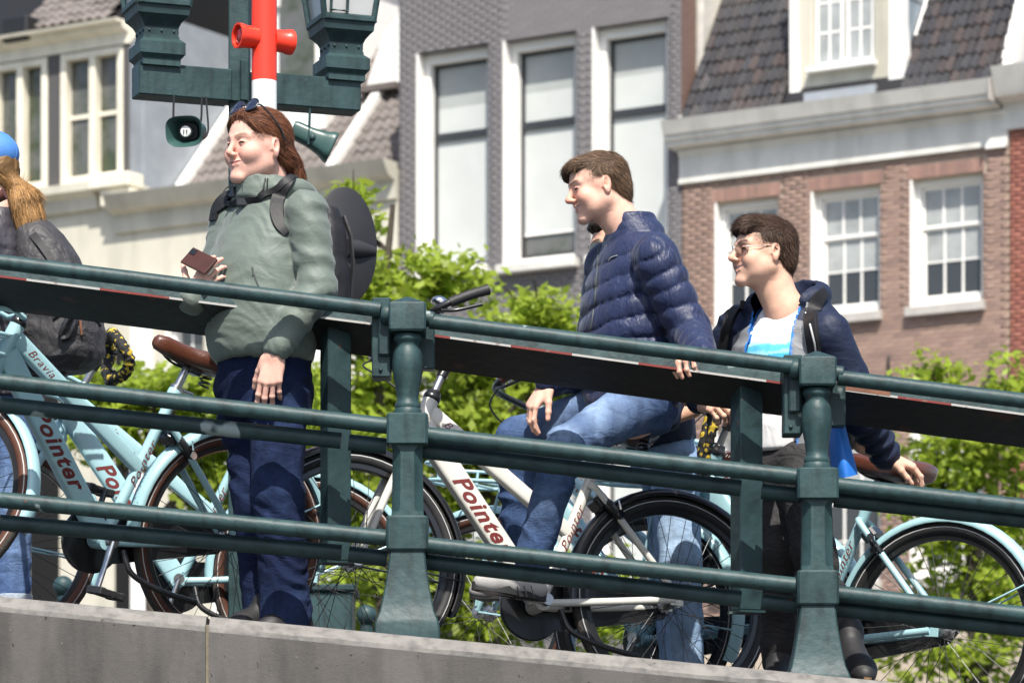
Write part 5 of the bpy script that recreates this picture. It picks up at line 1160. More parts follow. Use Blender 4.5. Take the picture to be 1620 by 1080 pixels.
def surface_nets(D, lo, h):
    I = D < 0; nx, ny, nz = D.shape
    cnt = np.zeros((nx - 1, ny - 1, nz - 1), np.int8)
    for a in (0, 1):
        for b in (0, 1):
            for c in (0, 1): cnt += I[a:nx - 1 + a, b:ny - 1 + b, c:nz - 1 + c]
    act = np.argwhere((cnt > 0) & (cnt < 8)); idm = np.full(cnt.shape, -1, np.int64); idm[act[:, 0], act[:, 1], act[:, 2]] = np.arange(len(act))
    acc = np.zeros((len(act), 3)); num = np.zeros(len(act)); cor = [(a, b, c) for a in (0, 1) for b in (0, 1) for c in (0, 1)]
    val = {q: D[act[:, 0] + q[0], act[:, 1] + q[1], act[:, 2] + q[2]].astype(float) for q in cor}
    for q in cor:
        for ax in range(3):
            if q[ax]: continue
            r = list(q); r[ax] = 1; v0, v1 = val[q], val[tuple(r)]; m = (v0 < 0) != (v1 < 0); t = np.where(m, v0 / np.where(m, v0 - v1, 1), 0)
            p = np.array(q, float)[None] + 0 * acc; p[:, ax] += t; acc[m] += p[m]; num += m
    V = (act + acc / num[:, None]) * h + lo; Fs = []
    for ax in range(3):
        sl0 = [slice(None)] * 3; sl1 = [slice(None)] * 3; sl0[ax] = slice(0, -1); sl1[ax] = slice(1, None)
        E = np.argwhere(I[tuple(sl0)] != I[tuple(sl1)]); b, c = (ax + 1) % 3, (ax + 2) % 3
        ok = (E[:, b] > 0) & (E[:, c] > 0) & (E[:, b] < D.shape[b] - 1) & (E[:, c] < D.shape[c] - 1) ; E = E[ok]
        ins = I[E[:, 0], E[:, 1], E[:, 2]]; q = []
        for db, dc in ((-1, -1), (0, -1), (0, 0), (-1, 0)):
            e = E.copy(); e[:, b] += db; e[:, c] += dc; q.append(idm[e[:, 0], e[:, 1], e[:, 2]])
        q = np.stack(q, 1); q[~ins] = q[~ins][:, ::-1]; Fs.append(q[(q >= 0).all(1)])
    Fa = np.concatenate(Fs); used, inv = np.unique(Fa, return_inverse=True); return V[used], inv.reshape(Fa.shape)
def vnormals(V, F):
    n = np.cross(V[F[:, 2]] - V[F[:, 0]], V[F[:, 3]] - V[F[:, 1]]); N = np.zeros_like(V)
    for j in range(4): np.add.at(N, F[:, j], n)
    return N / (np.linalg.norm(N, axis=1)[:, None] + 1e-12)
def smooth_mesh(V, F, it=1, lam=0.5):
    for _ in range(it):
        acc = np.zeros_like(V); c = np.zeros(len(V))
        for j in range(4):
            a, b = F[:, j], F[:, (j + 1) % 4]; np.add.at(acc, a, V[b]); np.add.at(c, a, 1); np.add.at(acc, b, V[a]); np.add.at(c, b, 1)
        V = V + lam * np.where(c[:, None] > 0, acc / np.maximum(c, 1)[:, None] - V, 0)
    return V
def on_surface(sdf, pts, lift=0.0, it=8):
    p = np.array(pts, float); e = 0.002
    for _ in range(it):
        d = sdf.eval(p); g = np.stack([(sdf.eval(p + np.eye(3)[i] * e) - d) / e for i in range(3)], 1); g /= np.linalg.norm(g, axis=1)[:, None] + 1e-9
        p = p - np.clip(d - lift, -.03, .03)[:, None] * g
    return p, g
def strap_mesh(mb, sdf, pts, w, th=0.006, lift=0.003, n=8):
    """flat band lying on a surface along a path"""
    p, g = on_surface(sdf, spline(pts, n), lift); t = np.gradient(p, axis=0); t /= np.linalg.norm(t, axis=1)[:, None]; b = np.cross(t, g); ws = np.broadcast_to(w, (len(p),)) if np.ndim(w) == 0 else np.interp(np.linspace(0, 1, len(p)), np.linspace(0, 1, len(w)), w)
    secs = [np.array([p[i] - b[i] * ws[i] / 2, p[i] - b[i] * ws[i] * .42 + g[i] * th, p[i] + b[i] * ws[i] * .42 + g[i] * th, p[i] + b[i] * ws[i] / 2, p[i] + b[i] * ws[i] * .4 - g[i] * th, p[i] - b[i] * ws[i] * .4 - g[i] * th]) for i in range(len(p))]
    mb.loft(secs); return p, g

# ---- skin, hair, cloth materials
defmat('skin', (0.55, 0.32, 0.24), 0.56, attr=True, spec=0.3, sss=0.10, var=0.13, vscale=38, bump=0.12, bscale=260, detail=7)
def hair_mat(key, col): defmat(key, col, 0.55, attr=True, spec=0.22)
hair_mat('hair', (0.05, 0.03, 0.02))
defmat('eye_white', (0.7, 0.68, 0.66), 0.2); defmat('eye_dark', (0.02, 0.018, 0.015), 0.12)
def denim(key, col, light, sc=1.0):
    m = mat(key, col, 0.9, attr=True, spec=0.15, crease=(0.28, 9, (1, 1, 2.0)), grime=(0.25, (5, 5, 1), 8), var=0.18, vscale=35, bump=0.35, bscale=260); M[key] = m
denim('denim', (0.1, 0.15, 0.3), 0)
defmat('jacket_green', (0.108, 0.136, 0.116), 0.62, crease=(0.2, 5, (1.0, 1.0, 1.8)), var=0.07, vscale=10, bump=0.10, bscale=90, sheen=0.15, bump2=(0.2, 130, 0.004))
defmat('puffer_blue', (0.010, 0.018, 0.060), 0.50, spec=0.38, crease=(0.32, 13, (1.8, 1.8, .6)), var=0.10, vscale=12, bump=0.12, bscale=90, sheen=0.10, bump2=(0.2, 170, 0.003))
defmat('shell_navy', (0.017, 0.024, 0.058), 0.6, spec=0.3, attr=True, crease=(0.22, 6, (1, 1, 1.8)), var=0.1, vscale=12, bump=0.25, bscale=40)
defmat('shirt', (0.8, 0.8, 0.8), 0.8, attr=True, crease=(0.3, 6, (1, 1, 1)), bump=0.2, bscale=30)
defmat('black_cloth', (0.018, 0.017, 0.018), 0.8, crease=(0.5, 9, (1, 1, 2)), var=0.2, vscale=18, bump=0.3, bscale=60)
defmat('black_nylon', (0.014, 0.014, 0.016), 0.55, spec=0.3, var=0.2, vscale=25, bump=0.12, bscale=70)
defmat('backpack_grey', (0.042, 0.040, 0.042), 0.6, crease=(0.6, 8, (1.5, 1.5, 1)), var=0.15, vscale=12, bump=0.45, bscale=38)
defmat('puffer_grey', (0.030, 0.028, 0.036), 0.5, var=0.1, vscale=14, bump=0.4, bscale=50)
defmat('shoe_black', (0.014, 0.014, 0.015), 0.6, var=0.3, vscale=40); defmat('shoe_grey', (0.36, 0.35, 0.34), 0.8, var=0.1, vscale=40); defmat('sole_white', (0.6, 0.58, 0.55), 0.6); defmat('sole_gum', (0.28, 0.17, 0.09), 0.6)
defmat('zip', (0.06, 0.07, 0.065), 0.6); defmat('cap_blue', (0.055, 0.19, 0.50), 0.7, var=0.06, vscale=20, bump=0.15, bscale=200)
defmat('lens_dark', (0.012, 0.013, 0.03), 0.05, spec=0.9, coat=1.0); defmat('phone_case', (0.06, 0.022, 0.015), 0.4, var=0.2, vscale=30); defmat('wire_metal', (0.35, 0.33, 0.32), 0.3, metal=1.0)

# ---- heads
def head_frame(F, roll=0.0):
    F = unit(F); U = unit(np.array((0, 0, 1.0)) - F[2] * F); Rt = np.cross(F, U)
    if roll: c, s = math.cos(R(roll)), math.sin(R(roll)); U, Rt = U * c + Rt * s, Rt * c - U * s
    return np.stack([Rt, F, U])       # rows: right, forward, up
MOUTH = lambda smile: .0245 + .006 * smile
def head_sdf(S=1.0, neck_to=None, fem=False, smile=0.3, open_=0.0, jaw=1.0, cheek=1.0, nose=1.0):
    """head in its own frame (x right, y forward, z up; origin at ear height), metres"""
    s = SDF(); k = 0.022
    s.ell((0, -0.018, 0.038), (0.073, 0.093, 0.078), k); s.ell((0, 0.022, 0.026), (0.066, 0.066, 0.072), k); s.ell((0, 0.032, -0.030), (0.058, 0.050, 0.066), .025)
    for q in (-1, 1):
        s.cone((q * 0.050 * jaw, 0.0, -0.050), (q * 0.016 * jaw, 0.070, -0.094), 0.020, 0.0155, .028)
        s.cone((q * 0.058, 0.0, 0.0), (q * 0.052 * jaw, -0.004, -0.046), 0.018, 0.018, .028)
        s.ell((q * 0.040, 0.058, -0.022), (0.023 * cheek, 0.020 * cheek, 0.020), .024); s.ell((q * (0.040 - .006 * fem) * jaw, 0.036, -0.056), (0.025 - .004 * fem, 0.032 - .004 * fem, 0.030), .03)       # cheek and jowl
        s.cone((q * 0.012, 0.086, 0.024), (q * 0.044, 0.067, 0.026), 0.0085 - .003 * fem, 0.0075 - .002 * fem, .016)   # brow
    s.ell((0, 0.078, -0.093), (0.016, 0.013, 0.012), .018)                            # chin
    s.ell((0, 0.069, -0.058), (0.028, 0.0195, 0.024), .018)                            # muzzle
    for q in (-1, 1): s.ell((q * 0.031, 0.093, 0.009), (0.0155, 0.0125, 0.0105), .016, op='s')   # sockets
    for q in (-1, 1): s.ell((q * 0.0305, 0.0695, 0.007), (0.0135, 0.0135, 0.0130), .006)       # eyeball under lids
    tip = (0, 0.108 * (1 + 0.10 * (nose - 1)), -0.022)
    s.cone((0, 0.084, 0.018), tip, 0.0075, 0.0095 * nose, .012); s.cone(tip, (0, 0.092, -0.034), 0.0085 * nose, 0.006, .008)
    for q in (-1, 1): s.ell((q * 0.0115 * nose, 0.096, -0.0285), (0.0068, 0.009, 0.0068), .007)
    sm = 0.006 * smile; o = open_; mw = MOUTH(smile); m2 = mw * .52
    for q in (-1, 1):
        s.cone((0, 0.0915, -0.0495 + o * .3), (q * m2, 0.0865, -0.0495 + o * .2 + sm * .3), 0.0040, 0.0036, .005); s.cone((q * m2, 0.0865, -0.0495 + o * .2 + sm * .3), (q * mw, 0.0735, -0.0525 + sm * 1.5), 0.0036, 0.0022, .005)
        s.cone((0, 0.0895, -0.0592 - o), (q * m2, 0.0845, -0.0585 - o * .85 + sm * .3), 0.0046, 0.0042, .005); s.cone((q * m2, 0.0845, -0.0585 - o * .85 + sm * .3), (q * mw, 0.0735, -0.0545 + sm * 1.4), 0.0040, 0.0022, .005)
        if smile > .2: s.cone((q * 0.021, 0.087, -0.032), (q * (mw + .007), 0.072, -0.058 + sm), 0.0028, 0.0022, .010, op='s'); s.ell((q * .040, .061, -.030), (.019, .018, .017), .022)
    ks = np.linspace(-.9, .9, 7)
    for k0, k1 in zip(ks[:-1], ks[1:]):
        f_ = lambda k_: (k_ * mw, .0945 - .0185 * k_ ** 2, -.0543 - o * .35 + sm * (.3 + 1.1 * abs(k_) ** 1.5)); s.cone(f_(k0), f_(k1), .0011 + o * .45 * (1 - .7 * abs(k0)), .0011 + o * .45 * (1 - .7 * abs(k1)), .003, op='s')
    for q in (-1, 1):                                                                  # lids, ears
        s.cone((q * 0.0185, 0.0800, 0.0070), (q * 0.0305, 0.0838, 0.0100), 0.0028, 0.0032, .004); s.cone((q * 0.0305, 0.0838, 0.0100), (q * 0.0435, 0.0735, 0.0075), 0.0032, 0.0026, .004)
        s.cone((q * 0.0185, 0.0795, 0.0055), (q * 0.0305, 0.0825, 0.0022), 0.0024, 0.0028, .004); s.cone((q * 0.0305, 0.0825, 0.0022), (q * 0.0430, 0.073, 0.0050), 0.0028, 0.0022, .004)
        ax = unit(np.array((q * 1.0, -0.42, 0.08))); yv = unit(np.array((0, .97, .2)) - np.dot((0, .97, .2), ax) * ax); zv = np.cross(ax, yv); AA = np.stack([ax, yv, zv])
        c = np.array((q * 0.0775, -0.014, -0.002)); s.ell(c, (0.0075, 0.0175, 0.0315), .006, AA); s.ell(c + np.array((q * 0.0085, .003, .003)), (0.0082, 0.0100, 0.019), .003, AA, op='s'); s.ell(c + np.array((q * .003, .006, -.004)), (.006, .006, .008), .003, AA, op='s'); s.ell(c + np.array((0, .004, -.026)), (.006, .009, .009), .006, AA)
        s.cone((q * .070, .004, -.004), (q * .074, .004, -.010), .006, .005, .006)
    nk = 0.047 if fem else 0.055
    tgt = np.array((0, -0.055, -0.20)) if neck_to is None else np.asarray(neck_to)
    mid = np.array((0, -0.020, -0.075)); s.cone(mid, tgt, nk, nk * 1.08, .03, flat=((0, 1, 0), 1.06)); s.cone(tgt, tgt + (0, -.01, -.05), nk * 1.08, nk * 1.15, .03)
    s.cone((0, -.055, -.02), (0, -.062, -.13), .045, .045, .03)
    return s
def head_mesh(center, A, S, tone, lips, cheeks=0.35, brow=(0.05, 0.03, 0.02), teeth=False, stubble=0.0, h=0.0026, **kw):
    """returns vertices in the world, faces, vertex colours"""
    sdf = head_sdf(**kw); V, F = sdf.mesh(h, lo=(-.10, -.13, -.27), hi=(.10, .125, .125))
    V = smooth_mesh(V, F, 1, .4)
    x, y, z = V.T; ax = np.abs(x); C = np.tile(np.array(tone, float), (len(V), 1))
    def mixc(w, c): 
        nonlocal C; w = np.clip(w, 0, 1)[:, None]; C = C * (1 - w) + np.array(c) * w
    g = lambda cx, cy, cz, r: np.exp(-(((ax - cx) ** 2 + (y - cy) ** 2 + (z - cz) ** 2) / r ** 2))
    red = np.array(tone) * (1.06, .72, .70)
    mixc(g(.042, .072, -.022, .026) * cheeks, red); mixc(g(0, .115, -.022, .016) * cheeks * 1.4, red); mixc(g(.078, -.014, .0, .03) * .5 * (cheeks + .3), red); mixc(g(.03, .083, .0, .014) * .35, np.array(tone) * (.85, .66, .66))
    sm = .006 * kw.get('smile', .3); o = kw.get('open_', 0)
    mw = MOUTH(kw.get('smile', .3)); t_ = np.clip(ax / mw, 0, 1.3); lipz = -.0543 - o * .35 + sm * (.3 + 1.1 * t_ ** 1.5)
    hw = (.0068 + o * .95) * np.clip(1 - t_ ** 2, 0, 1) ** .5; mixc(np.clip((hw - np.abs(z - lipz + .0008)) / .002, 0, 1) * (y > .062) * .8, lips)
    inner = np.clip(((.0012 + o * .62) * np.clip(1 - (t_ / .92) ** 2, 0, 1) ** .5 - np.abs(z - lipz)) / .0007, 0, 1) * (y > .060); mixc(inner, (.70, .66, .58) if teeth else (.16, .05, .045))
    if teeth: mixc(np.clip(((.0014 + o * .62) * np.clip(1 - (t_ / .96) ** 2, 0, 1) ** .5 - np.abs(z - lipz)) / .0007, 0, 1) * (z < lipz - o * .25) * (y > .060), (.22, .07, .06))
    bz = .0255 + .006 * np.sin(np.clip((ax - .012) / .036, 0, 1) * 2.4) - .003 * np.clip((ax - .04) / .02, 0, 1)
    bw = np.clip((.0050 - np.abs(z - bz)) / .002, 0, 1) * (ax > .0115) * np.clip((.053 - ax) / .008, 0, 1) * (y > .05); mixc(bw * .9, brow)
    # eye slit: lashes and the eye itself
    ez = .0058 + .0006 * kw.get('fem', False); slit = np.clip((.0042 * np.sqrt(np.clip(1 - ((ax - .0308) / .0118) ** 2, 0, 1)) - np.abs(z - ez)) / .0008, 0, 1) * (y > .06); mixc(slit, (.05, .035, .03))
    lash = np.clip((.0020 - np.abs(z - (.0092 - 8 * (ax - .0305) ** 2 * 1.6))) / .001, 0, 1) * (np.abs(ax - .0305) < .0125) * (y > .06); mixc(lash * .9, (.035, .022, .018))
    if stubble: mixc(np.clip((-.035 - z) / .02, 0, 1) * np.clip((z + .125) / .02, 0, 1) * np.clip((y + .01) / .03, 0, 1) * stubble, np.array(tone) * (.62, .62, .66))
    W = (V * S) @ A + np.asarray(center); return W, F, C, sdf
def hairline(V, C, center, A, S, hm, col, r=.011):
    """short hair colour fading into the skin at the edge of the hair"""
    L_ = ((V - np.asarray(center)) @ A.T) / S; d = hm.eval(L_) + .0035 * vnoise(L_ * 260, 3); w = np.clip(1 - d / r, 0, 1)[:, None] ** 1.5 * .85; return C * (1 - w) + np.array(col) * w
def to_world(p, center, A, S): return (np.asarray(p, float) * S) @ A + np.asarray(center)
def hair_mesh(center, A, S, mass, flow, n, col, seed, length=(0.02, 0.045), lift=0.25, width=0.0011, curl=0.0, keep=None, h=0.004, rnd=.09, sig=.42):
    """hair: a soft mass plus thousands of thin strands following a flow field; both in head space"""
    rr = np.random.default_rng(seed); V, F = mass.mesh(h); N = vnormals(V, F)
    fl = flow(V); fl = fl - (fl * N).sum(1)[:, None] * N; fl /= np.linalg.norm(fl, axis=1)[:, None] + 1e-9; sd = np.cross(N, fl)
    # streaks running along the flow
    q = np.stack([(V * sd).sum(1) * 260, (V * fl).sum(1) * 22, V[:, 2] * 20], 1); V2 = V + N * (0.0030 * fbm(q, seed, 2))[:, None]
    Cm = np.array(col)[None] * (0.48 + 0.28 * vnoise(q * .7, seed + 5))[:, None]
    okn = ~((V[:, 1] > 0) & ((N[:, 2] < -.12) | ((N[:, 1] > .8) & (V[:, 2] < .085)))); src = np.nonzero(okn if keep is None else okn & keep(V))[0]
    idx = rr.choice(src, n); p = V[idx] + rr.normal(0, h * .4, (n, 3)); d = fl[idx] + rr.normal(0, rnd, (n, 3)); nn = N[idx]
    L = rr.uniform(*length, (n, 1)); seg = 5; pts = [p - nn * .001]
    cur = p - nn * .001; fly = np.where(rr.uniform(0, 1, (n, 1)) < .035, 3.2, 1.0); dirv = d * (1 + .0 * fly) + nn * lift * rr.uniform(0.2, 1.2, (n, 1)) * fly + rr.normal(0, .12, (n, 3)) * (fly > 1); ph = rr.uniform(0, 6.28, (n, 1)); s1 = sd[idx]
    for k in range(seg):
        dirv = dirv / (np.linalg.norm(dirv, axis=1)[:, None] + 1e-9); cur = cur + dirv * L / seg; pts.append(cur)
        dirv = dirv - nn * (lift * .55 / seg * 2.2) + s1 * curl * np.sin(ph + k * 1.3)
    pts = np.stack(pts, 1); wv = np.cross(d, nn); wv /= np.linalg.norm(wv, axis=1)[:, None] + 1e-9; wv = wv + rr.normal(0, .3, (n, 3))
    wd = (width * np.array([.9, 1, 1, .85, .6, .12]))[None, :, None]; a, b = pts - wv[:, None] * wd, pts + wv[:, None] * wd
    SV = np.stack([a, b], 2).reshape(-1, 3); base = np.arange(n)[:, None] * 12; F2 = np.concatenate([np.stack([base[:, 0] + 2 * k, base[:, 0] + 2 * k + 1, base[:, 0] + 2 * k + 3, base[:, 0] + 2 * k + 2], 1) for k in range(seg)])
    tone = np.clip(rr.lognormal(0.0, sig, (n, 1)), .4, 2.4); SC_ = np.repeat(np.array(col)[None] * tone, 12, 0)
    AV = np.concatenate([V2, SV]); AF = np.concatenate([F, F2 + len(V)]); AC = np.concatenate([Cm, SC_])
    return to_world(AV, center, A, S), AF, AC

# ---- hands
def hand_mesh(wrist, X, Z, side, S=1.0, curl=(20, 25, 15), thumb=(35, 25), spread=5, tone=(0.5, 0.3, 0.23), h=0.0024, curls=None, forearm=0.10, nails=True):
    """X: wrist to knuckles, Z: out of the back of the hand, side=+1 puts the thumb on +Y (Z x X); curl bends the fingers towards the palm"""
    X = unit(X); Z = unit(np.asarray(Z) - np.dot(Z, X) * X); Y = np.cross(Z, X) * side; A = np.stack([X, Y, Z])
    s = SDF(); s.cone((-forearm, 0, 0), (0.005, 0, 0), .030, .0235, .02, flat=((0, 1, 0), 1.18))
    kn = [(.092, .027, .004), (.096, .007, .006), (.091, -.013, .004), (.083, -.031, 0)]; rad = [.0092, .0095, .0090, .0080]; ln = [(.044, .026, .021), (.049, .030, .022), (.045, .028, .022), (.035, .021, .019)]
    for i, k_ in enumerate(kn): s.cone((.008, .012 - .009 * i, 0), k_, .0145, .0112, .014)
    s.ell((.045, -.002, -.004), (.045, .036, .012), .012); s.ell((.03, .026, -.012), (.03, .016, .014), .012); s.ell((.03, -.024, -.011), (.032, .013, .012), .012)
    tips = []
    for i, k_ in enumerate(kn):
        cu = curls[i] if curls else curl; p = np.array(k_); ang = 0; sp = R(spread) * (1.4 - i); yv = math.sin(sp)
        for j in range(3):
            ang += R(cu[j]); d = unit((math.cos(ang) * math.cos(sp), yv * math.cos(ang), -math.sin(ang))); q = p + d * ln[i][j]; r0 = rad[i] * (1 - .08 * j); s.cone(p, q, r0 * 1.02, r0 * .92, .004); p = q
            if j < 2: s.ell(p, (r0 * .98,) * 3, .004)
        tips.append((p, d, np.array((math.sin(ang), 0, math.cos(ang)))))
    p = np.array((.022, .026, -.006)); a1, a2 = R(thumb[0]), R(thumb[1]); d1 = unit((math.cos(a1), math.sin(a1), -.35)); q = p + d1 * .042; d2 = unit((math.cos(a1 - a2), math.sin(a1 - a2), -.45)); q2 = q + d2 * .032; d3 = unit((math.cos(a1 - 1.6 * a2), math.sin(a1 - 1.6 * a2), -.5)); q3 = q2 + d3 * .024
    s.cone(p, q, .0155, .0118, .012); s.cone(q, q2, .0112, .0105, .005); s.cone(q2, q3, .0104, .0088, .005)
    V, F = s.mesh(h); 
    C = np.tile(np.array(tone, float), (len(V), 1)); red = np.array(tone) * (1.02, .78, .76)
    for k_, (tp, dd, nz) in zip(kn, tips):
        for c, r, w in ((np.array(k_) + (0, 0, .008), .009, .35), (tp, .011, .4)): m = np.exp(-((V - c) ** 2).sum(1) / r ** 2)[:, None] * w; C = C * (1 - m) + red * m
        if nails:
            c = tp + nz * .0075 - dd * .001; m = np.clip(1.5 - np.sqrt(((V - c) ** 2).sum(1)) / .0055, 0, 1)[:, None] * .6; C = C * (1 - m) + np.array(tone) * (1.12, 1.0, .98) * m
    W = (V * S) @ A + np.asarray(wrist)
    if np.linalg.det(A) < 0: F = F[:, ::-1]
    return W, F, C
def merge(parts):
    Vs, Fs, Cs, n = [], [], [], 0
    for V, F, C in parts: Vs.append(V); Fs.append(F + n); Cs.append(C); n += len(V)
    return np.concatenate(Vs), np.concatenate(Fs), np.concatenate(Cs)
def cloth(name, sdf, h, m, root, off, fold=None, sm=1, color=None, lo=None, hi=None, cut=None, snap=None):
    V, F = sdf.mesh(h, lo, hi); V = smooth_mesh(V, F, sm, .5)
    if fold is not None:
        N = vnormals(V, F); V = V + N * fold(V, N)[:, None]
    if cut is not None:
        bad = cut(V); F = F[~bad[F].any(1)]
        if snap is not None: V = snap(V)
        used, inv = np.unique(F, return_inverse=True); V = V[used]; F = inv.reshape(F.shape)
    C = None if color is None else color(V)
    return mobj(name, V, F, M[m], root, off, 180, C)
def folds(axis, amp=0.006, f=(9, 38), s=0, warp=0.03, seams=None):
    """cloth creases running across an axis direction"""
    a = unit(axis)
    def fn(V, N):
        w = np.stack([vnoise(V * 7, s), vnoise(V * 7 + 9, s + 1), vnoise(V * 7 + 17, s + 2)], 1) * warp; q = V + w; t = q @ a; rest = q - np.outer(t, a)
        n = fbm(np.column_stack([rest * f[0], t * f[1]]) [:, :3] + np.column_stack([np.zeros((len(V), 2)), t * f[1]]), s, 3) if False else vnoise(np.column_stack([rest @ np.array((1, .3, .2)) * f[0], rest @ np.array((.2, 1, .4)) * f[0], t * f[1]]), s) + .5 * vnoise(np.column_stack([rest @ np.array((1, .3, .2)) * f[0] * 2, rest @ np.array((.2, 1, .4)) * f[0] * 2, t * f[1] * 1.9]), s + 3)
        big = vnoise(V * 9, s + 7); return amp * (1 - 2 * np.abs(n)) * (.45 + .55 * np.clip(.5 + big, 0, 1))
    return fn
def shoe(root, off, heel, toe, up, m, sole_m, S=1.0, name='shoe'):
    heel = np.asarray(heel, float); toe = np.asarray(toe, float); X = unit(toe - heel); Z = unit(np.asarray(up, float) - np.dot(up, X) * X); Y = np.cross(Z, X); L = np.linalg.norm(toe - heel)
    q = lambda x, y, z: heel + X * x * L + Y * y * S + Z * z * S
    s = SDF(); s.chain([q(.08, 0, .035), q(.45, 0, .035), q(.78, 0, .028), q(.93, 0, .022)], [.036 * S, .036 * S, .040 * S, .028 * S], .03, flat=(Z, .95)); s.cone(q(.14, 0, .06), q(.18, 0, .11), .038 * S, .040 * S, .03); s.cone(q(.2, 0, .085), q(.6, 0, .045), .036 * S, .032 * S, .03)
    o = cloth(name, s, .006, m, root, off)
    mb = MB(); ring_ = []
    for t in np.linspace(0, 2 * np.pi, 30, endpoint=False):
        x = .5 + .56 * math.cos(t); w = (.041 if x > .5 else .034) * (1 - .12 * math.cos(t) ** 2); ring_.append(q(x, w * math.sin(t), -.006))
    ring_ = np.array(ring_); mb.loft([ring_, ring_ + Z * .028 * S]); so = mb.build('sole', M[sole_m], o, None, 30); so.location = (0, 0, 0)
    me = so.data; V = np.zeros(len(me.vertices) * 3); me.vertices.foreach_get('co', V); V = V.reshape(-1, 3) - off; me.vertices.foreach_set('co', V.ravel()); me.update()
    mb = MB()
    for i in range(4): mb.tube([q(.36 + .09 * i, -.024, .082 - .012 * i), q(.40 + .09 * i, 0, .092 - .013 * i), q(.36 + .09 * i, .024, .082 - .012 * i)], .0035, 5)
    la = mb.build('laces', M['reflex' if m == 'shoe_black' else 'sole_white'], o); me = la.data; V = np.zeros(len(me.vertices) * 3); me.vertices.foreach_get('co', V); me.vertices.foreach_set('co', (V.reshape(-1, 3) - off).ravel()); me.update()
    return o
def child(mb, name, m, parent, off, smooth=40):
    return mb.build(name, M[m], parent, off, smooth)
print('soft engine', time.time() - T0)
# ------------------------------------------------------------------ people
def ray_hits(sdf, pix, y0, y1):
    """first points of a body seen at photo positions"""
    pix = spline([(a, b, 0) for a, b in pix], 8)[:, :2] if len(pix) > 2 else spline([(a, b, 0) for a, b in pix], 10)[:, :2]
    d = np.stack([(pix[:, 0] - 810) / FPX, np.ones(len(pix)), (HOR - pix[:, 1]) / FPX], 1); t = np.full(len(pix), float(y0))
    for _ in range(60): t = t + np.clip(sdf.eval(d * t[:, None]), -.01, .04) * .7
    p = d * np.minimum(t, y1)[:, None]; e = .002; v = sdf.eval(p); g = np.stack([(sdf.eval(p + np.eye(3)[i] * e) - v) / e for i in range(3)], 1); g /= np.linalg.norm(g, axis=1)[:, None] + 1e-9
    return p, g
def band(mb, sdf, pix, w, th=.006, y0=12.3, y1=14.6, lift=.002):
    p, g = ray_hits(sdf, pix, y0, y1)
    for _ in range(2): p[1:-1] = (p[:-2] + 2 * p[1:-1] + p[2:]) / 4; g[1:-1] = g[:-2] + 2 * g[1:-1] + g[2:]
    g /= np.linalg.norm(g, axis=1)[:, None]; p = p + g * lift; t = np.gradient(p, axis=0); t /= np.linalg.norm(t, axis=1)[:, None] + 1e-9; b = np.cross(t, g)
    ws = np.full(len(p), w) if np.ndim(w) == 0 else np.interp(np.linspace(0, 1, len(p)), np.linspace(0, 1, len(w)), w)
    mb.loft([np.array([p[i] + b[i] * ws[i] * x + g[i] * y for x, y in ((-.5, 0), (-.44, th), (.44, th), (.5, 0), (.42, -th), (-.42, -th))]) for i in range(len(p))]); return p, g
def cord(mb, sdf, pix, r, y0=12.3, y1=14.6, lift=.001, n=6):
    p, g = ray_hits(sdf, pix, y0, y1); mb.tube(p + g * lift, r, n); return p, g
def finish_body(root, off, parts, name='body'):
    V, F, C = merge(parts); return mobj(name, V, F, M['skin'], root, off, 180, C)
def coarse(sdf, tone, h=.013):
    V, F = sdf.mesh(h); return V, F, np.tile(np.array(tone, float), (len(V), 1))
def limb_body(limbs):
    s = SDF()
    for pts, rs in limbs: s.chain(pts, rs, .03)
    return s
def eyes(root, off, center, A, S, look=(0, 0)):
    for q in (-1, 1):
        mb = MB(); c = np.array((q * .0305, .0692, .007)); V0 = MB().sphere((0, 0, 0), .0131, 16, 10); V = V0.v[0] + c; mb.add(to_world(V, center, A, S), V0.f)
        e = mb.build('eye', M['eye_white'], root, off, 180); gz = unit((look[0], 1, look[1])); mb = MB(); V0 = MB().sphere((0, 0, 0), .0054, 12, 8); V = V0.v[0] * np.array((1, .45, 1)) + c + gz * .0124; mb.add(to_world(V, center, A, S), V0.f); mb.build('iris', M['eye_dark'], e, off, 180)
def denim_color(base, fade, spots, seed=0):
    base = np.array(base); fade = np.array(fade)
    def fn(V):
        w = np.zeros(len(V))
        for c, r, a in spots: w = np.maximum(w, a * np.exp(-((V - np.asarray(c)) ** 2).sum(1) / r ** 2))
        n = fbm(V * np.array((14, 14, 5)), seed, 3) * .5; w = np.clip(w * (1 + n) + .12 * np.clip(n, 0, 1), 0, 1)[:, None]
        cr = np.clip(vnoise(V * np.array((16, 16, 42)), seed + 4) - .35, 0, 1)[:, None] * .35
        return (base * (1 - w) + fade * w) * (1 + cr)
    return fn
Zv = np.array((0, 0, 1.0))

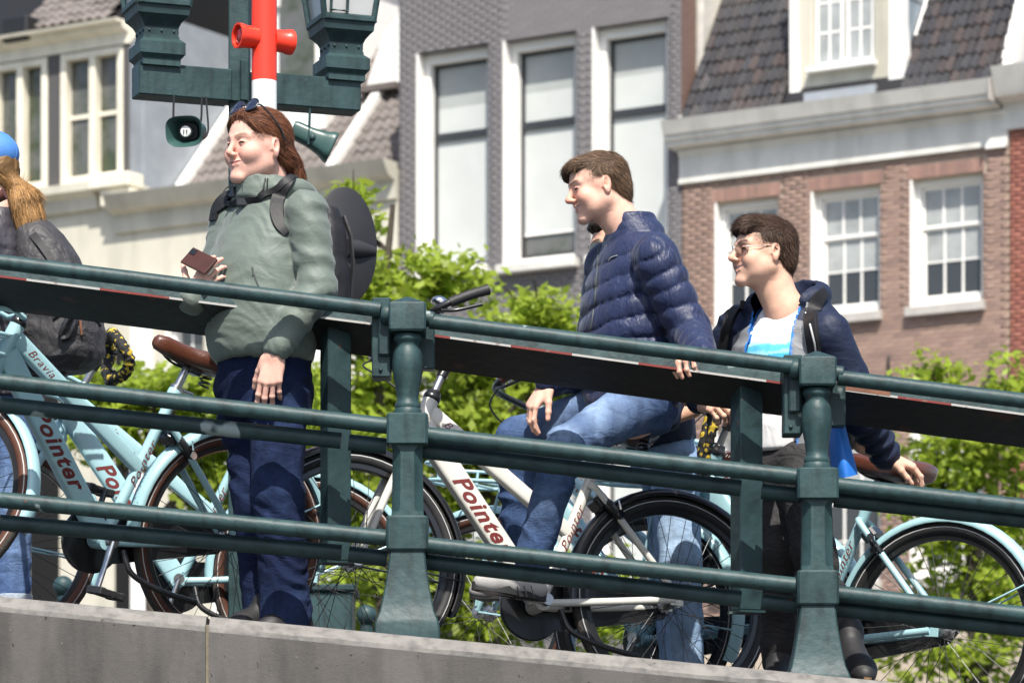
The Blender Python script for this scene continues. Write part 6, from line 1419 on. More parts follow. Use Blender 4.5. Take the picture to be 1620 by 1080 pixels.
# ================= woman in the green jacket
def woman():
    tone = (0.68, 0.395, 0.315); Y = 12.98; bx = P(430, 1000, Y); base = np.array((bx[0], Y, float(deckz(bx[0])) + .005)); off = base
    root = tag(empty('person', base), 'woman in sage green jacket and dark jeans standing, holding a brown phone', 'person')
    F = unit((-.75, -.66, 0)); L = np.array((-F[1], F[0], 0)); O = P(419, 590, Y); U = unit((.03, 0, 1))
    A = head_frame((-.74, -.67, -.04), roll=-2); hc = P(406, 235, Y - .02); S = 1.11
    shL, elL, wrL = P(486, 334, 12.83), P(503, 456, 12.80), P(441, 546, 12.76); shR, elR, wrR = P(370, 335, 13.12), P(336, 468, 13.10), P(304, 474, 12.84)
    hR, kR, aR = P(390, 620, 13.05), P(406, 775, 13.02), P(420, 975, 13.06); hL, kL, aL = P(440, 620, 12.93), P(440, 785, 12.88), P(452, 972, 12.92)
    # jacket
    j = SDF(); j.loft(O, L, F, U, [(.035, 0, .010, .178, .160), (.06, 0, .012, .190, .172), (.13, 0, .018, .202, .182), (.25, 0, .022, .196, .174), (.36, 0, .02, .192, .160), (.46, 0, .0, .188, .136), (.54, 0, -.012, .165, .110), (.60, 0, -.018, .110, .090), (.645, 0, -.02, .082, .078)], .03)
    fnw = lambda p, t: .004 * np.sin(t * 26 + 3 * vnoise(p * 9, 3)) * np.exp(-((t - .85) / .35) ** 2)
    j.cone(shL, elL, .071, .061, .018, fn=fnw); j.cone(elL, wrL, .061, .049, .02, fn=lambda p, t: .006 * np.sin(t * 20 + 2 * vnoise(p * 8, 2)) * (1 - t)); j.cone(shR, elR, .072, .062, .05); j.cone(elR, wrR, .066, .05, .03)
    nb = O + U * .615
    for a0, a1 in zip(np.linspace(-2.3, 2.3, 12)[:-1], np.linspace(-2.3, 2.3, 12)[1:]):   # rolled hood and collar round the neck
        q = lambda a: nb - F * .018 + (-F * math.cos(a) * .105 + L * math.sin(a) * .112) + U * (-.012 + .004 * abs(a)); j.cone(q(a0), q(a1), .030 - .008 * abs(a0) / 2.3, .030 - .008 * abs(a1) / 2.3, .03)
    j.cone(nb - F * .13 - U * .05, nb - F * .09 + U * .0, .07, .05, .05)
    cl = O + U * .0
    j.loft(O, L, F, U, [(.575, 0, .0, .115, .105), (.625, 0, .016, .090, .092), (.655, 0, .022, .082, .088)], .02); j.loft(O, L, F, U, [(.635, 0, .018, .066, .074), (.80, 0, .022, .07, .078)], .008, op='s')
    fo0 = folds((.25, 0, 1), .0042, (7, 17), 3, .05); fo1_ = folds((.75, .2, .6), .0036, (7, 36), 6, .05); fo = lambda V, N: fo0(V, N) + fo1_(V, N)
    jk = cloth('jacket', j, .0075, 'jacket_green', root, off, fo, 2)
    mb = MB(); cord(mb, j, [(384, 284), (382, 318), (366, 348), (352, 388), (347, 420), (348, 450)], .0024); child(mb, 'zip', 'zip', jk, off)
    mb = MB(); cord(mb, j, [(399, 422), (405, 442), (413, 462)], .0035); cord(mb, j, [(400, 424), (401, 436)], .005); child(mb, 'pocket_zip', 'zip', jk, off)
    mb = MB(); cord(mb, j, [(420, 283), (417, 300), (409, 309), (415, 314), (423, 300), (424, 284)], .0028, lift=.004); child(mb, 'drawcord', 'black_nylon', jk, off)
    mb = MB(); cord(mb, j, [(372, 290), (358, 298), (355, 305), (370, 302)], .0022, lift=.003); child(mb, 'drawcord', 'black_nylon', jk, off)
    # dark collar of an inner layer
    mb = MB(); c0 = hc + A[1] * (-.035 * S) - A[2] * .112 * S
    mb.loft([np.array([c0 + (A[0] * .062 * math.cos(t) + A[1] * (.064 * math.sin(t) + .004)) * S * k_ + A[2] * (z + .01 * math.sin(t) * 0 - .022 * max(0, math.sin(t))) for t in np.linspace(0, 2 * np.pi, 24, endpoint=False)]) for z, k_ in ((-.07, 1.15), (-.02, 1.04), (.012, 1.0), (.014, .96), (-.02, .95))], caps=False); child(mb, 'inner_collar', 'black_cloth', root, off, 80)
    # inner cuff, jeans, shoes
    mb = MB(); mb.tube([wrL + (elL - wrL) * .10, wrL, wrL + (wrL - elL) * .10], [.045, .043, .036], 14); child(mb, 'cuff', 'black_cloth', root, off, 60)
    t = SDF(); t.loft(O, L, F, U, [(-.16, 0, 0, .165, .13), (-.05, 0, 0, .175, .145), (.09, 0, 0, .165, .14)], .03)
    t.chain([hR, kR, aR], [.098, .078, .074], .03, flat=(F, 1.06)); t.chain([hL, kL, aL], [.100, .080, .078], .03, flat=(F, 1.06)); t.cone(aR, aR - Zv * .05, .074, .078, .02); t.cone(aL, aL - Zv * .05, .078, .082, .02)
    cloth('jeans', t, .0085, 'denim', root, off, folds((.25, 0, 1), .0095, (6, 17), 11, .07), 1, denim_color((.008, .014, .044), (.035, .06, .14), [(kL, .12, .6), (aL, .12, .5), (hL + (0, -.08, -.1), .12, .4)], 2))
    shoe(root, off, P(432, 1003, 13.02) , P(366, 1001, 12.90), Zv, 'shoe_black', 'shoe_black'); shoe(root, off, P(484, 1007, 12.96), P(412, 1005, 12.82), Zv, 'shoe_black', 'shoe_black')
    # body, head and hands
    bd = limb_body([([O, O + U * .3, O + U * .50, O + U * .60], [.12, .11, .07, .05]), ([hL, kL, aL, aL - Zv * .06], [.08, .055, .042, .045]), ([hR, kR, aR, aR - Zv * .06], [.08, .055, .042, .045]), ([shL, O + U * .47, shR], [.055, .06, .055]), ([shL, elL, wrL], [.055, .042, .032]), ([shR, elR, wrR], [.055, .042, .032])])
    hv = head_mesh(hc, A, S, tone, (.50, .20, .18), .5, (.30, .17, .12), fem=True, smile=.85, open_=0.0, jaw=.92, cheek=1.12, nose=.88)
    hl = hand_mesh(wrL + np.array((-.016, -.005, -.03)), (-.16, -.02, -1), (-.1, -1, -.05), -1, 1.04, curls=[(14, 18, 12), (16, 22, 14), (20, 26, 16), (26, 30, 18)], thumb=(24, 10), spread=3, tone=tone, forearm=.03)
    hr = hand_mesh(P(300, 472, 12.83), (.60, -.28, .72), (-.15, -1, .1), 1, .96, curls=[(12, 38, 20), (10, 40, 22), (12, 42, 24), (16, 44, 26)], thumb=(62, -4), spread=5, tone=tone, forearm=.004)
    body_parts = [coarse(bd, tone), hv[:3], hl, hr]; eyes(root, off, hc, A, S, (-.25, -.02))
    # hair
    hm = SDF(); hm.ell((0, -.022, .043), (.0790, .0985, .0830), .02); hm.ell((0, .040, .062), (.066, .050, .046), .03); hm.chain([(0, -.098, .0), (0, -.125, -.03), (-.01, -.140, -.07), (-.02, -.146, -.105)], [.034, .030, .026, .012], .03); hm.ell((0, -.07, -.02), (.066, .052, .055), .03)
    hm.ell((0, .094, -.008), (.080, .064, .098), .012, op='s'); hm.cone((-.12, .030, -.060), (.12, .030, -.060), .064, .064, .012, op='s'); hm.cone((-.12, -.035, -.10), (.12, -.035, -.10), .052, .052, .012, op='s')
    for q in (-1, 1): hm.ell((q * .085, -.010, -.004), (.022, .022, .034), .01, op='s')
    tgt = np.array((0, -.135, -.045)); flow = lambda p: np.where((p[:, 1] > -.10)[:, None], (tgt + np.array((0, .02, .02)) - p), np.array((.02, -.1, -1.0)) + 0 * p)
    body_parts[1] = (hv[0], hv[1], hairline(hv[0], hv[2], hc, A, S, hm, (.085, .034, .018))); finish_body(root, off, body_parts)
    hV = hair_mesh(hc, A, S, hm, flow, 14000, (.150, .058, .029), 5, (.02, .045), .03, .0004, .02, h=.0034, rnd=.04); mobj('hair', *hV[:2], M['hair'], root, off, 180, hV[2])
    # ---- sunglasses, phone and backpack are things of their own
    gb = to_world((0, .04, .118), hc, A, S); g = tag(empty('sunglasses', gb), 'dark sunglasses pushed up on the woman\'s reddish hair', 'sunglasses')
    n = unit((0, .80, .60)); uu = np.array((1., 0, 0)); ww = np.cross(uu, n) * -1
    for q in (-1, 1):
        c = np.array((q * .034, .050, .122)); rg_ = lambda k, d: to_world(np.array([c + uu * x * k + ww * y * k + n * (d - .18 * (x - 0) ** 2 / .03) for x, y in superell(.0295, .0235, 26, .85)]), hc, A, S)
        mb = MB(); mb.loft([rg_(.97, -.001), rg_(.97, .001), rg_(.5, .003), rg_(.02, .004)]); child(mb, 'lens', 'lens_dark', g, gb, 60)
        mb = MB(); mb.tube(rg_(1.0, 0), .0028, 6, closed=True); child(mb, 'rim', 'bike_black', g, gb, 60)
        mb = MB(); pts = [(q * .062, .048, .122), (q * .073, .03, .112), (q * .084, -.02, .060), (q * .084, -.045, .018)]; mb.tube([to_world(x, hc, A, S) for x in spline(pts, 6)], .0034, 6, flat=.6); child(mb, 'temple', 'bike_black', g, gb, 60)
    mb = MB(); mb.tube([to_world(x, hc, A, S) for x in ((-.006, .052, .122), (0, .054, .124), (.006, .052, .122))], .003, 6); child(mb, 'bridge', 'bike_black', g, gb, 60)
    pc = P(315, 413, 12.80); ph = tag(empty('phone', pc), 'brown cased smartphone held in the woman\'s right hand', 'phone')
    d1 = unit((.56, -.60, -.36)); nn = unit((-.35, -.80, .45)); nn = unit(nn - (nn @ d1) * d1); d2 = np.cross(nn, d1); Mp = np.stack([d1, d2, nn], 1)
    mb = MB(); mb.box((0, 0, 0), (.140, .068, .010), Mp, b=.004); child(mb, 'case', 'phone_case', ph, None); mb = MB(); mb.box(-nn * .0062, (.133, .062, .002), Mp, b=.0008); child(mb, 'screen', 'lens_dark', ph, None)
    mb = MB(); mb.box(nn * .0065 - d1 * .05 + d2 * .018, (.03, .02, .003), Mp, b=.001); child(mb, 'camera', 'bike_black', ph, None)
    bp0 = O + U * .36 - F * .215; pk = tag(empty('backpack', bp0), 'black backpack worn by the woman in the green jacket', 'backpack')
    b = SDF(); b.loft(bp0, L, F, U, [(-.20, 0, 0, .12, .055), (-.15, 0, 0, .13, .062), (.0, 0, 0, .128, .062), (.14, 0, 0, .115, .055), (.22, 0, 0, .09, .04)], .02, e=3.2)
    b.loft(bp0 - F * .062, L, F, U, [(-.16, 0, 0, .10, .022), (.02, 0, 0, .10, .022)], .015, e=3)
    cloth('bag', b, .009, 'black_nylon', pk, bp0, folds((.3, 0, 1), .004, (8, 16), 23), 1)
    mb = MB(); band(mb, j, [(468, 279), (452, 291), (441, 312), (438, 335), (443, 358), (456, 372)], [.03, .045, .05, .048, .04, .025], .010); child(mb, 'shoulder_strap', 'black_nylon', pk, bp0, 60)
    mb = MB(); band(mb, j, [(374, 303), (356, 315), (344, 330), (339, 350)], [.035, .045, .045, .04], .010); child(mb, 'shoulder_strap', 'black_nylon', pk, bp0, 60)
    mb = MB(); band(mb, j, [(341, 338), (362, 324), (386, 318), (412, 312), (438, 298), (462, 283)], .022, .006, lift=.008); child(mb, 'chest_strap', 'black_nylon', pk, bp0, 60)
    mb = MB(); p, g_ = ray_hits(j, [(376, 320), (390, 318), (402, 314)], 12.3, 14); mb.box(p[len(p) // 2] + g_[0] * .014, (.045, .02, .03), b=.005); child(mb, 'buckle', 'bike_black', pk, bp0)
    mb = MB(); mb.tube([bp0 + U * .19 + L * .08 - F * .04, bp0 + U * .12 + L * .11 - F * .05, bp0 + U * .02 + L * .115 - F * .06, bp0 - U * .14 + L * .1 - F * .06], .009, 6, flat=.5); child(mb, 'side_strap', 'black_nylon', pk, bp0)
woman()
print('woman', time.time() - T0)

# ================= man in the blue puffer jacket, seated on the white bicycle
def puffer_fn(step, amp, s=0):
    def fn(p, u):
        w_ = 0
        w = u / step + .55 * vnoise(p * 4.2, s) + .12 * vnoise(p * 17, s + 8); sn = np.abs(np.sin(np.pi * w)); return -amp * (sn ** .5 - .6) - .0045 * vnoise(p * np.array((48, 48, 12)), s + 3) * (1.05 - sn) - .0022 * vnoise(p * np.array((22, 22, 30)), s + 5)
    return fn
def man_blue():
    tone = (0.71, 0.42, 0.32); Y = 13.45; base = np.array((P(1000, 700, Y)[0], Y, 0)); base[2] = float(deckz(base[0]) + doff(base[0])); off = base
    root = tag(empty('person', base), 'man in navy blue puffer jacket and blue jeans seated on the white bicycle, looking left', 'person')
    F = unit((-.90, -.43, 0)); L = np.array((-F[1], F[0], 0)); O = P(1000, 640, 13.46); nk = P(984, 352, 13.44); U = unit(nk - O)
    pitch = R(14); yaw = np.array((-.975, -.22)); A = head_frame((yaw[0] * math.cos(pitch), yaw[1] * math.cos(pitch), -math.sin(pitch)), roll=0); hc = P(945, 297, 13.42); S = 1.03
    shL, elL, wrL = P(1036, 408, 13.24), P(1093, 528, 13.24), P(1112, 566, 12.93); shR, elR, wrR = P(962, 420, 13.66), P(938, 585, 13.66), P(866, 606, 13.50)
    hL, kL, aL = P(1008, 640, 13.34), P(893, 706, 13.14), P(842, 884, 13.22); hR, kR, aR = P(980, 632, 13.58), P(818, 694, 13.66), P(822, 880, 13.72)
    j = SDF(); ht = np.linalg.norm(nk - O); sec = [(-.02, 0, 0, .185, .150), (.02, 0, 0, .195, .158), (.12, 0, .012, .200, .160), (.25, 0, .02, .205, .158), (.38, 0, .015, .208, .148), (.48, 0, 0, .205, .130), (.55, 0, -.01, .17, .108), (.60, 0, -.015, .115, .092), (.63, 0, -.012, .09, .084)]
    j.loft(O, L, F, U, sec, .03, fn=puffer_fn(.070, .0125, 4))
    ln1, ln2 = np.linalg.norm(elL - shL), np.linalg.norm(wrL - elL); pf = puffer_fn(.066, .011, 9)
    j.cone(shL, elL, .082, .069, .016, fn=lambda p, t: pf(p, t * ln1)); j.cone(elL, wrL, .069, .050, .02, fn=lambda p, t: pf(p, t * ln2)); j.cone(shR, elR, .080, .068, .04, fn=lambda p, t: pf(p, t * ln1)); j.cone(elR, wrR, .064, .048, .03, fn=lambda p, t: pf(p, t * .2))
    c0 = O + U * .66 - F * .012     # stand-up collar
    cl = SDF(); cl.loft(O, L, F, U, [(.56, 0, -.012, .115, .102), (.61, 0, -.004, .090, .092), (.645, 0, .004, .080, .087), (.662, 0, .006, .078, .085)], .02, fn=lambda p, u: -.004 * np.abs(np.sin(np.pi * u / .03)) ** .6)
    for f_ in cl.pr: j.pr.append(f_)
    j.loft(O, L, F, U, [(.63, 0, .004, .063, .070), (.80, 0, .008, .066, .074)], .008, op='s')
    jk = cloth('puffer_jacket', j, .0062, 'puffer_blue', root, off, None, 0)
    mb = MB(); cord(mb, j, [(949, 368), (947, 400), (944, 440), (942, 470), (938, 500), (932, 540)], .003, 12.9, 14.2); cord(mb, j, [(943, 441), (943, 456)], .006, 12.9, 14.2); child(mb, 'zip', 'zip', jk, off)
    mb = MB(); cord(mb, j, [(963, 412), (968, 407), (977, 404)], .0016, 12.9, 14.2, .002); child(mb, 'chest_emblem', 'reflex', jk, off)
    t = SDF(); t.loft(O, L, F, U, [(-.10, 0, 0, .15, .125), (-.04, 0, 0, .178, .15), (.10, 0, 0, .165, .14)], .03)
    t.chain([hL, kL], [.096, .064], .04); t.chain([kL, aL], [.066, .060], .03); t.chain([hR, kR], [.092, .065], .04); t.chain([kR, aR], [.075, .060], .03)
    fo1 = folds(kL - hL, .0065, (7, 18), 31, .05); fo2 = folds(aL - kL, .008, (7, 18), 33, .06); kz = max(kL[2], kR[2]) - .06
    cloth('jeans', t, .0075, 'denim', root, off, lambda V, N: np.where(V[:, 2] > kz, fo1(V, N), fo2(V, N)), 1, denim_color((.045, .080, .175), (.19, .27, .41), [((hL + kL) / 2 + (0, -.03, .08), .14, .85), (kL + (-.03, -.03, .05), .10, .8), ((hR + kR) / 2 + (0, 0, .08), .14, .75), (kL * .5 + aL * .5 + (-.04, -.04, 0), .09, .3)], 6))
    # seams along the thigh
    sh = shoe(root, off, P(858, 948, 13.25), P(752, 930, 13.16), (-.12, 0, 1), 'shoe_grey', 'shoe_black'); shoe(root, off, P(838, 948, 13.80), P(748, 944, 13.74), Zv, 'shoe_grey', 'shoe_black')
    for i in range(3):
        mb = MB(); a = P(818 + 11 * i, 926, 13.175), P(823 + 11 * i, 944, 13.168); mb.tube([a[0], a[1]], .0035, 6, flat=.6); child(mb, 'stripe', 'shoe_black', sh, off)
    bd = limb_body([([O, O + U * .3, O + U * .46, O + U * .58], [.12, .11, .065, .05]), ([hL, kL, aL, aL - Zv * .05], [.08, .055, .040, .04]), ([hR, kR, aR, aR - Zv * .05], [.08, .055, .04, .04]), ([shL, O + U * .44, shR], [.055, .06, .055]), ([shL, elL, wrL], [.055, .042, .034]), ([shR, elR, wrR], [.055, .042, .034])])
    hv = head_mesh(hc, A, S, tone, (.52, .20, .17), .75, (.15, .085, .05), teeth=True, smile=.75, open_=.0035, jaw=1.0, cheek=1.05, nose=1.12, neck_to=(0, -.075, -.19))
    hr = hand_mesh(wrR + np.array((-.006, 0, -.006)), (-.50, -.12, -.86), (-.74, -.55, .36), 1, 1.02, curls=[(22, 28, 18), (28, 34, 20), (34, 38, 22), (40, 40, 24)], thumb=(30, 14), tone=tone)
    hl = hand_mesh(P(1112, 566, 12.905), (-.62, -.78, -.02), (-.10, .08, 1), -1, 1.02, curls=[(40, 50, 30), (42, 50, 30), (44, 50, 30), (46, 50, 30)], thumb=(30, 20), tone=tone)
    body_parts = [coarse(bd, tone), hv[:3], hr, hl]; eyes(root, off, hc, A, S, (0, -.03))
    # hair: short back and sides, long swept fringe
    hm = SDF(); hm.ell((0, -.020, .041), (.0775, .0975, .0785), .02); hm.ell((0, .045, .080), (.058, .050, .030), .02); hm.ell((.030, .082, .062), (.032, .020, .030), .018); hm.ell((0, -.072, -.018), (.062, .045, .062), .03)
    hm.ell((-.010, .098, -.004), (.068, .050, .080), .012, op='s'); hm.cone((-.12, .040, -.046), (.12, .040, -.046), .060, .060, .01, op='s'); hm.cone((-.12, -.022, -.10), (.12, -.022, -.10), .066, .066, .012, op='s')
    hm.ell((-.08, .062, .045), (.03, .030, .036), .012, op='s')
    for q in (-1, 1): hm.ell((q * .085, -.012, -.003), (.022, .0205, .033), .008, op='s')
    def flow(p):
        top = np.clip((p[:, 2] - .045) / .04, 0, 1)[:, None]; fr = np.array((.55, .75, .1)); bk = np.array((0, -.45, -.9)); side = np.array((0, -.5, -.85)); f = top * fr + (1 - top) * side; f = np.where((p[:, 1] < -.06)[:, None], bk, f); return np.where(((p[:, 1] > .065))[:, None], np.array((.4, .25, -.9)), f)
    body_parts[1] = (hv[0], hv[1], hairline(hv[0], hv[2], hc, A, S, hm, (.075, .046, .028))); finish_body(root, off, body_parts)
    hV = hair_mesh(hc, A, S, hm, flow, 18000, (.115, .070, .042), 8, (.014, .034), .16, .0004, .08, h=.0034, rnd=.10, keep=lambda V: (V[:, 1] < .035) | (V[:, 2] > .075)); mobj('hair', *hV[:2], M['hair'], root, off, 180, hV[2])
man_blue()
print('man blue', time.time() - T0)

defmat('lining_blue', (.015, .15, .55), .5, var=.1, vscale=9, bump=.2, bscale=30)
# ================= young man in glasses with the open shell jacket
def man_glasses():
    tone = (0.66, 0.395, 0.285); Y = 13.25; base = np.array((P(1270, 1080, 13.1)[0], 13.1, 0)); base[2] = float(deckz(base[0])) + .005; off = base
    root = tag(empty('person', base), 'young man in glasses, open navy and grey jacket, white shirt and black trousers', 'person')
    F = unit((-.60, -.80, 0)); L = np.array((-F[1], F[0], 0)); O = P(1246, 720, Y + .03); nk = P(1234, 478, Y); U = unit(nk - O)
    A = head_frame((-.93, -.36, .02), roll=0); hc = P(1206, 402, Y - .02); S = 1.05
    shL, elL, wrL = P(1310, 528, 13.12), P(1366, 655, 13.20), P(1402, 720, 13.30); shR, elR, wrR = P(1166, 522, 13.42), P(1116, 612, 13.52), P(1106, 634, 13.40)
    hR, kR, aR = P(1222, 738, 13.32), P(1232, 880, 13.18), P(1232, 1040, 13.22); hL, kL, aL = P(1270, 738, 13.16), P(1286, 870, 13.05), P(1322, 985, 13.02)
    tone_navy = np.array((.012, .018, .043)); grey = np.array((.20, .207, .22)); blue = np.array((.02, .16, .52))
    # white shirt under the open jacket
    s = SDF(); s.loft(O, L, F, U, [(.015, 0, .02, .16, .125), (.10, 0, .025, .168, .13), (.25, 0, .025, .172, .128), (.38, 0, .01, .175, .115), (.46, 0, -.004, .15, .098), (.52, 0, -.015, .085, .078)], .03)
    s.ell(hc + A[1] * -.03 - A[2] * .165, (.055, .055, .050), .012, A, op='s')
    zO = O[2]
    def shirt_col(V):
        u = (V - O) @ U; C = np.tile(np.array((.78, .78, .79)), (len(V), 1)); w = vnoise(V * np.array((12, 12, 40)), 3) * .012
        C[(u + w < .395 - .0)] = (.45, .72, .80); C[(u + w < .375)] = (.10, .50, .68); C[(u + w < .358)] = (.28, .62, .74); C[(u + w < .34)] = (.04, .33, .50); C[(u + w < .312)] = (.78, .78, .79); return C
    cloth('shirt', s, .0075, 'shirt', root, off, folds((.5, .2, .7), .0045, (6, 9), 41, .06), 1, shirt_col)
    # shell jacket, open at the front
    j = SDF(); j.loft(O, L, F, U, [(-.10, 0, .0, .195, .165), (-.04, 0, .0, .20, .168), (.10, 0, .01, .202, .160), (.25, 0, .012, .205, .156), (.38, 0, .0, .210, .142), (.46, 0, -.012, .198, .122), (.52, 0, -.02, .14, .10), (.565, 0, -.03, .105, .088)], .03)
    j.cone(shL, elL, .079, .066, .022, fn=lambda p, t: .006 * np.sin(t * 22 + 2 * vnoise(p * 9, 4)) * np.clip(t - .3, 0, 1)); j.cone(elL, wrL, .066, .050, .03, fn=lambda p, t: .006 * np.sin(t * 24 + 1)); j.cone(shR, elR, .076, .062, .05); j.cone(elR, wrR, .060, .046, .03)
    nb = O + U * .53
    for a0, a1 in zip(np.linspace(-2.0, 2.0, 12)[:-1], np.linspace(-2.0, 2.0, 12)[1:]):   # hood lying on the shoulders
        q = lambda a: nb - F * .03 + (-F * math.cos(a) * .115 + L * math.sin(a) * .118) + U * (.030 * math.cos(a) + .004); j.cone(q(a0), q(a1), .046 - .010 * abs(a0), .046 - .010 * abs(a1), .03)
    j.cone(nb - F * .15 + U * .045, nb - F * .10 + U * .075 , .03, .035, .03)
    # hollow it and cut the front opening
    j.loft(O, L, F, U, [(-.30, 0, .0, .182, .150), (.10, 0, .012, .186, .145), (.25, 0, .014, .189, .142), (.38, 0, .0, .192, .128), (.46, 0, -.010, .165, .108), (.52, 0, -.016, .100, .086), (.80, 0, -.01, .085, .085)], .006, op='s')
    hollow = j.pr[-1][0]
    def opening(V):
        q = V - O; l = q @ L; f = q @ F; u = q @ U; half = np.interp(u, [-.14, .0, .1, .3, .42, .5, .6], [.125, .115, .105, .090, .085, .092, .125]); c = np.interp(u, [-.1, .3, .6], [0.012, .008, 0]); return (f > .0) & (np.abs(l - c) < half) & (u < .62)
    def margin(V):
        q = V - O; l = q @ L; f = q @ F; u = q @ U; half = np.interp(u, [-.14, .0, .1, .3, .42, .5, .6], [.125, .115, .105, .090, .085, .092, .125]); c = np.interp(u, [-.1, .3, .6], [0.012, .008, 0])
        return np.where((f > 0) & (u < .62), np.abs(l - c) - half, 1.0), np.sign(l - c)
    def snap(V):
        d, sg = margin(V); m = (d >= 0) & (d < .0062); return V - (sg * d * m)[:, None] * L[None]
    def jcol(V):
        q = V - O; l = q @ L; f = q @ F; u = q @ U; C = np.tile(tone_navy, (len(V), 1)); chest = (f > .02) & (u < .455 - .35 * np.clip(np.abs(l) - .09, 0, 1)) & (np.abs(l) < .185); C[chest] = grey
        inner = (np.abs(hollow(V)) < .0045) & (u < .53); C[inner] = blue; d_, _s = margin(V); C[(d_ < .0085) & (u < .50)] = (.03, .20, .62); return C
    jk = cloth('shell_jacket', j, .0066, 'shell_navy', root, off, folds((.3, .1, 1), .004, (7, 15), 44, .05), 1, jcol, cut=opening, snap=snap)
    # bright blue lining of the hem turned out beside the post
    rows = [[P(1312, 648, 13.02), P(1322, 645, 12.99), P(1334, 660, 13.0)], [P(1312, 690, 13.0), P(1328, 688, 12.96), P(1344, 700, 12.98)], [P(1314, 730, 12.99), P(1334, 728, 12.94), P(1354, 735, 12.97)], [P(1318, 757, 12.99), P(1338, 755, 12.94), P(1357, 750, 12.97)]]
    top = [spline(r_, 5) for r_ in rows]; mb = MB(); mb.loft([np.concatenate([r_, r_[::-1] + np.array((0, .008, .002))]) for r_ in top]); child(mb, 'lining', 'lining_blue', jk, off, 60)
    # chest lettering and emblem, printed on the grey panel
    hp, hg = ray_hits(j, [(1256, 521), (1264, 523), (1272, 525)], 12.7, 14); c = hp[len(hp) // 2]; g_ = hg[len(hg) // 2]; xd = unit(np.array((1, 0, -.12)) - np.dot((1, 0, -.12), g_) * g_); yd = np.cross(g_, xd)
    for i, wd in enumerate(('THE', 'NORTH', 'FACE')):
        o = put_text(text_mesh(wd, (.017, .026, .022)[i], M['shoe_black'], 0, .02), jk, c - off + g_ * .007 + yd * (.0085 - .0085 * i) - xd * (.010 - .004 * (i != 1)), xd, yd)
    mb = MB(); 
    for r0 in (.010, .0065, .003): mb.tube([c + g_ * .004 + xd * (.008 + r0 * math.cos(t)) + yd * (-.008 + 2 * r0 * math.sin(t)) for t in np.linspace(0, math.pi / 2, 8)], .0014, 4)
    child(mb, 'emblem', 'shoe_black', jk, off)
    # trousers and shoes
    t = SDF(); t.loft(O, L, F, U, [(-.14, 0, 0, .15, .12), (-.05, 0, 0, .165, .135), (.05, 0, 0, .155, .125)], .03)
    t.chain([hR, kR, aR], [.092, .070, .060], .03); t.chain([hL, kL, aL], [.092, .070, .062], .03); t.cone(aL, aL - Zv * .03, .062, .070, .02)
    cloth('trousers', t, .0085, 'black_cloth', root, off, folds((.2, 0, 1), .007, (6, 15), 47, .06), 1)
    shoe(root, off, P(1326, 1052, 13.06), P(1370, 1082, 12.78), (.1, -.1, 1), 'shoe_black', 'sole_gum', 1.2); shoe(root, off, P(1240, 1095, 13.25), P(1212, 1100, 13.02), Zv, 'shoe_black', 'sole_gum', 1.1)
    bd = limb_body([([O, O + U * .25, O + U * .38, O + U * .50], [.10, .09, .055, .045]), ([hL, kL, aL, aL - Zv * .04], [.075, .05, .040, .04]), ([hR, kR, aR, aR - Zv * .04], [.075, .05, .04, .04]), ([shL, O + U * .40, shR], [.05, .055, .05]), ([shL, elL, wrL], [.05, .04, .032]), ([shR, elR, wrR], [.05, .04, .032])])
    hv = head_mesh(hc, A, S, tone, (.46, .20, .17), .35, (.045, .028, .02), teeth=True, smile=.9, open_=.0042, jaw=1.0, nose=1.15, stubble=.22, neck_to=(-.012, -.085, -.185))
    hl = hand_mesh(wrL + np.array((.004, .004, -.002)), (.86, .22, -.34), (.25, -.35, .9), -1, 1.0, curls=[(26, 26, 18), (28, 28, 20), (32, 30, 22), (38, 34, 24)], thumb=(28, 16), tone=tone)
    hr = hand_mesh(wrR + np.array((.004, -.01, 0)), (.55, -.62, -.25), (-.4, -.55, .72), 1, 1.0, curls=[(40, 55, 35), (42, 55, 35), (44, 55, 35), (48, 55, 35)], thumb=(35, 20), tone=tone, forearm=.06)
    body_parts = [coarse(bd, tone), hv[:3], hl, hr]; eyes(root, off, hc, A, S, (.1, 0))
    hm = SDF(); hm.ell((0, -.020, .045), (.0795, .100, .083), .02); hm.ell((0, .040, .090), (.064, .054, .034), .02); hm.ell((0, .074, .072), (.052, .026, .024), .016); hm.ell((0, -.072, -.012), (.064, .045, .064), .03)
    hm.ell((0, .100, -.010), (.074, .050, .072), .010, op='s'); hm.cone((-.12, .042, -.052), (.12, .042, -.052), .062, .062, .01, op='s'); hm.cone((-.12, -.020, -.105), (.12, -.020, -.105), .066, .066, .012, op='s')
    for q in (-1, 1): hm.ell((q * .085, -.012, -.003), (.022, .0205, .033), .008, op='s')
    def flow(p):
        top = np.clip((p[:, 2] - .05) / .04, 0, 1)[:, None]; f = top * np.array((.25, .95, .15)) + (1 - top) * np.array((0, -.35, -.9)); return np.where((p[:, 1] > .075)[:, None], np.array((.15, .5, -.8)), np.where((p[:, 1] < -.06)[:, None], np.array((0, -.4, -.9)), f))
    body_parts[1] = (hv[0], hv[1], hairline(hv[0], hv[2], hc, A, S, hm, (.042, .026, .018))); finish_body(root, off, body_parts)
    hV = hair_mesh(hc, A, S, hm, flow, 18000, (.062, .036, .024), 9, (.014, .032), .22, .0004, .24, h=.0034, rnd=.14, keep=lambda V: (V[:, 1] < .035) | (V[:, 2] > .07)); mobj('hair', *hV[:2], M['hair'], root, off, 180, hV[2])
    # glasses
    gb = to_world((0, .10, .006), hc, A, S); g = tag(empty('glasses', gb), 'thin metal framed glasses worn by the young man', 'glasses')
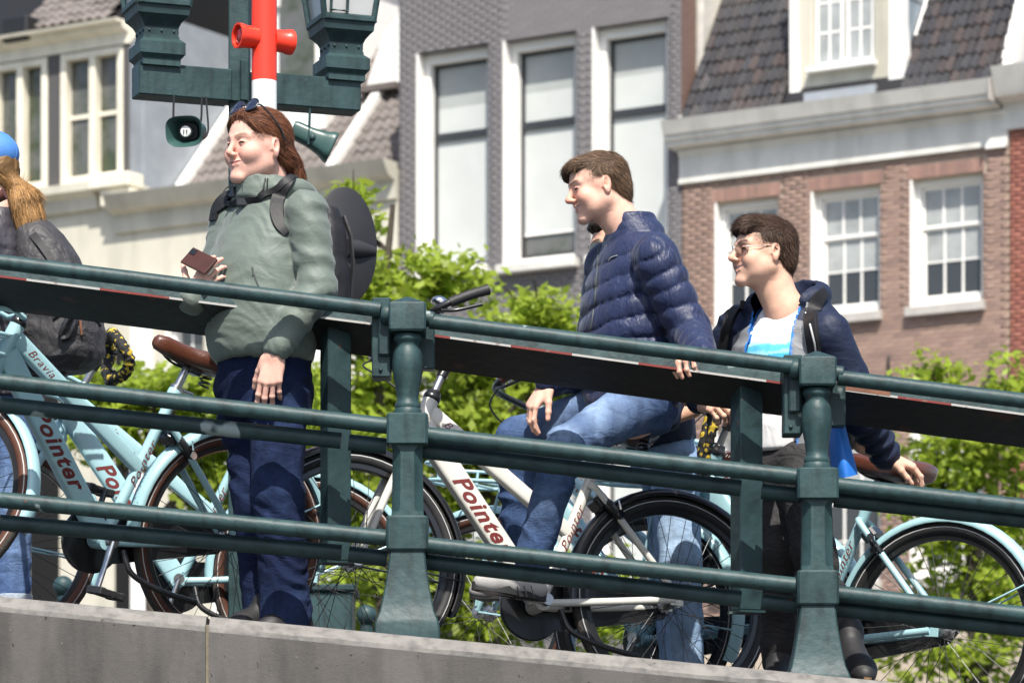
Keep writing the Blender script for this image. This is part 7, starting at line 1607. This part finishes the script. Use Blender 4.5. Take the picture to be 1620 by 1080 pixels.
    gm = bpy.data.materials.new('glass_clear'); gm.use_nodes = True; tt = gm.node_tree; tt.nodes.clear(); o_ = tt.nodes.new('ShaderNodeOutputMaterial'); tr = tt.nodes.new('ShaderNodeBsdfTransparent'); tr.inputs[0].default_value = (.80, .82, .84, 1); gl = tt.nodes.new('ShaderNodeBsdfGlossy'); gl.inputs['Roughness'].default_value = .03; mx = tt.nodes.new('ShaderNodeMixShader'); mx.inputs[0].default_value = .12
    tt.links.new(tr.outputs[0], mx.inputs[1]); tt.links.new(gl.outputs[0], mx.inputs[2]); tt.links.new(mx.outputs[0], o_.inputs[0]); M['glass_clear'] = gm
    for q in (-1, 1):
        rg_ = [to_world((q * .034 + x, .1015 - .35 * abs(q * .034 + x - 0) ** 2 / .05 - .02 * max(0, abs(q * .034 + x) - .045), .002 + y), hc, A, S) for x, y in superell(.0245, .0205, 28, .8)]
        mb = MB(); mb.tube(rg_, .0011, 6, closed=True); child(mb, 'rim', 'wire_metal', g, gb, 60)
        mb = MB(); n = A[1] * .0008; mb.loft([np.array(rg_), np.array(rg_) + n]); child(mb, 'lens', 'glass_clear', g, gb, 60)
        mb = MB(); mb.tube([to_world(x, hc, A, S) for x in ((q * .058, .085, .010), (q * .070, .05, .011), (q * .0755, .012, .012))], .0011, 6); tp = child(mb, 'temple', 'wire_metal', g, gb, 60); mb = MB(); mb.tube([to_world(x, hc, A, S) for x in ((q * .0755, .022, .012), (q * .0785, -.006, .012), (q * .078, -.03, -.004))], .0024, 6); child(mb, 'temple_tip', 'bike_black', tp, gb, 60)
    mb = MB(); mb.tube([to_world(x, hc, A, S) for x in ((-.011, .101, .007), (0, .105, .010), (.011, .101, .007))], .0011, 6); child(mb, 'bridge', 'wire_metal', g, gb, 60)
    # backpack: straps and bag
    bp0 = O + U * .26 - F * .24; pk = tag(empty('backpack', bp0), 'black backpack with grey piping worn by the young man in glasses', 'backpack')
    b = SDF(); b.loft(bp0, L, F, U, [(-.22, 0, 0, .13, .07), (-.15, 0, 0, .145, .085), (.0, 0, 0, .14, .085), (.14, 0, 0, .125, .07), (.20, 0, 0, .09, .04)], .02, e=3.0); cloth('bag', b, .01, 'black_nylon', pk, bp0, folds((.3, 0, 1), .004, (8, 16), 53), 1)
    mb = MB(); band(mb, j, [(1303, 462), (1290, 480), (1284, 505), (1287, 540), (1294, 575), (1296, 600)], [.035, .055, .06, .058, .05, .04], .011, 12.7); child(mb, 'shoulder_strap', 'black_nylon', pk, bp0, 60)
    mb = MB(); band(mb, j, [(1176, 482), (1160, 495), (1152, 515), (1146, 545), (1143, 570)], [.03, .04, .042, .04, .035], .010, 12.7); child(mb, 'shoulder_strap', 'black_nylon', pk, bp0, 60)
    mb = MB(); cord(mb, j, [(1276, 478), (1275, 505), (1278, 540), (1284, 560)], .004, 12.7, 14, .008); cord(mb, j, [(1286, 515), (1292, 540), (1295, 556)], .0035, 12.7, 14, .016); child(mb, 'piping', 'reflex', pk, bp0, 60)
man_glasses()
print('man glasses', time.time() - T0)

# ================= person partly hidden behind the seated man
def person_behind():
    tone = (0.56, 0.33, 0.23); base = np.array((P(1065, 1000, 14.15)[0], 14.15, 0)); base[2] = float(deckz(base[0]) + doff(base[0])); off = base
    root = tag(empty('person', base), 'person in navy jacket and light jeans standing half hidden behind the seated man', 'person')
    F = unit((-.92, -.2, 0)); L = np.array((-F[1], F[0], 0)); O = P(1046, 690, 14.12); nk = P(985, 440, 14.10); U = unit(nk - O)
    A = head_frame((-.96, -.22, -.12)); hc = P(976, 393, 14.05); S = 1.0
    j = SDF(); j.loft(O, L, F, U, [(-.04, 0, 0, .165, .125), (.1, 0, .01, .175, .125), (.3, 0, .0, .19, .12), (.44, 0, 0, .185, .11), (.54, 0, 0, .10, .08)], .03)
    sh, el, wr = P(1018, 470, 13.92), P(1080, 590, 13.86), P(1058, 662, 13.80); j.chain([sh, el, wr], [.075, .06, .045], .04); sh2, el2, wr2 = P(990, 480, 14.28), P(960, 600, 14.3), P(930, 640, 14.2); j.chain([sh2, el2, wr2], [.072, .06, .045], .04)
    cloth('jacket', j, .010, 'shell_navy', root, off, folds((.3, 0, 1), .005, (8, 16), 61), 1, lambda V: np.tile(np.array((.012, .018, .042)), (len(V), 1)))
    h1, k1, a1 = P(1066, 730, 14.06), P(1076, 880, 14.02), P(1086, 1062, 14.04); h2, k2, a2 = P(1050, 730, 14.2), P(1062, 880, 14.2), P(1072, 1062, 14.22)
    t = SDF(); t.loft(O, L, F, U, [(-.12, 0, 0, .14, .11), (.0, 0, 0, .15, .12)], .03); t.chain([h1, k1, a1], [.090, .074, .068], .03); t.chain([h2, k2, a2], [.09, .072, .066], .03)
    cloth('jeans', t, .009, 'denim', root, off, folds((.2, 0, 1), .006, (6, 13), 66, .06), 1, denim_color((.24, .36, .54), (.40, .52, .66), [(k1, .2, .7), (a1, .15, .4)], 9))
    mb = MB(); f0 = base + (-.02, -.1, 0)
    shoe(root, off, f0 + (.10, 0, 0), f0 + (-.16, -.02, 0), Zv, 'shoe_grey', 'sole_white'); shoe(root, off, f0 + (.08, .16, 0), f0 + (-.18, .15, 0), Zv, 'shoe_grey', 'sole_white')
    bd = limb_body([([O, O + U * .3, O + U * .5], [.1, .095, .05]), ([h1, k1, a1], [.07, .05, .04]), ([h2, k2, a2], [.07, .05, .04]), ([sh, O + U * .42, sh2], [.05, .05, .05]), ([sh, el, wr], [.05, .04, .03]), ([sh2, el2, wr2], [.05, .04, .03])])
    hv = head_mesh(hc, A, S, tone, (.4, .18, .15), .3, (.04, .025, .02), h=.0032)
    hl = hand_mesh(wr, (-.85, -.1, -.35), (-.2, -.85, .45), -1, .98, curls=[(40, 55, 30), (42, 55, 30), (45, 55, 30), (48, 55, 30)], thumb=(40, 20), tone=tone, h=.003)
    hr = hand_mesh(wr2, (-.8, 0, -.5), (-.3, -.2, .8), 1, .98, curl=(35, 45, 25), tone=tone, h=.003)
    finish_body(root, off, [coarse(bd, tone, .016), hv[:3], hl, hr]); eyes(root, off, hc, A, S)
    hm = SDF(); hm.ell((0, -.022, .043), (.079, .099, .082), .02); hm.ell((0, -.07, -.02), (.066, .05, .06), .03); hm.ell((0, .050, .085), (.06, .05, .03), .02); hm.ell((0, .094, -.02), (.075, .052, .080), .012, op='s'); hm.cone((-.12, .03, -.06), (.12, .03, -.06), .062, .062, .012, op='s')
    hV = hair_mesh(hc, A, S, hm, lambda p: np.array((0, -.5, -.8)) + 0 * p, 900, (.03, .02, .016), 12, (.015, .03), .2, .001, h=.005); mobj('hair', *hV[:2], M['hair'], root, off, 180, hV[2])
    gb = to_world((0, .10, .006), hc, A, S); g = tag(empty('sunglasses', gb), 'dark sunglasses on the face half hidden behind the seated man', 'sunglasses')
    for q in (-1, 1):
        c = np.array((q * .034, .102, .002)); mb = MB(); ring_ = np.array([to_world(c + (x, -.2 * (q * .034 + x) ** 2 / .05, y), hc, A, S) for x, y in superell(.028, .022, 20, .8)]); mb.loft([ring_, ring_ + A[1] * .002]); child(mb, 'lens', 'lens_dark', g, gb, 60)
        mb = MB(); mb.tube([to_world(x, hc, A, S) for x in ((q * .060, .088, .010), (q * .073, .05, .011), (q * .079, -.01, .010))], .0028, 6); child(mb, 'temple', 'bike_black', g, gb, 60)
person_behind()

# ================= woman at the left edge, seen from behind, with cap and ponytail
def woman_left():
    tone = (0.7, 0.45, 0.36); base = np.array((P(15, 1000, 13.95)[0], 13.95, 0)); base[2] = float(deckz(base[0]) + doff(base[0])); off = base
    root = tag(empty('person', base), 'woman at the left edge seen from behind, blonde ponytail, grey quilted jacket and rolled jeans', 'person')
    F = unit((-.85, .35, 0)); L = np.array((-F[1], F[0], 0)); O = P(2, 625, 13.9); nk = P(-4, 325, 13.9); U = unit(nk - O)
    A = head_frame((-.90, .42, 0)); hc = P(-22, 266, 13.9); S = 1.05
    j = SDF(); pf = puffer_fn(.045, .008, 14); j.loft(O, L, F, U, [(-.02, 0, 0, .18, .14), (.05, 0, 0, .19, .15), (.2, 0, 0, .185, .145), (.4, 0, 0, .195, .14), (.52, 0, 0, .19, .12), (.60, 0, 0, .13, .09), (.67, 0, 0, .08, .07)], .03, fn=pf)
    sh, el, wr = P(52, 385, 14.1), P(58, 520, 14.15), P(0, 560, 14.2); sh2, el2, wr2 = P(-45, 370, 13.75), P(-60, 480, 13.7), P(-60, 440, 13.5)
    shR = O + U * .54 - L * .19; elR = shR + np.array((.02, .05, -.28)); wrR = elR + F * .22; shL = O + U * .54 + L * .19; elL = shL + np.array((-.02, -.02, -.28)); wrL = elL + F * .22
    for a, b, c in ((shR, elR, wrR), (shL, elL, wrL)): j.cone(a, b, .078, .065, .04, fn=lambda p, t: pf(p, t * .28)); j.cone(b, c, .064, .05, .03, fn=lambda p, t: pf(p, t * .22))
    cloth('quilted_jacket', j, .0085, 'puffer_grey', root, off, None, 1)
    h1, k1, a1 = P(18, 660, 13.85), P(20, 800, 13.85), P(22, 985, 13.87); h2, k2, a2 = P(-32, 660, 14.0), P(-34, 800, 14.0), P(-34, 985, 14.0)
    t = SDF(); t.loft(O, L, F, U, [(-.12, 0, 0, .15, .12), (.03, 0, 0, .16, .13)], .03); t.chain([h1, k1, a1 + Zv * .085], [.092, .066, .060], .03); t.chain([h2, k2, a2 + Zv * .085], [.092, .066, .060], .03)
    cloth('jeans', t, .009, 'denim', root, off, folds((.2, 0, 1), .006, (6, 13), 76, .06), 1, denim_color((.075, .13, .28), (.22, .32, .48), [(k1, .2, .6)], 19))
    defmat('denim_cuff', (.40, .46, .54), .85, var=.2, vscale=40, bump=.3, bscale=200)
    for a in (a1, a2):
        mb = MB(); mb.lathe([(.058, .04), (.066, .042), (.068, .10), (.060, .104)], a, (0, 0, 1), 20); child(mb, 'rolled_cuff', 'denim_cuff', root, off, 40)
        f = np.array((a[0], a[1], base[2])); shoe(root, off, f - F * .07, f + F * .18, Zv, 'shoe_grey', 'sole_white')
    bd = limb_body([([O, O + U * .3, O + U * .55, O + U * .66], [.12, .11, .1, .05]), ([h1, k1, a1, a1 - Zv * .06], [.075, .05, .04, .04]), ([h2, k2, a2, a2 - Zv * .06], [.075, .05, .04, .04]), ([shL, O + U * .5, shR], [.05, .05, .05]), ([shR, elR, wrR], [.05, .04, .03]), ([shL, elL, wrL], [.05, .04, .03])])
    hv = head_mesh(hc, A, S, tone, (.45, .2, .17), .4, (.2, .12, .07), fem=True, h=.0034)
    hs = [hand_mesh(w, F, Zv, s_, .95, curl=(35, 45, 30), tone=tone, h=.0032) for w, s_ in ((wrR, 1), (wrL, -1))]
    finish_body(root, off, [coarse(bd, tone, .016), hv[:3]] + hs); eyes(root, off, hc, A, S)
    hm = SDF(); hm.ell((0, -.022, .020), (.0765, .094, .070), .02); hm.ell((0, -.072, -.025), (.066, .048, .055), .03); hm.chain([(0, -.082, -.060), (0, -.116, -.075), (.006, -.148, -.115), (.01, -.162, -.165), (.005, -.168, -.205), (.0, -.19, -.235)], [.026, .027, .045, .046, .034, .014], .03)
    hm.ell((0, .092, -.02), (.075, .062, .084), .012, op='s'); hm.cone((-.12, .02, -.07), (.12, .02, -.07), .062, .062, .012, op='s')
    flow = lambda p: np.where((p[:, 1] > -.12)[:, None], np.array((0, -.13, -.075)) - p, np.array((.05, -.2, -1.0)) + 0 * p)
    hV = hair_mesh(hc, A, S, hm, flow, 9000, (.34, .19, .075), 15, (.03, .07), .02, .0006, .05, h=.004, rnd=.035, sig=.3, keep=lambda V: (V[:, 1] < -.07) & (V[:, 2] < -.035)); mobj('hair', *hV[:2], M['hair'], root, off, 180, hV[2])
    mb = MB(); mb.lathe([(.030, -.012), (.037, -.006), (.037, .006), (.030, .012)], to_world((0, -.100, -.067), hc, A, S), A[1], 16); child(mb, 'hair_tie', 'black_cloth', root, off, 60)
    cb = to_world((0, 0, .06), hc, A, S); cp = tag(empty('baseball_cap', cb), 'bright blue baseball cap on the blonde woman at the left edge', 'cap')
    c = SDF(); c.ell((0, -.020, .045), (.083, .103, .080), .01); c.cone((-.2, -.02, -.078), (.2, -.02, -.078), .086, .086, .004, op='s'); V, Fc = c.mesh(.0042); mobj('crown', to_world(V, hc, A, S), Fc, M['cap_blue'], cp, cb, 180)
    mb = MB(); secs = []
    for t_ in np.linspace(-1.15, 1.15, 14): secs.append(np.array([to_world((.078 * math.sin(t_), .072 * math.cos(t_) + .0, .030), hc, A, S), to_world((.080 * math.sin(t_), .075 * math.cos(t_) + .085 * math.cos(t_) ** .7, .022 - .012 * t_ ** 2), hc, A, S), to_world((.078 * math.sin(t_), .072 * math.cos(t_), .026), hc, A, S)]))
    mb.loft(secs); child(mb, 'peak', 'cap_blue', cp, cb, 60); mb = MB(); mb.sphere(to_world((0, -.02, .131), hc, A, S), .008, 10, 6); child(mb, 'button', 'cap_blue', cp, cb)
    for a_ in np.linspace(0, math.pi, 4)[:-1]:
        mb = MB(); mb.tube([to_world((.0838 * math.cos(t_) * math.sin(a_), -.020 + .1038 * math.cos(t_) * math.cos(a_), .045 + .0808 * math.sin(t_)), hc, A, S) for t_ in np.linspace(-.3, math.pi + .3, 24)], .0013, 4); child(mb, 'seam', 'cap_blue', cp, cb)
    # large grey backpack
    bp0 = P(88, 490, 13.84); pk = tag(empty('backpack', bp0), 'large wrinkled dark grey backpack on the blonde woman at the left edge', 'backpack')
    B = unit((.93, -.30, 0)); W_ = np.array((-B[1], B[0], 0)); s = 13.84 / FPX
    b = SDF(); b.loft(bp0, W_, B, Zv, [(-98 * s, 0, 2 * s, .10, 46 * s), (-82 * s, 0, 8 * s, .135, 62 * s), (-40 * s, 0, 8 * s, .15, 66 * s), (5 * s, 0, 2 * s, .15, 60 * s), (45 * s, 0, -6 * s, .145, 54 * s), (88 * s, 0, -14 * s, .13, 44 * s), (122 * s, 0, -26 * s, .10, 32 * s), (142 * s, 0, -34 * s, .06, 18 * s)], .02, e=2.6)
    b.loft(bp0, W_, B, Zv, [(-70 * s, 0, 42 * s, .11, 30 * s), (-10 * s, 0, 46 * s, .115, 26 * s), (12 * s, 0, 44 * s, .10, 22 * s)], .02, e=2.8)
    cloth('bag', b, .0085, 'backpack_grey', pk, bp0, folds((.5, 0, 1), .006, (7, 14), 83, .06), 1)
    mb = MB(); band(mb, b, [(52, 372), (75, 402), (100, 450), (118, 490)], .03, .006, 13.2); child(mb, 'strap', 'black_nylon', pk, bp0, 60)
    mb = MB(); cord(mb, b, [(125, 505), (127, 520), (128, 530)], .005, 13.2, 14.6, .006); child(mb, 'zip_pull', 'rust', pk, bp0, 60)
    mb = MB(); cord(mb, b, [(96, 530), (104, 512), (113, 496), (119, 505), (110, 530), (98, 536)], .012, 13.2, 14.6, .01); child(mb, 'clip', 'bike_black', pk, bp0, 60)
    mb = MB(); cord(mb, b, [(84, 505), (110, 488), (140, 494), (158, 515)], .006, 13.2); child(mb, 'seam', 'black_nylon', pk, bp0, 60)
    mb = MB(); mb.tube([P(-2, 482, 13.7), P(18, 500, 13.66), P(34, 520, 13.68)], .016, 6, flat=.3); mb.tube([P(16 + 7 * math.cos(a), 501 + 7 * math.sin(a), 13.64) for a in np.linspace(0, 6.2, 12)], .003, 5); child(mb, 'buckle_strap', 'black_nylon', pk, bp0, 60)
woman_left()
print('people', time.time() - T0)
